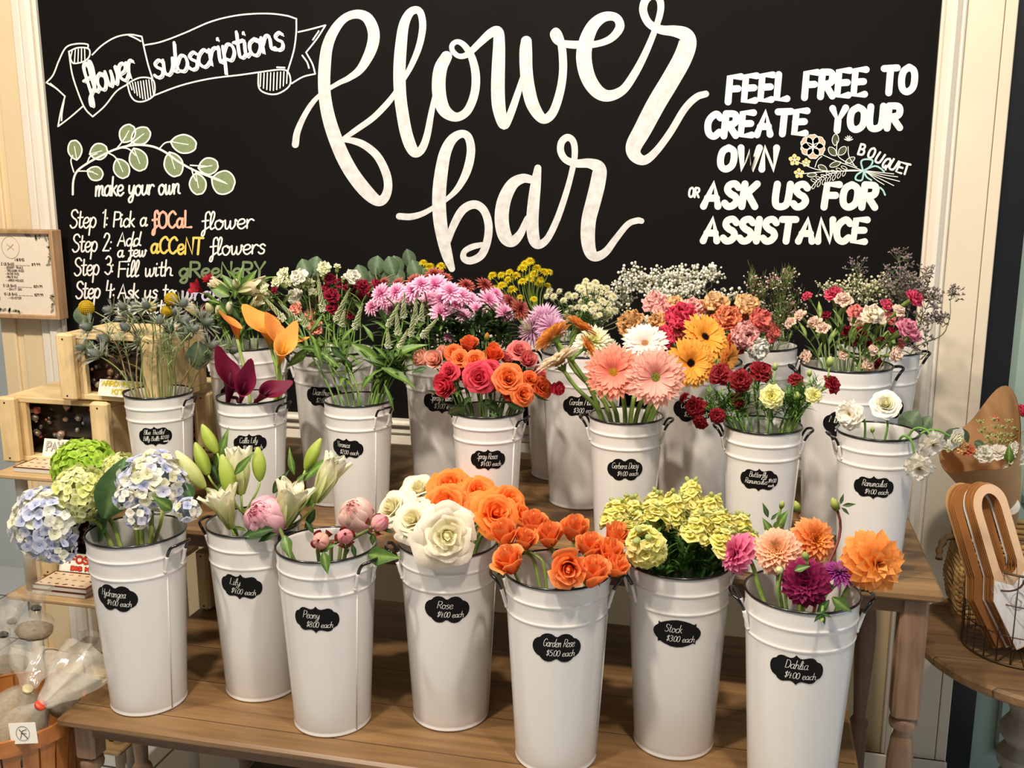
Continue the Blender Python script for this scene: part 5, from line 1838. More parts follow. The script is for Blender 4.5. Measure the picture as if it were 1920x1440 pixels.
B = BUCKETS['thistle']
for i, (leaves, lab_) in enumerate((([('dull', 372, 640, 372, 695), ('dull', 355, 600, 340, 640)], 'eucalyptus sprig with a round leaf hanging beside the thistles'), ([('dull', 160, 612, 150, 572), ('dull', 175, 640, 150, 660)], 'eucalyptus sprig behind the yellow billy ball at the outer edge'))):
    P = P_('thistle', leaves[0][1], leaves[0][2], .05)
    S = stem_path(B, P, Vector((0, 0, 1)), 0, entry=(.4 - .8 * i, .4))
    root = thing('eucalyptus_sprig', lab_, 'foliage sprig', S[0])
    twig(root, [(S, .0013)], hx('7d7a55'))
    for kd, a, b_, c, d in leaves:
        leafpx(root, kd, a, b_, c, d, YT + .05)

# ------------------------------------------------------------------ calla lilies
OCR = H3('8fa04a', 'e9a446', 'ef9a56')
CAL = {'orange': shared(('ca1',), lambda: calla(1, H3('8f9a40', 'e08a3a', 'ea7c44'), hx('f0b45c')), 'spathe', PETAL), 'gold': shared(('ca2',), lambda: calla(2, H3('8fa04a', 'e6a83c', 'eb9248'), hx('f0c060')), 'spathe', PETAL),
       'wine': shared(('ca3',), lambda: calla(3, H3('6b1430', '7d1638', '8c2046'), hx('6a0f30')), 'spathe', PETAL)}
spx = {'orange': hx('e0a030'), 'gold': hx('e3a52e'), 'wine': hx('5a2030')}
for k, u0, v0, u1, v1, dy0, dy1, fat, roll, lab_, sc_, ent, cl in (
        ('orange', 447, 645, 434, 584, -.03, -.05, .75, (-.7, .7, .1), 'slim orange calla lily on a long pale stalk in front of the alstroemeria', hx('9fb060'), (.1, -.3), 0),
        ('gold', 509, 655, 492, 582, .02, .0, 1.3, (-.5, .8, -.2), 'largest golden calla lily with its back towards the shop', hx('8fae55'), (.75, .0), 0),
        ('orange', 519, 668, 522, 604, .0, -.02, .95, (-.4, .9, -.2), 'orange calla lily tucked between the golden ones', hx('8fae55'), (.8, -.1), 0),
        ('gold', 522, 690, 540, 622, -.03, -.05, .85, (.5, .6, -.6), 'golden calla lily with flared lip by the veronica leaves', hx('8fae55'), (.85, -.1), 0),
        ('gold', 530, 660, 560, 624, .02, .02, .9, (1, .2, .2), 'yellow calla lily lowest among the veronica leaves', hx('8fae55'), (.85, .1), 0),
        ('wine', 426, 757, 437, 674, -.02, -.04, .95, (-.6, .6, -.5), 'tall burgundy calla lily at the back of the dark trio', hx('5f1a35'), (-.35, -.2), 0),
        ('wine', 450, 758, 464, 700, -.045, -.085, .72, (.3, .9, -.6), 'burgundy calla lily with its mouth turned to the front', hx('5f1a35'), (-.1, -.55), 0),
        ('wine', 475, 758, 524, 716, -.05, -.05, .9, (1, .2, -.3), 'burgundy calla lily pointing sideways over the rim', hx('5f1a35'), (.35, -.4), 0)):
    a, b_ = P_('calla', u0, v0, dy0), P_('calla', u1, v1, dy1)
    x = b_ - a
    ln = x.length * 1.02
    x.normalize()
    td = facing(a, roll)
    td = (td - x * td.dot(x)).normalized()
    M = Matrix.Translation(a) @ Matrix((td, x.cross(td), x)).transposed().to_4x4() @ Matrix.Diagonal((ln * fat, ln * fat, ln, 1))
    sp = MB(spx[k]); sp.tube([(0, 0, .25), (.01, 0, .45), (.02, 0, .68)], [.03, .045, .02], 8)
    flower('calla_lily', lab_, 'flower', 'calla', a, [('spathe', CAL[k], M, []), ('spadix', shared(('sp', k), lambda: sp, 'spadix', PETAL), M, [])], .0036, sc_, -.2 * ln, axis=x, entry=ent, pull=.5)

# ------------------------------------------------------------------ veronica
VS = [shared(('vs', k), lambda: spike(110 + k), 'flower_spike', PETAL) for k in (0, 1)]
YV = BUCKETS['veronica']['y']
vv = [(533, 600, 499, 562, .0), (561, 604, 528, 572, .04), (605, 584, 597, 524, .02), (629, 600, 652, 550, .0), (665, 614, 678, 576, -.02), (640, 610, 646, 584, .04),
      (727, 612, 748, 571, .03), (746, 628, 744, 588, .0), (728, 652, 727, 622, -.03), (756, 596, 758, 557, .04), (778, 606, 780, 566, .02), (790, 600, 792, 570, .04), (791, 631, 817, 601, -.01), (749, 652, 763, 622, -.03), (770, 630, 776, 590, .0), (575, 612, 566, 588, .03)]
labs = ranks([(a[2], a[3]) for a in vv], 'green and white veronica spike in the Veronica bucket')
for k, ((u0, v0, u1, v1, dy), lb) in enumerate(zip(vv, labs)):
    left = u1 < 700
    a, b_ = P_('veronica', u0, v0, dy), P_('veronica', u1, v1, dy - .01)
    x = b_ - a
    ln = x.length * 1.06
    x.normalize()
    M = Matrix.Translation(a) @ x.to_track_quat('Z', 'Y').to_matrix().to_4x4() @ Matrix.Rotation(k, 4, 'Z') @ Matrix.Diagonal((.066, .066, ln * 1.12, 1))
    ent = (-.62 + .14 * (k % 4) + (.35 if u0 > 600 else 0), -.25 + .12 * (k % 3)) if left else (.40 + .11 * (k % 4), -.2 + .12 * (k % 3))
    Bv = BUCKETS['veronica']
    S = stem_path(Bv, a, x, -.1 * ln, entry=ent, pull=.4)
    lv = []
    for q in range(7):
        t = .42 + .085 * q
        lv.append((('lance', 'lance2', 'dark', 'lance')[(k + q) % 4], t, RNG.uniform(.034, .062), q * 137 + k * 70, RNG.uniform(-15, 40)))
    flower('veronica_stem', lb, 'flower', 'veronica', a, [('flower_spike', VS[k % 2], M, [])], .0017, hx('6f9440'), path=S, group='veronica stems', leaves=lv)
vr = [o for o in COL.objects if o.name.startswith('veronica_stem')]
for i, (kd, a, b_, c, d) in enumerate((('lance', 580, 650, 533, 695), ('lance', 575, 655, 545, 640), ('lance', 600, 660, 640, 690), ('lance', 590, 640, 605, 690), ('broad', 700, 705, 671, 735), ('lance', 700, 650, 735, 680), ('lance', 715, 690, 785, 725), ('strap', 720, 720, 742, 775), ('lance', 660, 645, 735, 690), ('lance', 690, 670, 672, 650), ('broad', 590, 655, 565, 652), ('lance', 735, 670, 800, 640), ('dark', 690, 660, 720, 700), ('lance', 700, 640, 680, 605), ('dark', 620, 650, 655, 680), ('lance', 545, 620, 520, 650), ('lance', 640, 640, 665, 610))):
    r = vr[(2 if a < 650 else 8) + i % 3]
    leafpx(r, kd, a, b_, c, d, YV - .02 - .008 * (i % 4), roll=(i % 5 - 2) * 18)

# ------------------------------------------------------------------ spray roses
SR = {'cream': H3('e58a80', 'f0aa9a', 'f3c8b0'), 'orange': H3('cf3a1e', 'e5552a', 'ee7440'), 'red': H3('b01f34', 'cc2c44', 'dd5060'), 'rose': H3('b83a48', 'd65a60', 'e38a84'), 'flame': H3('d2381a', 'e65c2c', 'f08a50')}
sr = {}
for c in SR:
    sr[c, 0] = shared(('sr', c, 0), lambda: rose(130, SR[c], .35, 16, height=1.25), 'flower_head', PETAL, True)
    sr[c, 1] = shared(('sr', c, 1), lambda: rose(131, SR[c], .85, 22, inner=H3('e0501e', 'ea6c30', 'f09448') if c in ('orange', 'flame') else None), 'flower_head', PETAL, True)
spray = [(790, 670, 38, 'cream', 0, (-.7, .5, .4), .0, 'cream and pink spray rose, outermost beside the veronica'), (814, 673, 38, 'cream', 0, (-.35, .4, .8), -.01, 'cream and pink spray rose with green base, second from the veronica'), (829, 656, 24, 'cream', 0, (-.4, .8, .3), .03, 'small cream spray rosebud above the cream pair'),
         (849, 660, 34, 'orange', 1, (-.2, .5, .8), .0, 'orange spray rose next to the cream pair'), (862, 671, 34, 'flame', 1, (-.1, .4, .9), -.02, 'small bright orange spray rose between two bigger orange ones'), (891, 676, 44, 'flame', 1, (.0, .45, .9), -.02, 'round orange spray rose in the top middle of the bunch'),
         (880, 642, 34, 'flame', 0, (.0, .9, .4), .04, 'tall orange spray rosebud at the top of the bunch'), (925, 664, 38, 'orange', 0, (.1, .8, .5), .02, 'orange spray rosebud standing at the top beside the green bud'), (926, 650, 22, 'flame', 0, (.2, .8, .4), .04, 'half hidden orange rosebud behind the standing one'),
         (841, 697, 40, 'red', 1, (-.4, .4, .85), -.03, 'crimson spray rose below the orange one on the cream side'), (833, 722, 46, 'red', 0, (-.6, .1, .8), -.04, 'crimson spray rose lowest on the cream side'), (868, 702, 32, 'red', 0, (-.1, .5, .8), -.01, 'half closed crimson rose in the middle of the bunch'), (898, 708, 60, 'red', 1, (.0, .25, .95), -.05, 'largest crimson spray rose, low in the front'), (921, 692, 40, 'red', 1, (.2, .5, .8), -.02, 'crimson spray rose behind the largest crimson one'), (933, 712, 30, 'red', 0, (.2, .2, .9), -.02, 'dark crimson rose squeezed beside the big orange one'),
         (954, 709, 58, 'flame', 1, (.15, .4, .9), -.04, 'largest orange spray rose with yellow heart'), (995, 711, 34, 'orange', 1, (.4, .4, .8), -.01, 'orange spray rose right beside the largest orange one'), (1019, 727, 40, 'orange', 1, (.5, .3, .8), .0, 'orange spray rose near the gerbera stems'), (981, 740, 44, 'flame', 1, (.3, .15, .95), -.04, 'orange spray rose lowest in the bunch'), (958, 737, 32, 'orange', 0, (.2, .1, .9), -.03, 'red-orange rose tucked under the largest orange one'), (1046, 729, 32, 'red', 0, (.8, .1, .4), .0, 'crimson rosebud furthest out by the gerbera stems'),
         (975, 656, 46, 'rose', 1, (.2, .6, .7), .05, 'dusky pink spray rose behind under the orange gerberas'), (990, 674, 36, 'rose', 0, (.3, .5, .7), .03, 'dusky pink rosebud just below the dusky pink rose'), (951, 670, 28, 'rose', 0, (.0, .8, .5), .04, 'small dusky pink rosebud between the orange roses'), (1012, 700, 30, 'rose', 0, (.6, .5, .5), .04, 'pink rosebud shaded by the cream gerbera')]
for k, (u, v, d, c, o, f, dy, lb) in enumerate(spray):
    single('spray_rose', 'flower', 'spray', u, v, d * .97, dy, f, lb, sr[c, o], extra=[('sepals', rsep)], stem=.0016, stem_col=hx('5c7a34'), back=.5,
           leaves=[('dark', .80, .034, k * 97, 5), ('broad', .70, .036, k * 61 + 40, -5), ('dark', .62, .034, k * 151, 10)] + ([('dark', .88, .03, k * 43, 20)] if k % 2 else []), hname='flower_head')
gb = shared(('gb',), lambda: pod(hx('6f8a3a'), hx('c9823c'), .4), 'bud', PETAL)
for u, v, d, lb in ((913, 632, 20, 'green rosebud standing above the spray roses'), (829, 742, 18, 'green rosebud hanging low under the crimson roses'), (858, 712, 16, 'tiny green rosebud among the crimson roses')):
    single('rosebud', 'flower bud', 'spray', u, v, d * 1.4, -.02, (.1, .9, .4), lb, gb, stem=.0012, stem_col=hx('5c7a34'), back=.6, hname='bud')
r = [o for o in COL.objects if o.name.startswith('spray_rose')]
Ys = BUCKETS['spray']['y']
for i, (kd, a, b_, c, d) in enumerate((('oval', 872, 762, 838, 778), ('oval', 918, 775, 938, 790), ('oval', 905, 750, 940, 775), ('dark', 800, 690, 770, 698), ('dark', 795, 700, 770, 690), ('oval', 885, 745, 860, 770), ('dark', 950, 755, 985, 770), ('dark', 1000, 735, 1030, 755), ('broad', 820, 740, 800, 730))):
    leafpx(r[i * 2], kd, a, b_, c, d, Ys - .055 + .02 * (i % 3), roll=i * 20 - 60)

# ------------------------------------------------------------------ gerberas
G = {}
for n, c, i_, s in (('coral', H3('ee7466', 'f2927c', 'f5ac94'), H3('e2543f', 'e8664e', 'ee8a60'), 1), ('pink', H3('f09a92', 'f5b3a4', 'f8c6b4'), H3('e06a72', 'ec8c8a', 'f0a8a0'), 2), ('gold', H3('ee9426', 'f4ae3e', 'f6bc58'), H3('d8502a', 'e06a34', 'e8863c'), 3), ('blush', H3('f2cfc4', 'f6e2d8', 'f9eee6'), H3('e890c0', 'eca0c8', 'f0b4d0'), 4), ('apricot', H3('ea983c', 'f4ac4e', 'f7bc6c'), H3('c87834', 'd88c40', 'e0a050'), 5), ('cream', H3('f2dcaa', 'f7e8cc', 'fbf2e4'), H3('d8b070', 'e0bc84', 'e6c898'), 6)):
    G[n] = shared(('g', n), lambda: gerbera(140 + s, c, i_), 'flower_head', PETAL, True)
GD = {'green': shared(('gd1',), lambda: disc(1, hx('9fa838'), hx('d9c98a')), 'flower_centre', PETAL), 'yellow': shared(('gd2',), lambda: disc(2, hx('d8b03a'), hx('e8a24e')), 'flower_centre', PETAL), 'dark': shared(('gd3',), lambda: disc(3, hx('1c120e'), hx('5a2a1c'), .25), 'flower_centre', PETAL), 'pinkc': shared(('gd4',), lambda: disc(4, hx('d8b060'), hx('e8a0c0')), 'flower_centre', PETAL)}
gc = shared(('gc',), lambda: calyx(hx('5d7a38'), .24, .30), 'sepals', LEAF)
for u, v, d, c, ce, f, dy, ent, lb in ((1151, 698, 108, 'coral', 'yellow', (-.12, .22, .95), -.05, (.0, -.2), 'deep coral gerbera with yellow centre, beside the big pink one'),
                                   (1229, 707, 112, 'pink', 'green', (.05, .12, .97), -.09, (.3, -.4), 'big pale pink gerbera with green centre, facing straight out'),
                                   (1293, 681, 98, 'gold', 'dark', (.35, .25, .85), .0, (.5, .0), 'golden gerbera with black centre beside the big pink one'),
                                   (1319, 634, 96, 'gold', 'dark', (.45, .55, .65), .06, (.6, .2), 'golden gerbera highest over the dark red ranunculus'),
                                   (1209, 646, 86, 'blush', 'pinkc', (.0, .65, .75), .03, (.1, .3), 'white and blush gerbera with pink ring behind the coral pair'),
                                   (1040, 634, 84, 'apricot', 'yellow', (-.5, .6, -.35), .03, (-.7, .1), 'apricot gerbera turned away, nearest the large pink mum'),
                                   (1086, 616, 74, 'apricot', 'yellow', (.5, .75, -.2), .07, (-.5, .3), 'apricot gerbera seen edge on above the cream mum'),
                                   (1050, 682, 98, 'cream', 'yellow', (-.5, .8, -.22), -.03, (-.65, -.2), 'cream gerbera showing its back and green sepals'),
                                   (1100, 652, 56, 'apricot', 'yellow', (.85, .5, .1), .06, (-.3, .3), 'small apricot gerbera side on behind the coral one'),
                                   (1362, 672, 62, 'apricot', 'yellow', (.75, -.1, .5), .05, (.7, .2), 'drooping apricot gerbera above the dark red ranunculus')):
    single('gerbera', 'flower', 'gerbera', u, v, d, dy, f, lb, G[c], subs=[('flower_centre', GD[ce])], extra=[('sepals', gc)], stem=.0042, stem_col=hx('6f8a3e'), back=.32, entry=ent, pull=.55)

# ------------------------------------------------------------------ butterfly ranunculus
RED = H3('6a0f18', '8a1822', '9c2830')
rr_ = [shared(('rr', k), lambda: phyllo(150 + k, RED, 34, 10, 105, .55, 1.0, .22, .36, .25, curl=18, ruf=.09, ns=4, tm=.75), 'flower_head', PETAL, True) for k in (0, 1)]
ry = shared(('ry',), lambda: phyllo(152, H3('dcd86a', 'ecea9a', 'f3f2c2'), 34, 8, 100, .5, 1.0, .2, .36, .2, curl=16, ruf=.06, ns=4, tm=.7, inner=H3('c8c43a', 'dcd45a', 'e6de80')), 'flower_head', PETAL, True)
rb = shared(('rb',), lambda: pod(hx('8aa653'), hx('c6d488'), .42), 'bud', PETAL)
rfl = [shared(('rfl', k), lambda: leafclump(155 + k, 20, .3, .75, 0, ('3f6628', '6a9440'), W=.045, up=(10, 80)), 'foliage', LEAF) for k in (0, 1)]
bf = [(1351, 702, 46, 'r', (-.3, .5, .8), .0, 'dark red ranunculus nearest the golden gerberas'), (1388, 713, 46, 'r', (.1, .3, .9), -.02, 'dark red ranunculus in the middle of the top three'), (1427, 697, 48, 'r', (.4, .6, .6), .03, 'dark red ranunculus, highest of the top three'),
      (1304, 764, 44, 'r', (-.5, .0, .8), -.04, 'dark red ranunculus hanging before the carnation label'), (1313, 792, 32, 'r', (-.3, -.5, .8), -.05, 'dark red petals drooping lowest before the carnation bucket'), (1345, 779, 32, 'r', (.0, .1, .95), -.05, 'small dark red ranunculus above the bucket handle'), (1283, 746, 24, 'r', (-.8, .5, .2), -.02, 'almost black red ranunculus bud, furthest out towards the gerberas'), (1380, 752, 34, 'r', (.0, .1, .9), -.01, 'dark red ranunculus shaded below the top three'),
      (1492, 712, 32, 'r', (-.1, .8, .5), .02, 'small red ranunculus before the mini carnation bucket'), (1560, 721, 40, 'r', (.6, .5, .4), .0, 'red ranunculus furthest out towards the white ones'), (1447, 744, 50, 'y', (.0, .35, .95), -.05, 'larger pale yellow ranunculus facing out'), (1525, 742, 36, 'y', (.4, .4, .8), -.01, 'smaller pale yellow ranunculus turned aside')]
for k, (u, v, d, c, f, dy, lb) in enumerate(bf):
    P = P_('butterfly', u, v, dy)
    B = BUCKETS['butterfly']
    S = stem_path(B, P, facing(P, f), .01)
    ft = [(rfl[(k + q) % 2], Matrix.Translation(S[3 + 2 * q].lerp(S[5 + q * 2], .4)) @ Matrix.Rotation(k + q, 4, 'Z') @ Matrix.Scale(.042 - .006 * q, 4)) for q in range(3)]
    M = frame(P, facing(P, f), pxsize(d, P) / 2, k)
    flower('ranunculus', lb, 'flower', 'butterfly', P, [('flower_head', rr_[k % 2] if c == 'r' else ry, M, [])], .0019, hx('6f9440'), path=S, foliage=ft)
for k, (u, v, d, lb) in enumerate(((1453, 688, 16, 'pale green ranunculus bud between the reds, standing tall'), (1556, 679, 22, 'green ranunculus bud against the mini carnation rim'), (1518, 700, 14, 'tiny green ranunculus bud beside the small red bloom'), (1433, 762, 20, 'green ranunculus bud below the larger pale yellow bloom'), (1494, 744, 20, 'green ranunculus bud between the two pale yellow blooms'))):
    P = P_('butterfly', u, v, .0)
    S = stem_path(BUCKETS['butterfly'], P, Vector((0, 0, 1)), .005)
    ft = [(rfl[k % 2], Matrix.Translation(S[4]) @ Matrix.Rotation(k, 4, 'Z') @ Matrix.Scale(.045, 4)), (rfl[1], Matrix.Translation(S[7]) @ Matrix.Scale(.03, 4))]
    flower('ranunculus_bud', lb, 'flower bud', 'butterfly', P, [('bud', rb, frame(P, facing(P, (.1, .9, .3)), pxsize(d, P) / 2 * 1.6, k), [])], .0016, hx('7a9f4a'), path=S, foliage=ft)

# ------------------------------------------------------------------ white ranunculus on nodding stalks
WR = H3('ece6d0', 'f3eee0', 'f8f5ee')
wr = {0: shared(('wr', 0), lambda: phyllo(160, WR, 30, 30, 100, .8, 1.0, .26, .40, .25, curl=16, ruf=.05, ns=4, tm=.7), 'flower_head', PETAL, True), 1: shared(('wr', 1), lambda: rose(161, WR, .7, 28, inner=H3('d8d890', 'e4e2ae', 'ece8c4')), 'flower_head', PETAL, True)}
yc = shared(('yc',), lambda: disc(9, hx('c8a020'), hx('e0b030'), .30), 'flower_centre', PETAL)
Yr = BUCKETS['ranunculus']['y']
Br = BUCKETS['ranunculus']


def nod(pts, dys):
    b0 = Vector((Br['x'], Br['y'], Br['z'] + .06))
    return [b0] + [Vector(p) for p in spline([tuple(at_y(u, v, Yr + d)) for (u, v), d in zip(pts, dys)], 6)]


for u, v, d, k, f, dy, pts, dys, lb in (
        (1594, 777, 60, 0, (-.4, .15, .9), -.04, [(1620, 840), (1622, 800), (1618, 782), (1606, 778)], [0, 0, -.01, -.03], 'white ranunculus with yellow eye before the mini carnation label'),
        (1661, 757, 52, 1, (.0, .55, .85), .0, [(1655, 840), (1664, 800), (1661, 775)], [0, 0, 0], 'upright white ranunculus with spiral centre, highest of the white ones'),
        (1748, 832, 52, 0, (.45, -.3, .8), -.03, [(1690, 840), (1712, 806), (1735, 805), (1748, 822)], [.0, -.01, -.02, -.03], 'white ranunculus drooping outside the bucket, nearest the rim'),
        (1795, 823, 40, 1, (.8, -.2, .5), .0, [(1705, 838), (1728, 812), (1755, 806), (1782, 818)], [.0, .0, .0, .0], 'white ranunculus furthest out, before the brown paper bouquet'),
        (1723, 876, 58, 0, (.1, -.35, .9), -.07, [(1677, 842), (1692, 818), (1708, 826), (1716, 862)], [-.03, -.05, -.06, -.06], 'white ranunculus hanging lowest against the bucket side')):
    P = at_y(u, v, Yr + dy)
    M = frame(P, facing(P, f), pxsize(d, P) / 2, u)
    flower('ranunculus', lb, 'flower', 'ranunculus', P, [('flower_head', wr[k], M, [('flower_centre', yc)] if k == 0 else [])], .0021, hx('5f8a3a'), path=nod(pts, dys))
P = at_y(1636, 806, Yr)
flower('ranunculus_bud', 'tiny green ranunculus bud inside the Ranunculus bucket', 'flower bud', 'ranunculus', P, [('bud', rb, frame(P, Vector((0, 0, 1)), .009, 0), [])], .0012, hx('9fb86a'), path=nod([(1642, 840), (1640, 822), (1636, 812)], [0, 0, 0]))
S = nod([(1700, 840), (1712, 800), (1705, 790)], [.04, .05, .05])
root = thing('eucalyptus_sprig', 'eucalyptus sprig with one wide round leaf behind the white ranunculus', 'foliage sprig', S[0])
twig(root, [(S, .0012)], hx('7d7a55'))
leafpx(root, 'dull', 1690, 815, 1722, 770, Yr + .05, roll=10); leafpx(root, 'dull', 1728, 806, 1745, 780, Yr + .05)
wb = MB((.8, .85, .85)); wb.lathe([(1e-4, 0), (.060, 0)], 28, caps=False)
WATER, nt, b, out = principled('water'); b.inputs['Base Color'].default_value = (.92, .96, .95, 1); b.inputs['Roughness'].default_value = .05; b.inputs['Transmission Weight'].default_value = .8; b.inputs['IOR'].default_value = 1.33
o = wb.build('water', WATER); o.location = (Br['x'], Br['y'], Br['z'] + .19)
tag(o, 'clear water standing in the Ranunculus bucket', 'water')
# ------------------------------------------------------------------ alstroemeria
AR = shared(('ar',), lambda: trumpet(170, H3('7a1420', '9c1c28', 'b02c34'), 46), 'flower_head', PETAL)
AW = shared(('aw',), lambda: trumpet(171, H3('8fa050', 'd8d4a4', 'ece0c8'), 6), 'flower_head', PETAL)
AB = shared(('ab',), lambda: lily_bud(172, H3('94a455', 'd8d8a4', 'eee8cc')), 'bud', PETAL)
Ya = BUCKETS['alst']['y']
for u, v, d, c, f, dy, lb in ((380, 547, 56, 'r', (-.7, .5, .5), .0, 'dark red alstroemeria bloom at the outer edge, largest red one'), (397, 533, 44, 'r', (-.4, .8, .4), .04, 'dark red alstroemeria bloom behind a striped cream one'), (494, 562, 30, 'r', (.5, .5, .6), .04, 'dark red alstroemeria bloom near the cream dianthus'), (466, 548, 30, 'r', (.2, .7, .5), .05, 'dark red alstroemeria bloom shaded among the leaves'),
                               (388, 577, 26, 'r', (-.6, .2, .7), .02, 'dark red alstroemeria petals above the thistles')):
    single('alstroemeria', 'flower', 'alst', u, v, d, dy, f, lb, AR, stem=.0018, stem_col=hx('5c7a34'), back=.1, leaves=[('lance2', .75, .06, u * 7, 20), ('lance', .85, .055, u * 11, 30), ('dark', .68, .06, u * 3, 10)])
for u0, v0, u1, v1, lb, me in ((430, 545, 395, 527, 'striped cream alstroemeria bloom leaning out above the red ones', AW), (446, 546, 492, 536, 'striped cream alstroemeria bloom lying sideways near the GREENERY word', AW), (470, 578, 487, 560, 'cream alstroemeria bloom low beside the golden calla', AW), (432, 588, 431, 568, 'cream alstroemeria bud with green tip above the slim orange calla', AB), (412, 592, 410, 574, 'small cream alstroemeria bud above the thistles', AB), (376, 595, 352, 572, 'cream alstroemeria bloom drooping over the thistles', AW), (398, 585, 388, 570, 'pale alstroemeria bud beside the drooping cream bloom', AB), (445, 540, 441, 524, 'small green alstroemeria bud, topmost of the bunch', AB)):
    a, b_ = P_('alst', u0, v0, -.01), P_('alst', u1, v1, -.03)
    x = b_ - a
    ln = x.length * 1.1
    x.normalize()
    fat = .85 if me is AW else 1.7
    M = Matrix.Translation(a) @ x.to_track_quat('Z', 'Y').to_matrix().to_4x4() @ Matrix.Diagonal((ln * fat, ln * fat, ln, 1))
    flower('alstroemeria', lb, 'flower', 'alst', a, [('flower_head' if me is AW else 'bud', me, M, [])], .0016, hx('6a8a3c'), back=0, axis=x, leaves=[('lance', .8, .05, u0 * 5, 25), ('lance2', .7, .06, u0 * 9, 10)])
al = [o for o in COL.objects if o.name.startswith('alstroemeria')]
for i, (kd, a, b_, c, d) in enumerate((('broad', 425, 590, 400, 560), ('lance', 440, 560, 452, 496), ('broad', 440, 545, 415, 512), ('broad', 450, 600, 465, 560), ('lance', 430, 620, 408, 640), ('broad', 460, 560, 500, 520), ('lance2', 455, 590, 505, 600), ('broad', 440, 580, 420, 610), ('lance', 415, 570, 385, 560), ('broad', 465, 600, 440, 640), ('lance', 470, 540, 515, 512), ('broad', 452, 560, 470, 600), ('dark', 480, 590, 510, 625), ('dark', 420, 600, 400, 620), ('broad', 445, 575, 400, 590), ('broad', 470, 575, 520, 545), ('broad', 430, 555, 385, 530), ('broad', 455, 545, 480, 505), ('broad', 440, 610, 470, 640), ('broad', 420, 590, 385, 610), ('dark', 450, 600, 430, 560), ('broad', 478, 600, 500, 565), ('dark', 462, 560, 455, 520), ('broad', 410, 575, 372, 570), ('lance', 448, 535, 425, 500), ('broad', 460, 620, 500, 610), ('dark', 435, 580, 410, 545), ('dark', 470, 555, 505, 540))):
    leafpx(al[i % len(al)], kd, a, b_, c, d, Ya - .03 + .015 * (i % 4), roll=(i % 5 - 2) * 20)

# ------------------------------------------------------------------ dianthus
tc_ = {c: shared(('tc', c), lambda: tube_calyx(hx(c)), 'calyx', LEAF) for c in ('9db363', '7f9a4a', '6f8f45')}
DIA = {'w': shared(('diw',), lambda: carnation(180, H3('cfde8a', 'eaf0bc', 'f5f6d8'), 26), 'flower_head', PETAL, True), 'c': shared(('dic',), lambda: carnation(183, H3('e8eabc', 'f6f5de', 'fbfaee'), 30), 'flower_head', PETAL, True),
       'r': shared(('dir',), lambda: carnation(181, H3('5c0a1c', '86142c', 'a0223e'), 34), 'flower_head', PETAL, True), 's': shared(('dis',), lambda: carnation(182, H3('e07a64', 'ec9480', 'f0a894'), 24), 'flower_head', PETAL, True)}
dd = {'w': [(533, 514, 26), (522, 530, 26), (564, 531, 24), (580, 534, 24), (608, 503, 26), (496, 542, 18), (501, 576, 22), (586, 548, 16), (541, 530, 20)], 'c': [(561, 520, 34), (554, 557, 32), (662, 521, 32)],
      'r': [(619, 524, 22), (656, 540, 28), (679, 537, 28), (672, 556, 30), (622, 556, 30), (611, 540, 16), (638, 533, 22), (692, 549, 24), (593, 562, 20), (624, 580, 26), (707, 536, 24), (652, 590, 24), (515, 545, 16), (640, 570, 18)], 's': [(556, 581, 26), (582, 592, 26), (592, 616, 30)]}
nm = {'w': 'pale green-white dianthus', 'c': 'frilled ivory dianthus', 'r': 'dark red dianthus', 's': 'salmon dianthus'}
for c, its in dd.items():
    lb = ranks([(a, b_) for a, b_, q in its], nm[c] + ' in the Dianthus bucket')
    for k, (u, v, d) in enumerate(its):
        single('dianthus', 'flower', 'dian', u, v, d * 1.08, (-.02, .03, .0, .05, -.04)[k % 5], around('dian', u, .6 + .25 * (k % 2), .65), lb[k], DIA[c], extra=[('calyx', tc_['9db363' if c in 'wc' else '6f8f45'])], stem=.0013, stem_col=hx('6f8f45'), back=1.5, leaves=[('pale' if c in 'wc' else 'lance', .78, .05, u * 13, 45), ('lance', .68, .05, u * 17, 40)], group='dianthus in the Dianthus bucket')
dbud = shared(('dbud',), lambda: tube_calyx(hx('a3b868'), 1.3, .5), 'calyx', LEAF)
for (u, v, d), lb in zip(((632, 500, 12), (586, 512, 12), (644, 522, 10), (604, 516, 11), (505, 560, 11)), ('tall pale dianthus bud, highest of the Dianthus bucket', 'pale dianthus bud leaning beside the ivory bloom', 'small pale dianthus bud by the dark red blooms', 'pale dianthus bud just under the topmost bloom', 'pale dianthus bud near the alstroemeria')):
    single('dianthus_bud', 'flower bud', 'dian', u, v, d * 1.25, .02, around('dian', u, .95, .25), lb, shared(('dpt',), lambda: carnation(185, H3('d8dca0', 'e8eac0', 'f0f0d4'), 10), 'bud', PETAL, True), extra=[('calyx', dbud)], stem=.0013, stem_col=hx('8aa455'), back=1.6, hname='bud')

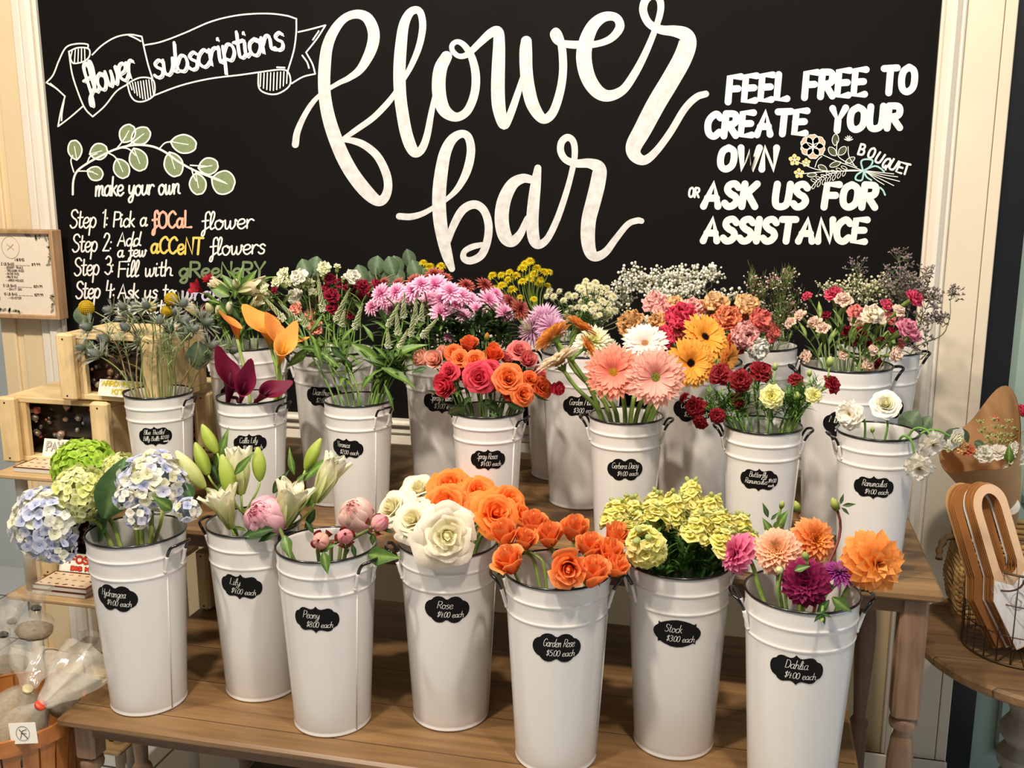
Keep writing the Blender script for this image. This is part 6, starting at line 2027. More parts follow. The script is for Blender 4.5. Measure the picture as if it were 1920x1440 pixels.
# ------------------------------------------------------------------ spray mums: pink in front, bronze behind
PM = [shared(('pm', k), lambda: phyllo(190 + k, H3('dc84b0', 'eeaacc', 'f7d2e4'), 58, 18, 98, .42, 1.0, .07, .115, .3, curl=10, tm=.7, tipp=3, nt=4, ns=2, inner=H3('c85a92', 'd87aa8', 'e49abf')), 'flower_head', PETAL, True) for k in (0, 1)]
BM = [shared(('bm', k), lambda: phyllo(195 + k, H3('8c2430', 'b04a44', 'cc7a6a'), 60, 12, 96, .36, 1.0, .06, .10, .3, curl=10, tm=.65, tipp=3, inner=H3('5c101c', '741a24', '8c2a30')), 'flower_head', PETAL, True) for k in (0, 1)]
pk = [(715, 551, 48), (743, 548, 46), (699, 576, 40), (735, 582, 46), (775, 546, 50), (816, 536, 60), (844, 548, 50), (806, 562, 48), (828, 563, 54), (854, 572, 52), (827, 587, 50), (866, 555, 44), (893, 580, 36), (916, 564, 52), (945, 588, 46), (937, 572, 38), (868, 592, 36), (764, 590, 28), (790, 534, 44), (722, 566, 40), (760, 560, 40), (882, 562, 40), (840, 632, 24), (930, 552, 34)]
lb = ranks([(a, b_) for a, b_, q in pk], 'pink daisy mum in the Spray Mums bucket')
lb[5] = 'pink daisy mum at the very top of the pink heap'
lb[10] = 'pink daisy mum lowest in the middle, over the spray roses'
lb[22] = 'small lone pink mum just above the orange spray rosebud'
for k, (u, v, d) in enumerate(pk):
    single('spray_mum', 'flower', 'mums', u, v, d, (-.06, .0, -.03, .03, -.05, .02)[k % 6], around('mums', u, .62, .7, .7), lb[k], PM[k % 2], extra=[('sepals', gc)], stem=.0016, stem_col=hx('4f6b30'), back=.3, leaves=[('dark', .78, .045, u * 7, 0), ('dark', .68, .05, u * 13, 10), ('broad', .58, .045, u * 5, 0)], group='pink spray mums', hname='flower_head')
bk = [(814, 516, 42), (777, 528, 40), (746, 534, 36), (874, 536, 38), (908, 535, 40), (938, 562, 44), (974, 580, 46), (834, 522, 30), (920, 548, 34), (955, 566, 36), (720, 530, 28)]
lb = ranks([(a, b_) for a, b_, q in bk], 'bronze-red mum behind the pink mums')
lb[6] = 'dark red quilled mum turned aside next to the large lilac mum'
lb[0] = 'bronze mum, topmost, touching the tail of the painted letter'
for k, (u, v, d) in enumerate(bk):
    single('bronze_mum', 'flower', 'mums', u, v, d, .05 + .02 * (k % 3), around('mums', u, .75, .5, .8) if k != 6 else (.6, .3, .7), lb[k], BM[k % 2], extra=[('sepals', gc)], stem=.0016, stem_col=hx('4f6b30'), back=.3, group='bronze mums')
cl = [shared(('cl', k), lambda: leafclump(200 + k, 16, .4, .8, 0, ('26401c', '40602c'), W=.10, up=(20, 85)), 'foliage', LEAF) for k in (0, 1)]
mm = [o for o in COL.objects if o.name.startswith('spray_mum')]
for k, (u, v) in enumerate(((725, 615), (750, 630), (780, 620), (800, 640), (830, 615), (860, 635), (890, 620), (915, 610), (770, 650), (940, 625), (850, 605), (875, 640), (905, 640), (930, 600), (950, 640), (815, 600), (895, 600), (738, 605), (765, 600), (925, 650), (880, 610), (860, 650), (945, 610), (905, 655))):
    P = P_('mums', u, v + 34, -.06 + .02 * (k % 4))
    link('foliage', cl[k % 2], mm[k % len(mm)], Matrix.Translation(P - mm[k % len(mm)].location) @ Matrix.Rotation(k, 4, 'Z') @ Matrix.Scale(.058, 4))

# ------------------------------------------------------------------ garden mums
GM = {'lilac': H3('c88ab4', 'deb0d0', 'eccade'), 'white': H3('e4e2a4', 'efedd0', 'f5f2e4')}
gml = shared(('gml',), lambda: phyllo(210, GM['lilac'], 110, 10, 118, .5, 1.02, .045, .07, .4, curl=-12, tm=.7, tipp=3), 'flower_head', PETAL, True)
gml2 = shared(('gml2',), lambda: phyllo(211, GM['lilac'], 110, 10, 118, .5, 1.02, .045, .07, .4, curl=-12, tm=.7, tipp=3, inner=H3('e2e0a8', 'eeecca', 'f2f0e0')), 'flower_head', PETAL, True)
gmw = shared(('gmw',), lambda: phyllo(212, GM['white'], 110, 8, 115, .42, 1.02, .05, .09, .4, curl=-10, tm=.7, tipp=3, inner=H3('cfd070', 'dcdc8a', 'e8e6a8')), 'flower_head', PETAL, True)
for u, v, d, me, f, dy, lb in ((1019, 596, 80, gml, (-.2, .85, .4), .0, 'large lilac mum with long quilled petals, highest by the yellow buttons'), (997, 618, 72, gml2, (-.7, .5, .5), -.02, 'large mum with cream middle and lilac fringe'), (1034, 612, 66, gml, (.2, .7, .6), -.03, 'lilac mum half hidden behind the apricot gerbera'), (1112, 640, 78, gmw, (.1, .6, .8), -.04, 'large creamy white mum between the gerberas'), (1138, 655, 60, gmw, (.5, .4, .7), -.02, 'creamy white mum behind the coral gerbera')):
    single('garden_mum', 'flower', 'gmums', u, v, d, dy, f, lb, me, extra=[('sepals', gc)], stem=.0026, stem_col=hx('5f7a3a'), back=.3)

# ------------------------------------------------------------------ carnations
CC = {'tan': ('b47a3a', 'd0985a', 'deb078'), 'cream': ('e2d0a0', 'efe0bc', 'f5ecd4'), 'pink': ('ea8486', 'f2a4a0', 'f7c0b8'), 'peach': ('e4a45c', 'edb878', 'f3cc98'), 'red': ('b4183a', 'd22c50', 'e24c68'), 'coral': ('da4c44', 'e86a5c', 'ee8478'), 'orange': ('dd5c34', 'ea7a4c', 'f09a70'), 'flame': ('b82a1c', 'd8452c', 'e6633c'), 'white': ('e2dfc8', 'efece0', 'f6f4ec')}
CA = {k: shared(('cc', k), lambda: carnation(220 + len(k), H3(*v), 50), 'flower_head', PETAL, True) for k, v in CC.items()}
for u, v, d, c, f, dy, lb in ((1183, 609, 56, 'tan', (-.6, .5, .6), -.02, 'larger tan carnation at the outer edge beside the button mums'), (1233, 605, 40, 'tan', (-.2, .5, .8), -.03, 'smaller tan carnation beside the crimson one'), (1210, 608, 36, 'cream', (-.3, .5, .8), .0, 'cream carnation squeezed between the two tan ones'), (1229, 570, 50, 'pink', (-.3, .8, .4), .06, 'dusty pink carnation at the back, just below the baby breath'), (1244, 588, 44, 'pink', (-.1, .7, .6), .03, 'dusty pink carnation behind the crimson one'), (1265, 575, 44, 'peach', (-.05, .85, .4), .06, 'peach-yellow carnation at the back in the middle'), (1300, 582, 52, 'pink', (.05, .8, .5), .02, 'frilled pink carnation behind the crimson one, towards the middle'),
                               (1279, 594, 60, 'red', (-.1, .6, .75), -.04, 'big crimson carnation in the middle of the bunch'), (1246, 632, 46, 'red', (-.3, .3, .85), -.06, 'crimson carnation low beside the blush gerbera'), (1274, 624, 42, 'coral', (.0, .5, .8), -.03, 'pale coral carnation above the golden gerberas'), (1341, 570, 50, 'peach', (.1, .85, .4), .02, 'peach carnation standing high with green calyx'), (1400, 574, 50, 'peach', (.4, .8, .4), .0, 'pale peach carnation furthest up by the waxflower'), (1364, 598, 54, 'orange', (.2, .5, .8), -.03, 'salmon orange carnation behind the highest golden gerbera'), (1385, 590, 36, 'orange', (.3, .6, .6), .0, 'orange carnation squeezed under the pale peach one'),
                               (1424, 602, 50, 'coral', (.6, .5, .6), -.01, 'coral carnation at the outer edge near the waxflower'), (1396, 630, 56, 'pink', (.4, .2, .9), -.06, 'pink carnation facing out above the white drooping one'), (1444, 624, 38, 'coral', (.85, .2, .4), .0, 'coral pink carnation furthest out by the wax bucket'), (1375, 645, 46, 'flame', (.3, .1, .9), -.05, 'flame red carnation shaded below the pink one'), (1334, 610, 42, 'flame', (.1, .5, .8), -.02, 'flame red carnation behind the golden gerbera petals'), (1421, 654, 44, 'white', (.5, -.2, .8), -.06, 'white carnation drooping over the bucket rim'), (1320, 588, 40, 'cream', (.1, .8, .5), .04, 'cream carnation between the pink and salmon ones')):
    single('carnation', 'flower', 'carn', u, v, d, dy, f, lb, CA[c], extra=[('calyx', tc_['7f9a4a'])], stem=.002, stem_col=hx('7f9a55'), back=1.5, leaves=[('lance', .8, .05, u * 11, 30)])

# ------------------------------------------------------------------ mini carnations
MC = {'red': ('c02048', 'd83a60', 'e45c7c'), 'peach': ('f2b898', 'f7cfb4', 'fae2d0'), 'cream': ('f0d4a4', 'f7e4c0', 'faeeda'), 'coral': ('dc5a58', 'e87872', 'ee948c'), 'wine': ('6a0a20', '8c142c', 'a4223c'), 'pink': ('d84c7c', 'e6749a', 'f0a0b4')}
MA = {k: shared(('mc', k), lambda: carnation(240 + len(k), H3(*v), 30), 'flower_head', PETAL, True) for k, v in MC.items()}
mi = {'red': [(1514, 556, 20), (1563, 553, 34), (1712, 560, 36), (1661, 573, 26)], 'peach': [(1501, 592, 24), (1484, 606, 24), (1528, 606, 28), (1544, 617, 26), (1605, 603, 30), (1582, 564, 34), (1684, 584, 26), (1512, 669, 26), (1581, 666, 18), (1637, 657, 20), (1618, 680, 22), (1627, 688, 24), (1678, 665, 30)], 'cream': [(1636, 593, 46)],
      'coral': [(1605, 586, 32), (1664, 597, 28), (1688, 645, 20)], 'pink': [(1697, 616, 46), (1712, 630, 30)], 'wine': [(1643, 680, 24), (1616, 624, 28), (1585, 621, 24), (1650, 643, 24), (1598, 640, 22), (1549, 592, 20), (1630, 650, 22), (1672, 622, 20)]}
for c, its in mi.items():
    lb = ranks([(a, b_) for a, b_, q in its], {'red': 'rose red mini carnation', 'peach': 'pale peach mini carnation', 'cream': 'wide cream mini carnation in the middle of its bucket', 'coral': 'coral mini carnation', 'pink': 'bright pink frilled mini carnation', 'wine': 'dark wine mini carnation deep in the bunch'}[c])
    for k, (u, v, d) in enumerate(its):
        dy = {'wine': .05, 'red': .02}.get(c, -.02) + (-.03, .02, .0)[k % 3]
        single('mini_carnation', 'flower', 'mini', u, v, d * 1.05, dy, around('mini', u, .75 if v < 640 else .2, .5), lb[k], MA[c], extra=[('calyx', tc_['7f9a4a'])], stem=.0013, stem_col=hx('7f9a55'), back=1.55, leaves=[('pale', .78, .045, u * 11, 50), ('lance', .66, .045, u * 7, 45)], group='mini carnations')

# ------------------------------------------------------------------ eucalyptus and yellow buttons by the wall
Yy = BUCKETS['ybut']['y']
for i, (pts, lb) in enumerate((([(681, 516), (704, 499), (720, 510), (738, 500), (690, 527), (716, 520)], 'grey-green eucalyptus sprig with clustered round leaves behind the dark red dianthus'), ([(748, 499), (730, 523), (768, 486), (750, 520)], 'eucalyptus sprig whose single leaf rises above the others'), ([(783, 507), (790, 522), (776, 520)], 'eucalyptus sprig among the yellow buttons above the pink mums'), ([(576, 505), (590, 500), (568, 512)], 'small eucalyptus sprig peeping above the ivory dianthus'))):
    cu = sum(p[0] for p in pts) / len(pts)
    bk_ = 'ybut' if i < 3 else 'dian'
    yy = BUCKETS[bk_]['y']
    P = at_y(cu, 535, yy)
    S = stem_path(BUCKETS[bk_], P, Vector((0, 0, 1)), 0)
    root = thing('eucalyptus_sprig', lb, 'foliage sprig', S[0])
    tw = [(S, .0014)]
    for j, (u, v) in enumerate(pts):
        q = at_y(u, v + 14, yy + .015 * (j % 3))
        tw.append(([P, P.lerp(q, .5) + Vector((0, 0, .004)), q], .0010))
        a = (j * 67 % 100 - 50) * .9
        leafpx(root, 'round', u - 3 * math.sin(R(a)), v + 17, u + 16 * math.sin(R(a)), v - 20, yy + .015 * (j % 3), roll=(j % 3 - 1) * 35)
    twig(root, tw, hx('8a8a62'))
BTY = [shared(('by', k), lambda: phyllo(250 + k, H3('d8bc10', 'ecd824', 'f4e648'), 80, 4, 112, .45, .72, .05, .09, .4, curl=20, tm=.6, nt=2), 'flower_head', PETAL, True) for k in (0, 1)]
BTW = [shared(('bw', k), lambda: phyllo(253 + k, H3('dcdca0', 'f0ecc6', 'f8f5e0'), 70, 4, 112, .45, .72, .05, .10, .4, curl=20, tm=.6, nt=2), 'flower_head', PETAL, True) for k in (0, 1)]
yel = [(794, 493, 18), (806, 500, 20), (827, 499, 20), (772, 506, 18), (800, 508, 18), (923, 517, 20), (940, 516, 18), (955, 511, 18), (968, 517, 20), (953, 525, 20), (941, 536, 22), (927, 541, 18), (960, 543, 22), (979, 503, 20), (985, 495, 20), (994, 490, 20), (1007, 503, 20), (1020, 510, 20), (1001, 514, 20), (992, 521, 20), (979, 528, 18), (994, 523, 18), (1014, 525, 18), (1010, 532, 18), (1027, 536, 16), (1001, 561, 16), (975, 557, 14), (1030, 510, 16)]
for k, (u, v, d) in enumerate(yel):
    single('yellow_button_mum', 'flower', 'ybut' if u < 850 else 'wbut', u, v, d * 1.1, -.04 + .02 * (k % 5) - (.03 if u > 900 else 0), ((u - 985) / 90 if u > 900 else .1, .95, .3), 'small yellow button mum on a green stalk between the pink mums and the chalkboard', BTY[k % 2], stem=.0013, stem_col=hx('6f8a35'), back=.3, group='yellow button mums', pull=.6)
wht = [(530, 255), (480, 305), (450, 365), (405, 360), (340, 330), (270, 330), (500, 315), (545, 325), (600, 330), (560, 380), (620, 380), (500, 410), (570, 420), (650, 400), (690, 420), (420, 455), (480, 495), (550, 490), (580, 465), (600, 510), (410, 530), (670, 525), (570, 560), (720, 400), (700, 460), (740, 470), (650, 470), (520, 360), (640, 340), (690, 350), (730, 370), (620, 440), (470, 445), (525, 280), (560, 290), (590, 300), (250, 365), (300, 370), (370, 400), (700, 500), (640, 560), (450, 560), (520, 450), (600, 270), (640, 300), (680, 310), (400, 490), (520, 530), (630, 500)]
for k, (x, y) in enumerate(wht):
    u, v = 960 + x / 3.84, 460 + y / 3.84
    single('white_button_mum', 'flower', 'wbut', u, v, 18.5 if k % 4 else 15, -.08 + .03 * (k % 6), ((u - 1110) / 80, .75, .6), 'small creamy white button mum on fine green stalks before the baby breath', BTW[k % 2], stem=.0011, stem_col=hx('5f7f3a'), back=.3, group='white button mums', leaves=[('dark', .85, .028, k * 70, 20), ('dark', .7, .03, k * 50, 20), ('lance', .6, .03, k * 90, 20)], pull=.6)

# ------------------------------------------------------------------ airy sprays: many-branched stalks with florets too small to count


def spray_cloud(name, label, bkey, pts, n, size, fl_cols, twig_col, seed, dy=(-.05, .07), fr=.0023, group=None, spiky=False, leafy=None):
    """pts: (u, v, ru, rv) lobes of the cloud in the photograph."""
    rng = random.Random(seed)
    B = BUCKETS[bkey]
    uc = sum(p[0] for p in pts) / len(pts)
    vc = sum(p[1] + p[3] for p in pts) / len(pts)
    node = at_y(uc * .7 + .3 * pts[0][0], vc + 22, B['y'] + sum(dy) / 2)
    S = stem_path(B, node, Vector((0, 0, 1)), 0, rng=rng)
    root = thing(name, label, 'flower spray', S[0], 0, group)
    o = root.location
    br, fl = MB(twig_col), MB()
    br.tube([p - o for p in S], .0014, 5)
    for (u, v, ru, rv) in pts:
        hub = at_y(u, v + rv * .9, B['y'] + rng.uniform(*dy))
        br.tube([p - o for p in bez(S[-2], node + (node - S[-3]).normalized() * .03, hub - Vector((0, 0, .02)), hub, 5)], [.0011, .0011, .001, .001, .0009, .0008], 4)
        m = max(3, int(n / len(pts) / 9))
        for _ in range(m):
            a, q = rng.random() * 2 * PI, math.sqrt(rng.random())
            tipc = at_y(u + ru * q * math.cos(a), v + rv * q * math.sin(a), hub.y + rng.uniform(-.03, .03))
            mid = hub.lerp(tipc, .55) + Vector((rng.uniform(-.004, .004), 0, rng.uniform(-.004, .004)))
            br.tube([hub - o, mid - o, tipc - o], [.0007, .0006, .0004], 3)
            for _ in range(9):
                d = Vector((rng.gauss(0, 1), rng.gauss(0, 1), rng.gauss(.35, .9)))
                p = tipc + d.normalized() * rng.uniform(.006, .021)
                br.tube([mid.lerp(tipc, rng.uniform(.3, 1)) - o, p - o], [.0004, .0003], 3, caps=False)
                c = rng.choice(fl_cols)
                if spiky:
                    for _ in range(3):
                        q2 = p + Vector((rng.uniform(-.006, .006), rng.uniform(-.005, .005), rng.uniform(-.002, .007)))
                        fl.tube([p - o, q2 - o], [fr * .35, fr * .75], 4, cols=[twig_col, c])
                else:
                    fl.ball(tuple(p - o), fr * rng.uniform(.6, 1.25), 6, 4, cols=c)
    br.build('branches', STEM, root)
    f = fl.build('florets', PETAL, root)
    f['kind'] = 'stuff'
    if leafy:
        for k in range(leafy):
            p = S[3].lerp(S[-1], rng.random())
            link('leaf', LEAVES['strap'], root, Matrix.Translation(-o) @ leaf_frame(p, Vector((rng.uniform(-1, 1), rng.uniform(-1, 1), .8)).normalized(), .03))
    return root


BBC = [hx('f6f4ec'), hx('fbfaf4'), hx('efecdc'), hx('f8f6ea')]
for i, (pts, n, lb) in enumerate((([(1185, 520, 18, 18), (1165, 545, 18, 14)], 190, "baby's breath spray nearest the white button mums"), ([(1215, 535, 26, 20), (1235, 555, 22, 14)], 240, "baby's breath spray rising behind the tan carnations"), ([(1255, 525, 26, 18), (1270, 545, 24, 16)], 240, "densest baby's breath spray, behind the dusty pink carnations"),
                                  ([(1290, 520, 22, 16), (1300, 545, 22, 16)], 210, "baby's breath spray behind the frilled pink carnation"), ([(1320, 512, 28, 12), (1335, 520, 14, 14)], 140, "baby's breath spray branching highest against the chalkboard"), ([(1355, 556, 20, 10), (1370, 558, 20, 8)], 80, "thin baby's breath spray low between the peach carnations"), ([(1160, 565, 22, 14)], 90, "baby's breath spray low behind the button mums"), ([(1240, 520, 30, 12)], 120, "baby's breath spray along the top of the white cloud"))):
    spray_cloud("babys_breath_spray", lb, 'wbut' if i in (0, 6) else 'wax', pts, n, .004, BBC, hx('8a9468'), 300 + i, dy=(-.02, .07), fr=.0030, group="baby's breath")
WXC = [hx('e8dccb'), hx('f0e6dc'), hx('c98a98'), hx('8e5a4e'), hx('d8b0b4'), hx('ece4d2')]
for i, (pts, n, lb) in enumerate((([(1425, 545, 20, 30)], 70, 'waxflower spray behind the pale peach carnation, with pale buds'), ([(1462, 535, 20, 30), (1478, 515, 10, 14)], 110, 'waxflower spray with the pink tip, tallest in the wax bucket'), ([(1450, 590, 34, 30)], 120, 'waxflower spray filling the middle above the wax bucket rim'), ([(1480, 580, 22, 34)], 100, 'waxflower spray touching the peach mini carnations'), ([(1440, 625, 34, 18)], 90, 'waxflower spray lying low along the wax bucket rim'), ([(1409, 520, 6, 16)], 16, 'single thin waxflower twig against the chalkboard'))):
    r = spray_cloud('waxflower_spray', lb, 'wax', pts, n, .003, WXC, hx('5f6a34'), 320 + i, dy=(-.05, .05), fr=.0021, group='waxflower', leafy=10)
    o = r
    k2 = MB()
    rng = random.Random(i)
    for (u, v, ru, rv) in pts:
        for _ in range(90):
            p = at_y(u + rng.gauss(0, ru * .55), v + rng.gauss(0, rv * .6) + 8, BUCKETS['wax']['y'] + rng.uniform(-.05, .05)) - o.location
            d = Vector((rng.uniform(-.4, .4), rng.uniform(-.3, .3), 1)).normalized() * rng.uniform(.008, .018)
            k2.tube([p, p + d], [.0007, .0002], 3, caps=False, cols=[hx('5a6a30'), hx('7f8f48')])
    q = k2.build('foliage', LEAF, o)
    q['kind'] = 'stuff'
STW = [hx('dcd8b4'), hx('e8e4c8'), hx('c8c89a'), hx('f0ecd8')]
STP = [hx('9a7f86'), hx('b09aa0'), hx('7f656c'), hx('c2b0b0')]
for i, (pts, n, cols, lb, sp) in enumerate((([(1560, 540, 24, 14), (1575, 555, 30, 14)], 170, STW, 'creamy statice spray at the outer side behind the rose red mini carnations', False), ([(1600, 535, 26, 16), (1625, 550, 24, 16)], 200, STW, 'creamy statice spray in the middle behind the wide cream carnation', False), ([(1655, 545, 24, 18)], 130, STW, 'creamy statice spray beside the mauve statice', False),
                                          ([(1690, 500, 22, 26), (1680, 525, 20, 20)], 120, STP, 'mauve statice spray, tallest, reaching up the chalkboard edge', True), ([(1725, 535, 26, 24), (1735, 560, 22, 22)], 130, STP, 'mauve statice spray in front of the white trim', True), ([(1708, 545, 28, 20), (1690, 560, 28, 18)], 130, STP, 'mauve statice spray right above the bright pink carnation', True), ([(1782, 553, 22, 10), (1765, 600, 22, 10)], 46, STP, 'thin mauve statice spray reaching furthest out over the pier', True), ([(1735, 610, 30, 24), (1720, 640, 24, 20)], 100, STP, 'mauve statice spray low beside the bucket handle', True), ([(1610, 510, 12, 12)], 26, STP, 'small mauve statice twig above the creamy statice', True))):
    spray_cloud('statice_spray', lb, 'stat', pts, n, .003, cols, hx('6a7450'), 340 + i, dy=(-.06, .03), fr=.0024, group='statice', spiky=sp)
# ------------------------------------------------------------------ left: shelf rack, crates, kits
PINE = wood('pale_pine', 'cbab74', 'ead4a6', axis=2, scale=1.6, rough=0.55)
PINEX = wood('pale_pine_rail', 'cbab74', 'e8d2a2', axis=0, scale=1.6, rough=0.55)
PLY = wood('plywood_shelf', 'a5865c', 'c8a878', axis=0, scale=1.2, rough=0.5)
DOWEL = plain('white_painted_dowel', 'e6dfce', rough=0.45, noise=.03, nscale=9)
STEEL = plain('dark_screw', '2c2620', rough=.4, metal=.8)

rack = thing('shelf_rack', 'narrow plywood shelf rack with white round posts beside the tables', 'shelf', (-1.445, 1.93, 0))
SHZ = (0.93, 0.65, 0.30)
for z in SHZ:
    mb = MB(); mb.box((-1.572, 1.745, z - .011), (-1.318, 2.12, z), bev=.003)
    child(mb, 'shelf', PLY, rack, auto=30)
for x in (-1.535, -1.345):
    for y in (1.785, 2.075):
        mb = MB()
        for za, zb in ((0, SHZ[2] - .011), (SHZ[2], SHZ[1] - .011), (SHZ[1], SHZ[0] - .011)):
            mb.tube([(x, y, za), (x, y, zb)], .0125, 18)
        child(mb, 'post', DOWEL, rack)
        mb = MB(); mb.lathe([(.0, .0014), (.010, .0014), (.0125, .0), (.0125, -.0005)][::-1], 20, Matrix.Translation((x, y, SHZ[0])))
        child(mb, 'post_cap', DOWEL, rack)


def crate(label, x0, x1, y, z0, z1, depth, post=.040, stones=None, seed=1, single_side=None):
    t = thing('wooden_crate', label, 'crate', ((x0 + x1) / 2, y + depth / 2, z0), 0, 'pine display crates')
    th = .013
    for a, b_ in ((x0, x0 + post), (x1 - post, x1)):
        mb = MB(); mb.box((a, y - .022, z0 + .001), (b_, y + .0, z1 + .002), bev=.005)
        p = child(mb, 'post', PINE, t, auto=30)
        for zz in (z0 + .012, z1 - .010):
            s = MB(); s.lathe([(.0001, 0), (.0022, 0), (.0022, .001), (.0001, .001)], 10, Matrix.Translation(((a + b_) / 2, y - .0215, zz)) @ Matrix.Rotation(PI / 2, 4, 'X'))
            child(s, 'screw', STEEL, p) if False else child(s, 'screw', STEEL, t)
    for a, b_ in ((z0, z0 + th), (z1 - th, z1)):
        mb = MB(); mb.box((x0 + .004, y, a), (x1 - .004, y + depth, b_), bev=.002)
        child(mb, 'board', PINEX, t, auto=30)
    for a, b_ in ((x0 + .004, x0 + .017), (x1 - .017, x1 - .004)):
        mb = MB(); mb.box((a, y + .0, z0 + th), (b_, y + depth, z1 - th))
        child(mb, 'side_board', PINE, t, smooth=False)
    for a, b_ in ((x0 + post - .012, x0 + post + .014), (x1 - post - .014, x1 - post + .012)):
        mb = MB(); mb.box((a, y + .001, z0 + th), (b_, y + .012, z1 - th))
        child(mb, 'inner_post', PINE, t, smooth=False)
    mb = MB(); mb.box((x0 + .017, y + depth - .008, z0 + th), (x1 - .017, y + depth - .001, z1 - th))
    child(mb, 'back_panel', plain('dark_back_panel', '2a2018', rough=.7, noise=.3, nscale=12), t, smooth=False)
    if stones:
        rng = random.Random(seed)
        g = MB()
        w = x1 - x0
        for k in range(stones[1]):
            x = rng.uniform(x0 + post * .6, x1 - post * .6)
            zz = rng.uniform(z0 + th + .004, z1 - th - .004)
            r = rng.uniform(.004, .010)
            M = Matrix.Translation((x, y + rng.uniform(.022, .032), zz)) @ Matrix.Rotation(rng.random() * 6, 4, 'Y') @ Matrix.Rotation(rng.random() * 6, 4, 'X') @ Matrix.Diagonal((1, .8, rng.uniform(.6, 1.1), 1))
            g.ball((0, 0, 0), r, 7, 5, M=M, cols=jit(hx(rng.choice(stones[0])), .15, rng))
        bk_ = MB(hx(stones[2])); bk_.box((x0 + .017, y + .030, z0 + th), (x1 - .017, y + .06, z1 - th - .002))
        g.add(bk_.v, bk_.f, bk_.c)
        o = g.build('stones', STONE)
        tag(o, stones[3], 'stones', kind='stuff')
    return t


STONE = pigment('polished_stone', rough=.25, transl=0, spec=.6, noise=.35, nscale=160)
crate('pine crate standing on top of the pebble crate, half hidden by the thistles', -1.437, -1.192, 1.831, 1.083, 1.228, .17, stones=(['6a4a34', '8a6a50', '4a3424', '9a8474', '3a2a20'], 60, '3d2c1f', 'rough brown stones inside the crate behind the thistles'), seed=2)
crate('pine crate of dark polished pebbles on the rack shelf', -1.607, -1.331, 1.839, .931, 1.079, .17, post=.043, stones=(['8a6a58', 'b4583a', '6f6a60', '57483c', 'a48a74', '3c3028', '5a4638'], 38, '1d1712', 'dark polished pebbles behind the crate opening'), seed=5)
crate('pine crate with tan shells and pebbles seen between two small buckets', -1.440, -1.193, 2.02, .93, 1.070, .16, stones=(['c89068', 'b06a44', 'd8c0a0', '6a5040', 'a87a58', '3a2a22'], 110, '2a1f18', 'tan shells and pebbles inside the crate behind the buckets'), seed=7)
t = thing('plank_shelf', 'pine plank under the shell crate behind the thistle bucket', 'shelf', (-1.32, 2.10, 0))
mb = MB(); mb.box((-1.317, 2.00, .917), (-1.175, 2.19, .929), bev=.002); child(mb, 'plank', PLY, t)
for x in (-1.30, -1.19):
    mb = MB(); mb.box((x - .006, 2.02, UT + .0002), (x + .006, 2.17, .917)); child(mb, 'support', PINE, t, smooth=False)
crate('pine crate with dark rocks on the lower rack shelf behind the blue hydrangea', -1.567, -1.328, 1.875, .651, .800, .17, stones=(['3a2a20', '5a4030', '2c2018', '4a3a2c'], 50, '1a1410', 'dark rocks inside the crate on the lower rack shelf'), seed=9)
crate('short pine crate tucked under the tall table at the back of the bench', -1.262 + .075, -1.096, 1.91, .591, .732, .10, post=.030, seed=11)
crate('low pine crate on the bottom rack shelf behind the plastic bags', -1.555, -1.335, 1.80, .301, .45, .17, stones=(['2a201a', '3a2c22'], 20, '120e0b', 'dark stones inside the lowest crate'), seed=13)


def flat_text(mb, text, p0, p1, h, pen, origin, ux, uy, nrm, slant=0, gap=14):
    write(mb, text, p0, p1, h, pen, lambda a, b_, q: origin + ux * a + uy * b_ + nrm * q, slant=slant, gap=gap, lift=.0004, ydown=False)


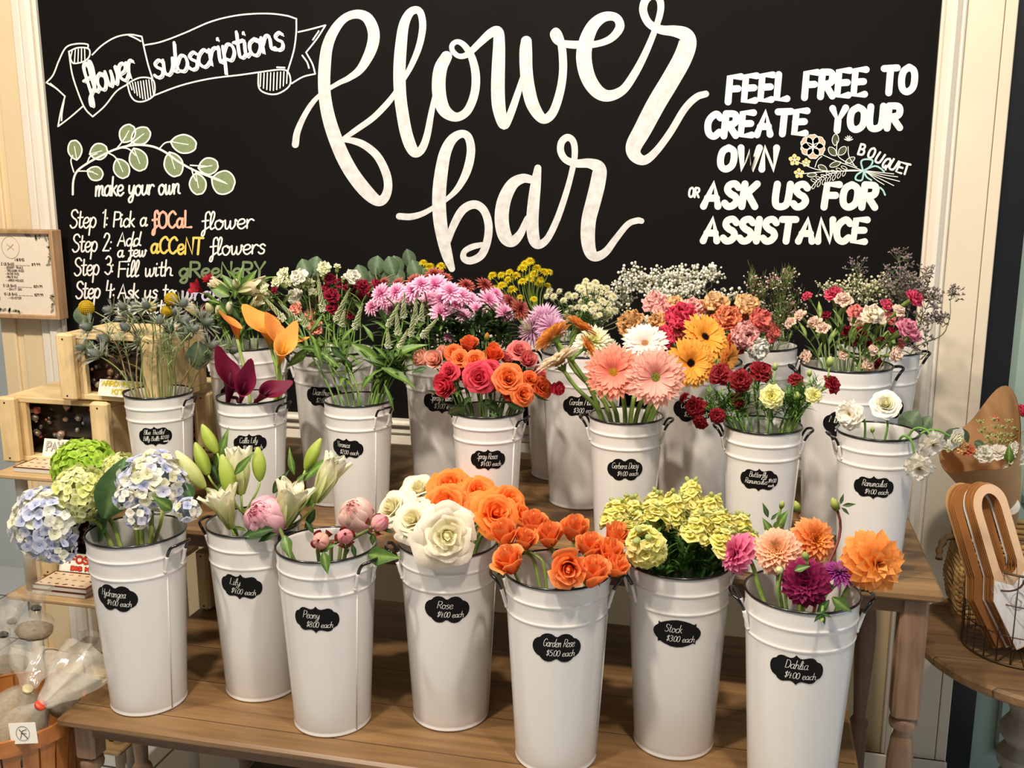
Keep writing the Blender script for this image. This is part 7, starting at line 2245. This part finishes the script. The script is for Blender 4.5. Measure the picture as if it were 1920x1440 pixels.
def kit(label, card_text, col, x0, x1, y0, z, n, rows, seed, clabel):
    """A flat boxed kit printed with rows of small finds, and the title card that stands behind it."""
    rng = random.Random(seed)
    w = x1 - x0
    for k in range(n):
        t = thing('boxed_kit', label if n == 1 or k == n - 1 else label.replace('upper', 'lower'), 'kit', ((x0 + x1) / 2 + .004 * k, y0 + .03, z + .014 * k))
        ox = .004 * k
        mb = MB(hx('c9c6bd')); mb.box((x0 + ox, y0, z + .0125 * k + .0003), (x1 + ox, y0 + .075, z + .0125 * k + .0105), bev=.001)
        child(mb, 'box', PRINT, t, auto=30)
        mb = MB(hx('6a2c1c')); zt = z + .0125 * k + .0107
        mb.box((x0 + ox - .001, y0 - .001, zt), (x1 + ox + .001, y0 + .076, zt + .0006))
        mb.col = hx('d9c2a0'); mb.box((x0 + ox + .004, y0 + .003, zt + .0006), (x1 + ox - .004, y0 + .072, zt + .0008))
        for i in range(rows):
            for j in range(6):
                cx = x0 + ox + .012 + (w - .024) * (j + .5 * (i % 2) * .6) / 5.4
                cy = y0 + .012 + .05 * i / max(1, rows - 1)
                if cx > x1 + ox - .006:
                    continue
                a, b_ = rng.uniform(.0035, .0065), rng.uniform(.0015, .003)
                th = rng.uniform(-.5, .5)
                mb.col = jit(hx(rng.choice(['5a3a22', '7a5236', '3a281a', '9a7048'])), .2, rng)
                mb.add([(cx + a * math.cos(q * PI / 4) * math.cos(th) - b_ * math.sin(q * PI / 4) * math.sin(th), cy + a * math.cos(q * PI / 4) * math.sin(th) + b_ * math.sin(q * PI / 4) * math.cos(th), zt + .0011) for q in range(8)], [tuple(range(8))])
        child(mb, 'printed_lid', PRINT, t, smooth=False)
    t = thing('title_card', clabel, 'card', ((x0 + x1) / 2, y0 + .08, z))
    cw, ch = w * .95, .042
    o = Vector((x0 + .008, y0 + .082, z + .0125 * n * .9)); ux = Vector((1, 0, 0)); uy = Vector((0, .35, 1)).normalized(); nr = Vector((0, -1, .35)).normalized()
    mb = MB(hx('efe9da'))
    c = [o, o + ux * cw, o + ux * cw + uy * ch, o + uy * ch]
    mb.add([tuple(p) for p in c] + [tuple(p - nr * .002) for p in c], [(0, 1, 2, 3), (7, 6, 5, 4), (0, 4, 5, 1), (1, 5, 6, 2), (2, 6, 7, 3), (3, 7, 4, 0)])
    child(mb, 'card', PRINT, t, smooth=False)
    for pen, cc, lift in ((.0052, hx('5a1a10') if col == 'd8452c' else hx('6f6a60') if col == 'b9b4a8' else hx('8a7a1c'), 0), (.0034, hx(col), .0006)):
        mb = MB(cc)
        for q, (tx, a, b_, hh, zz) in enumerate(card_text):
            flat_text(mb, tx, (cw * a, zz), (cw * b_, zz), hh, pen, o + nr * lift, ux, uy, nr)
        child(mb, 'title', PRINT, t)


kit('boxed pay dirt kit with a chart of small finds on the upper rack shelf', [('PAY DIRT', .08, .9, .018, .016)], 'b9b4a8', -1.535, -1.412, 1.765, .93, 1, 3, 3, 'title card with grey letters behind the pay dirt kit')
kit('upper boxed fossil kit with a chart of small finds', [('FOSSIL', .2, .88, .015, .021), ('DIG KIT', .25, .75, .007, .005)], 'd8452c', -1.520, -1.385, 1.765, .65, 2, 3, 4, 'title card with red FOSSIL letters behind the two boxed kits')
t = thing('title_card', 'title card with yellow letters leaning inside the crate behind the thistles', 'card', (-1.345, 1.835, 1.096))
o = Vector((-1.352, 1.822, 1.0965)); ux = Vector((1, 0, -.02)).normalized(); uy = Vector((.12, .18, 1)).normalized(); nr = ux.cross(uy) * 1.0
mb = MB(hx('f0ead8')); c = [o, o + ux * .10, o + ux * .105 + uy * .036, o + uy * .036]
mb.add([tuple(p) for p in c] + [tuple(p - nr * .002) for p in c], [(0, 1, 2, 3), (7, 6, 5, 4), (0, 4, 5, 1), (1, 5, 6, 2), (2, 6, 7, 3), (3, 7, 4, 0)])
child(mb, 'card', PRINT, t, smooth=False)
mb = MB(hx('d8c22c'))
flat_text(mb, 'ARROWHEAD', (.008, .023), (.096, .023), .010, .0028, o, ux, uy, nr); flat_text(mb, 'KIT', (.034, .006), (.062, .006), .010, .0028, o, ux, uy, nr)
child(mb, 'title', PRINT, t)

# ------------------------------------------------------------------ the framed price sign
sg = thing('framed_sign', 'pale wood framed price sign hanging on the cream pier', 'sign', (-2.02, 2.47, 1.16))
FW = wood('sign_frame_wood', 'a07a55', 'c6a27a', axis=2, scale=1.6, rough=.45)
X0, X1, Zb, Zt, Yf = -2.148, -1.908, 1.158, 1.412, 2.432
for nm_, a, b_ in (('frame_side', (X0, Zb), (X0 + .012, Zt)), ('frame_side', (X1 - .012, Zb), (X1, Zt)), ('frame_side', (X0 + .012, Zb), (X1 - .012, Zb + .012)), ('frame_side', (X0 + .012, Zt - .012), (X1 - .012, Zt))):
    mb = MB(); mb.box((a[0], Yf, a[1]), (b_[0], 2.473, b_[1]), bev=.002); child(mb, nm_, FW, sg, auto=30)
mb = MB(hx('e6d8c4')); mb.box((X0 + .012, Yf + .012, Zb + .012), (X1 - .012, Yf + .016, Zt - .012)); child(mb, 'printed_sheet', PRINT, sg, smooth=False)
so, sx_, sz_, sn = Vector((X0 + .012, Yf + .0115, Zb + .012)), Vector((1, 0, 0)), Vector((0, 0, 1)), Vector((0, -1, 0))
mb = MB(hx('4a3a2c'))
sw, sh = X1 - X0 - .024, Zt - Zb - .024
st = lambda tx, a, b_, z, h, pen=.0013: flat_text(mb, tx, (sw * a, sh * z), (sw * b_, sh * z), h, pen, so, sx_, sz_, sn)
st('MINING', .42, .56, .665, .0075, .0016)
for z, a, b_, pr in ((.61, '2 LB BAGS', .30, '$9.99'), (.34, '5 LB BAG', .30, '$24.99'), (.235, '10 LB BAG', .30, '$29.99')):
    st(a, .20, .40, z, .007); st('____', .42, .64, z, .004, .0009); st(pr, .67, .80, z, .007)
for z, a, b_ in ((.57, 'DESERT TRAILS', .53), (.53, 'TREASURE FINDS', .54), (.49, 'RIVER FIND', .46), (.45, 'PIRATE PAY', .44), (.41, 'ARROWHEADS', .52), (.30, 'GIANT DIG', .48), (.19, 'MONSTER', .46)):
    st('- ' + a, .25, b_, z, .006, .0011)
child(mb, 'printed_text', PRINT, sg)
mb = MB(hx('8a8a70'))
rng = random.Random(4)
S2 = lambda a, b_, q: so + sx_ * a + sz_ * b_ + sn * q
for (a, b_), (c, d), n in (((.62, .97), (.97, .95), 7), ((.97, .95), (.93, .62), 9), ((.04, .95), (.12, .66), 7), ((.10, .30), (.06, .06), 8), ((.06, .05), (.45, .02), 8), ((.95, .28), (.93, .05), 6)):
    brush(mb, [(sw * a, sh * b_), (sw * (a + c) / 2 + .004, sh * (b_ + d) / 2), (sw * c, sh * d)], .0008, S2, .0004)
    for k in range(n):
        u = (k + .5) / n
        P = leaf2d(sw * (a + (c - a) * u) + rng.uniform(-.006, .006), -(sh * (b_ + (d - b_) * u)) + rng.uniform(-.004, .004), .017, .007, rng.uniform(0, 360))
        blob(mb, [(p[0], -p[1]) for p in P], S2, .0006)
child(mb, 'printed_leaves', PRINT, sg)
mb = MB(hx('b09a7c'))
brush(mb, [(sw * .37 + .029 * math.cos(k * PI / 16), sh * .83 + .031 * math.sin(k * PI / 16)) for k in range(33)], .0011, S2, .0004)
brush(mb, [(sw * .32, sh * .80), (sw * .42, sh * .87)], .0016, S2, .0005); brush(mb, [(sw * .42, sh * .80), (sw * .32, sh * .87)], .0016, S2, .0005)
child(mb, 'printed_emblem', PRINT, sg)

# ------------------------------------------------------------------ splint basket with bags
SPL = wood('splint_basket_wood', '9a5a26', 'c98444', axis=2, scale=1.4, rough=.45)
SPH = wood('splint_hoop_wood', '8f5122', 'bf7a3c', axis=0, scale=1.2, rough=.45)
bx_, by_, bz_ = -1.245, 1.455, .572
bk = thing('splint_basket', 'round orange wood splint basket on the floor, full of tied plastic bags', 'basket', (bx_ - .09, by_ + .0, 0))
bx_ -= .09
RB = .135
for k in range(26):
    a0, a1 = 2 * PI * (k + .06) / 26, 2 * PI * (k + .94) / 26
    mb = MB()
    rows = []
    for z in (.33, .42, .50, bz_ - .004):
        r = RB * (.80 + .20 * (z - .33) / (bz_ - .33))
        rows.append([(bx_ + r * math.cos(a0 + (a1 - a0) * q / 3), by_ + r * math.sin(a0 + (a1 - a0) * q / 3), z) for q in range(4)])
    mb.grid(rows)
    mb.grid([[(bx_ + (x - bx_) * .985, by_ + (y - by_) * .985, z) for x, y, z in reversed(r)] for r in rows])
    child(mb, 'slat', SPL, bk)
for z0, z1, ro_ in ((bz_ - .030, bz_, 1.015), (.40, .418, .925), (.33, .345, .83)):
    mb = MB()
    mb.lathe([(RB * ro_, z0), (RB * ro_ + .003, z0), (RB * ro_ + .003, z1), (RB * ro_ - .004, z1), (RB * ro_ - .004, z0)], 48, Matrix.Translation((bx_, by_, 0)), caps=False)
    child(mb, 'hoop', SPH, bk, auto=40)
mb = MB(); mb.lathe([(1e-4, .33), (RB * .8, .33), (RB * .8, .335), (1e-4, .335)], 32, Matrix.Translation((bx_, by_, 0))); child(mb, 'floor_board', SPL, bk)
mb = MB()
mb.tube(spline([(bx_ - .02, by_ + RB, bz_ - .01), (bx_ - .02, by_ + RB, bz_ + .045), (bx_ + .03, by_ + RB * .98, bz_ + .05), (bx_ + .075, by_ + RB * .93, bz_ + .045), (bx_ + .08, by_ + RB * .9, bz_ - .01)], 5), .0016, 6); child(mb, 'wire_handle', plain('grey_wire', '8a8680', rough=.3, metal=1), bk)
tb = thing('wooden_stand', 'low wooden stand hidden below the splint basket', 'stand', (bx_, by_, 0))
mb = MB()
mb.box((bx_ - .10, by_ - .10, .30), (bx_ + .10, by_ + .10, .329)); child(mb, 'top', PLY, tb, smooth=False)
for sx in (-.085, .085):
    for sy in (-.085, .085):
        mb = MB(); mb.box((bx_ + sx - .012, by_ + sy - .012, 0), (bx_ + sx + .012, by_ + sy + .012, .30)); child(mb, 'leg', PLY, tb, smooth=False)

FILM = film('clear_bag_film', 'e9e2d2', .27)
SAND = plain('brown_pay_dirt', '806a44', rough=.9, noise=.35, nscale=180, bump=.6)


def bag(label, bot, neck, top, rb, rt, tie_col, seed, fill=.55, tagcard=False):
    """A bag of dirt: bellied body, a tied neck and a loose crumpled mouth."""
    rng = random.Random(seed)
    b0, n0, t0 = Vector(bot), Vector(neck), Vector(top)
    t = thing('plastic_bag', label, 'bag', b0)
    ax = (n0 - b0)
    Q = ax.to_track_quat('Z', 'Y').to_matrix().to_4x4()
    L = ax.length

    def lump(z0, z1, prof, am, M, n=30):
        rows = []
        for i, (r, q) in enumerate(prof):
            rows.append([M @ Vector(((r * (1 + am * math.sin(5 * j * 2 * PI / n + i * .8 + seed) + am * .7 * math.sin(9 * j * 2 * PI / n - i + seed))) * math.cos(2 * PI * j / n), (r * (1 + am * math.cos(4 * j * 2 * PI / n + i * .6))) * math.sin(2 * PI * j / n), z0 + (z1 - z0) * q)) for j in range(n)])
        return rows
    M = Matrix.Translation(b0) @ Q
    mb = MB(); mb.grid(lump(0, L, [(.01, 0), (rb * .8, .03), (rb, .2), (rb * .97, .42), (rb * .72, .66), (rb * .38, .85), (.010, .98), (.007, 1.0)], .05, M), close=True)
    child(mb, 'bag_body', FILM, t)
    ax2 = (t0 - n0)
    M2 = Matrix.Translation(n0) @ ax2.to_track_quat('Z', 'Y').to_matrix().to_4x4()
    mb = MB(); mb.grid(lump(0, ax2.length, [(.007, 0), (.016, .08), (rt * .45, .25), (rt * .8, .5), (rt, .8), (rt * 1.05, 1.0)], .16, M2), close=True)
    child(mb, 'bag_mouth', FILM, t)
    mb = MB(); mb.grid(lump(0, L, [(.008, .01), (rb * .78, .04), (rb * .95, .2), (rb * .92, fill * .75), (rb * .6, fill), (.004, fill * 1.04)], .04, M), close=True)
    child(mb, 'dirt', SAND, t)
    mb = MB(); mb.lathe([(.0085, -.004), (.0105, -.002), (.0105, .002), (.0085, .004)], 14, Matrix.Translation(n0) @ Q); child(mb, 'tie', plain('tie_' + tie_col, tie_col, rough=.4), t)
    if tagcard:
        c0 = at_y(45, 1374, by_ - .095)
        ux, uy = Vector((.98, .1, .12)).normalized(), Vector((-.14, .1, 1)).normalized()
        nr_ = ux.cross(uy)
        mb = MB(hx('ece8dc'))
        q = [c0 + ux * a + uy * b_ for a, b_ in ((-.028, -.020), (.024, -.020), (.024, .018), (-.028, .018))]
        mb.add([tuple(p) for p in q] + [tuple(p - nr_ * .001) for p in q], [(0, 1, 2, 3), (7, 6, 5, 4), (0, 4, 5, 1), (1, 5, 6, 2), (2, 6, 7, 3), (3, 7, 4, 0)])
        tg = child(mb, 'paper_tag', PRINT, t, smooth=False)
        mb = MB(hx('3a342c'))
        f = lambda a, b_, h: c0 + ux * a + uy * b_ + nr_ * (h + .0002)
        brush(mb, [(-.002 + .013 * math.cos(k * PI / 12), -.001 + .013 * math.sin(k * PI / 12)) for k in range(25)], .0008, f, .0004)
        brush(mb, [(-.008, .006), (.006, -.010)], .0014, f, .0004); brush(mb, [(-.008, -.010), (-.002, .004), (.006, .006)], .0012, f, .0004); brush(mb, [(-.006, -.001), (.005, -.001)], .0010, f, .0004)
        child(mb, 'tag_print', PRINT, t)
    return t


bag('clear bag of dirt with red twist tie and paper tag leaning on the bench', (bx_ + .02, by_ - .05, .50), tuple(at_y(76, 1322, by_ - .06)), tuple(at_y(168, 1236, by_ + .05)), .050, .048, 'c8401e', 1, tagcard=True)
bag('clear bag of pale dirt tied in the middle, standing behind the tagged one', (bx_ - .02, by_ + .02, .50), tuple(at_y(52, 1292, by_ + .0)), tuple(at_y(72, 1218, by_ + .03)), .062, .045, 'd8c89a', 2)
bag('clear crumpled bag at the back of the basket beside the Hydrangea bucket', (bx_ + .05, by_ + .085, .52), tuple(at_y(165, 1228, by_ + .11)), tuple(at_y(178, 1195, by_ + .12)), .045, .03, 'd8d4c8', 3)
for i, (u, vt, vb) in enumerate(((22, 1165, 1262), (68, 1140, 1190), (6, 1190, 1280))):
    yy = 1.72 - .03 * i
    bag(('clear bag tied with dark wire hanging below the rack shelf corner', 'clear bag behind the white post of the rack', 'clear crumpled bag lowest beside the basket rim')[i], tuple(at_y(u - 4, vb, yy)), tuple(at_y(u, vt, yy)), tuple(at_y(u + 4, vt - 42, yy)), .040, .026, '2a2420', 7 + i, fill=.16)

# ------------------------------------------------------------------ right: pedestal table with baskets, sleeves and a wrapped bouquet
RUST = wood('rustic_table_wood', '6e5032', 'b08a5c', axis=0, scale=1.1, rough=.6, plank=.11, streak=20)
GREYW = wood('grey_washed_pedestal', '77726a', 'a19a8e', axis=2, scale=1.2, rough=.6)
px_, py_, pz_, PR_ = .645, 2.13, .60, .27
pt = thing('pedestal_table', 'round rustic pedestal table beside the tall display table', 'table', (px_, py_, 0))
mb = MB(); mb.lathe([(PR_ - .008, pz_ - .026), (PR_, pz_ - .020), (PR_ + .001, pz_ - .006), (PR_ - .004, pz_), (1e-4, pz_)], 64, Matrix.Translation((px_, py_, 0)))
child(mb, 'tabletop', RUST, pt, auto=35)
mb = MB()
mb.lathe([(.115, 0), (.12, .03), (.06, .06), (.035, .10), (.05, .15), (.052, .19), (.030, .23), (.034, .245), (.046, .265), (.048, .285), (.036, .303), (.034, .308), (.046, .325), (.049, .347), (.036, .366), (.033, .372), (.046, .39), (.047, .41), (.031, .435), (.030, .445), (.040, .47), (.047, .51), (.040, .55), (.030, .566), (.05, .574)], 32, Matrix.Translation((px_ - .035, py_, 0)))
child(mb, 'pedestal', GREYW, pt, auto=40)

SEA = plain('seagrass_rope', 'a9854f', rough=.8, noise=.3, nscale=60)
sb = thing('seagrass_basket', 'woven seagrass basket with rope handle at the back of the pedestal table', 'basket', (.66, 2.31, pz_))
x0, x1, y0, y1 = .482, .84, 2.225, 2.40


def rrect(e, n=10):
    out = []
    r = .03
    for cx, cy, a in ((x1 - r + e, y0 + r - e, -90), (x1 - r + e, y1 - r + e, 0), (x0 + r - e, y1 - r + e, 90), (x0 + r - e, y0 + r - e, 180)):
        for k in range(6):
            out.append((cx + r * math.cos(R(a + 18 * k)), cy + r * math.sin(R(a + 18 * k))))
    return out


for k in range(16):
    z = pz_ + .007 + k * .0112
    base = rrect(.004 * math.sin(k * .4) - .002 * (k < 3))
    base.append(base[0])
    dense = spline([(a, b_, z) for a, b_ in base], 6)
    mb = MB(jit(hx('a9854f'), .12))
    mb.tube([(p[0], p[1], p[2] + .0012 * math.sin(i * .9 + k)) for i, p in enumerate(dense)], [.0066 + .0014 * math.sin(i * 1.3 + k) for i in range(len(dense))], 6, caps=False)
    child(mb, 'woven_coil', SEA, sb)
mb = MB(); mb.box((x0 + .01, y0 + .01, pz_ + .001), (x1 - .01, y1 - .01, pz_ + .006)); child(mb, 'bottom', SEA, sb, smooth=False)
mb = MB()
H_ = spline([(x0 - .004, y0 + .06, pz_ + .165), (x0 - .030, y0 + .04, pz_ + .172), (x0 - .048, y0 + .02, pz_ + .155), (x0 - .052, y0 + .0, pz_ + .135)], 8)
mb.tube(H_, [.007 + .0015 * math.sin(i * 1.1) for i in range(len(H_))], 8); child(mb, 'rope_handle', plain('dark_seagrass', '5c4426', rough=.85, noise=.3, nscale=90), sb)

WIRE = plain('rusty_wire', '5d4a38', rough=.5, metal=.6, noise=.2, nscale=50)
wx, wy, wrad, wh = .574, 2.105, .108, .195
wbk = thing('wire_basket', 'round rusty wire basket holding brown paper sleeves', 'basket', (wx, wy, pz_))
for z, r, rad_ in ((.004, 1, .0022), (.065, 1.01, .0013), (.13, 1.02, .0013), (wh, 1.04, .0024)):
    mb = MB(); mb.tube([(wx + wrad * r * math.cos(2 * PI * k / 48), wy + wrad * r * math.sin(2 * PI * k / 48), pz_ + z) for k in range(49)], rad_, 6, caps=False); child(mb, 'wire_ring', WIRE, wbk)
for k in range(26):
    a = 2 * PI * k / 26
    mb = MB(); mb.tube([(wx, wy, pz_ + .004), (wx + wrad * math.cos(a), wy + wrad * math.sin(a), pz_ + .004), (wx + wrad * 1.04 * math.cos(a), wy + wrad * 1.04 * math.sin(a), pz_ + wh)], .0012, 5); child(mb, 'wire', WIRE, wbk)
for a in (R(232), R(320)):
    c = Vector((wx + wrad * 1.04 * math.cos(a), wy + wrad * 1.04 * math.sin(a), pz_ + wh)); tn = Vector((-math.sin(a), math.cos(a), 0)); ou = Vector((math.cos(a), math.sin(a), 0))
    mb = MB(); mb.tube([c + tn * .048 * math.cos(q * PI / 12) - Vector((0, 0, .036)) * math.sin(q * PI / 12) + ou * .006 for q in range(13)], .002, 6); child(mb, 'handle', WIRE, wbk)

KR = {'front': hx('dcb48a'), 'kraft': hx('a8713f'), 'tan': hx('c99c6a')}
axis_up = (at_y(1850, 915, 2.03) - at_y(1925, 1210, 2.03)).normalized()
side = Vector((.90, .42, .0)); side = (side - axis_up * side.dot(axis_up)).normalized()
nrm = side.cross(axis_up).normalized()
if nrm.y > 0:
    nrm = -nrm
base0 = at_y(1922, 1212, 2.03)


def sleeve(i, label, col, off):
    t = thing('paper_sleeve', label, 'paper sleeve', base0 + off, 0, 'paper bouquet sleeves in the wire basket')
    L, Wd = .345, .037
    o = base0 + off
    mb = MB(col)
    outer, inner = [], []
    n = 20
    for k in range(n + 1):
        a = PI * k / n
        outer.append((Wd * math.cos(a), L - .045 + .045 * math.sin(a)))
        inner.append((Wd * .56 * math.cos(a), L - .052 + .034 * math.sin(a)))
    outer = [(Wd * 1.0, .165)] + outer + [(-Wd * 1.0, .165)]
    inner = [(Wd * .56, .185)] + inner + [(-Wd * .56, .185)]
    m = len(outer)
    low = [(Wd * .56 * math.cos(PI * k / 8), .185 - .026 * math.sin(PI * k / 8)) for k in range(9)]

    def P(q, d):
        bend = .012 * math.sin(q[1] / L * PI)
        return o + side * q[0] + axis_up * q[1] + nrm * (d + bend)
    for d, flip in ((.0006, 0), (-.0006, 1)):
        rows = [[P(p, d) for p in outer], [P(p, d) for p in inner]]
        mb.grid(rows if flip else rows[::-1])
        # pocket below the hole
        poly = [(Wd, .165), (Wd * 1.35, .12), (Wd * .55, .0), (-Wd * .55, .0), (-Wd * 1.35, .12), (-Wd, .165), (-Wd * .56, .185)] + [(-x, y) for x, y in low[1:-1]] + [(Wd * .56, .185)]
        vs = [tuple(P((0, .09), d))] + [tuple(P(p, d)) for p in poly]
        k = len(poly)
        mb.add(vs, [(0, q + 1, (q + 1) % k + 1) if not flip else (0, (q + 1) % k + 1, q + 1) for q in range(k)])
    rim = [outer, inner]
    for r_ in rim:
        mb.grid([[P(p, .0006) for p in r_], [P(p, -.0006) for p in r_]])
    child(mb, 'paper', PRINT, t)
    if i == 0:
        mb = MB(hx('eee8e2'))
        poly = [(Wd, .160), (Wd * 1.33, .12), (Wd * .54, .002), (-Wd * .54, .002), (-Wd * 1.33, .12), (-Wd, .160), (0, .135)]
        mb.add([tuple(P((0, .08), .0009))] + [tuple(P(q, .0009)) for q in poly], [(0, (q + 1) % 7 + 1, q + 1) for q in range(7)])
        mb.col = hx('9aa0b0')
        f = lambda a, b_, h: P((a, b_), h + .0008)
        for k in range(7):
            brush(mb, [(-.03 + .01 * k, .01), (.0 + .008 * k, .15)], .0006, f, .0003)
            brush(mb, [(.03 - .01 * k, .01), (.0 - .008 * k, .15)], .0006, f, .0003)
        brush(mb, [(.002 + .016 * math.cos(q * PI / 10), .10 + .018 * math.sin(q * PI / 10)) for q in range(21)], .001, f, .0004)
        brush(mb, [(-.008, .09), (.0, .11), (.010, .095), (.004, .085)], .0018, f, .0005)
        child(mb, 'printed_pattern', PRINT, t)


N_ = 11
for i in range(N_):
    c = KR['front'] if i == 0 else hx('e8e2dc') if i == 5 else KR['tan'] if i == N_ - 1 else jit(KR['kraft'], .1)
    lab_ = ('front paper sleeve, printed pale with a faint round emblem' if i == 0 else 'white paper sleeve in the middle of the brown stack' if i == 5 else 'rearmost light tan paper sleeve of the stack' if i == N_ - 1 else ('brown paper sleeve, %s behind the pale front one' % ORD[i] if i > 1 else 'brown paper sleeve directly behind the pale front one'))
    sleeve(i, lab_, c, -nrm * .0052 * i - side * (.0008 * i + (.016 if i > 5 else 0)) + axis_up * (.003 * math.sin(i * 2.1)))

KRAFT = plain('kraft_paper', 'c4986a', rough=.6, noise=.08, nscale=14)
apex = at_y(1890, 992, 2.30)
mouth = at_y(1836, 842, 2.215)
cax = (mouth - apex).normalized()
bq = thing('wrapped_bouquet', 'mixed bouquet wrapped in brown kraft paper in the seagrass basket', 'bouquet', apex)
Qc = cax.to_track_quat('Z', 'X').to_matrix().to_4x4()
Mc = Matrix.Translation(apex) @ Qc
CL = (mouth - apex).length
up_loc = (Qc.inverted() @ Vector((.95, .45, .2))).normalized()
az0 = math.atan2(up_loc.y, up_loc.x)
for rr0 in (0, .0012):
    pass
mb = MB()
rows = []
for i in range(9):
    t = i / 8
    row = []
    for j in range(49):
        a = 2 * PI * j / 48
        hi = max(0, math.cos(a - az0)) ** 2
        r = .016 + (.082 - .016) * t ** .9 + .02 * hi * t
        row.append(tuple(Mc @ Vector((r * math.cos(a), r * math.sin(a), CL * t * (1 + .40 * hi * t) - .012 * math.sin(3 * a) * t * t))))
    rows.append(row)
mb.grid(rows)
mb.grid([[tuple(Vector(p) - (Mc.to_3x3() @ Vector((math.cos(2 * PI * j / 48), math.sin(2 * PI * j / 48), 0))) * .0012) for j, p in enumerate(r)][::-1] for r in rows])
child(mb, 'paper_wrap', KRAFT, bq)
mb = MB(hx('e8e2d4'))
cst = at_y(1893, 948, 2.232)
sn_ = (CAM - cst).normalized()
sq = sn_.to_track_quat('Z', 'Y').to_matrix().to_4x4()
mb.lathe([(1e-4, .0012), (.020, .0012), (.0205, 0)][::-1], 24, Matrix.Translation(cst) @ sq)
child(mb, 'round_sticker', PRINT, bq)


def inb(name, mesh, u, v, d, y, face):
    P = at_y(u, v, y)
    return link(name, mesh, bq, Matrix.Translation(-bq.location) @ frame(P, facing(P, face), pxsize(d, P) / 2, u))


for u, v, d, me, f in ((1800, 838, 30, CA['peach'], (-.2, .7, .7)), (1815, 845, 26, CA['orange'], (0, .7, .7)), (1846, 852, 40, DIA['c'], (0, .7, .8)), (1872, 848, 40, wr[0], (.1, .8, .6)), (1902, 858, 40, DIA['c'], (.3, .7, .6)), (1895, 872, 30, GM and gmw, (.2, .6, .8)), (1782, 838, 26, DIA['w'], (-.4, .7, .5)), (1905, 845, 34, CA['white'], (.3, .7, .6))):
    inb('bloom', me, u, v, d, 2.20, f)
inb('bloom', CA['red'], 1882, 778, 44, 2.28, (-.1, .9, .4)); inb('bloom', CA['red'], 1915, 772, 30, 2.28, (.2, .9, .4))
leafpx(bq, 'dull', 1810, 838, 1792, 802, 2.215); leafpx(bq, 'dull', 1846, 838, 1826, 828, 2.21); leafpx(bq, 'broad', 1892, 868, 1892, 832, 2.185); leafpx(bq, 'dull', 1772, 830, 1800, 805, 2.22)
mb, fb = MB(hx('8f9f55')), MB(hx('d6d890'))
rng = random.Random(8)
o = bq.location
hub = at_y(1868, 845, 2.215)
for k, (u, v) in enumerate(((1838, 793), (1864, 789), (1892, 792), (1902, 806), (1913, 814), (1840, 811), (1846, 806), (1855, 815), (1866, 803), (1880, 803), (1878, 817), (1890, 818), (1852, 822), (1900, 820), (1910, 832), (1866, 820), (1874, 828), (1858, 830), (1890, 830), (1848, 834))):
    p = at_y(u, v, 2.215 + rng.uniform(-.03, .03))
    mb.tube([hub - o, hub.lerp(p, .6) - o, p - o], [.0009, .0008, .0005], 4)
    for q in range(11):
        a = q * GA
        e = p + Vector((math.cos(a) * .0085 * math.sqrt(q / 11), math.sin(a) * .0085 * math.sqrt(q / 11), .004 + .002 * math.sin(q)))
        mb.tube([p - o, e - o], [.0004, .0003], 3, caps=False)
        fb.ball(tuple(e - o), .0017, 5, 4, cols=jit(hx('d9dc9a'), .12, rng))
mb.build('umbel_stalks', STEM, bq)
q = fb.build('umbel_florets', PETAL, bq)
q['kind'] = 'stuff'

# ------------------------------------------------------------------ under the bench
t = thing('storage_box', 'black storage box on the floor under the low front table', 'box', (-.62, 1.72, 0))
mb = MB(); mb.box((-1.02, 1.50, .0), (-.30, 1.95, .26), bev=.01); child(mb, 'body', plain('black_box', '0e0e10', rough=.5), t, auto=35)
mb = MB(); mb.box((-1.03, 1.49, .26), (-.29, 1.96, .285), bev=.008); child(mb, 'lid', plain('black_lid', '15161a', rough=.4), t, auto=35)
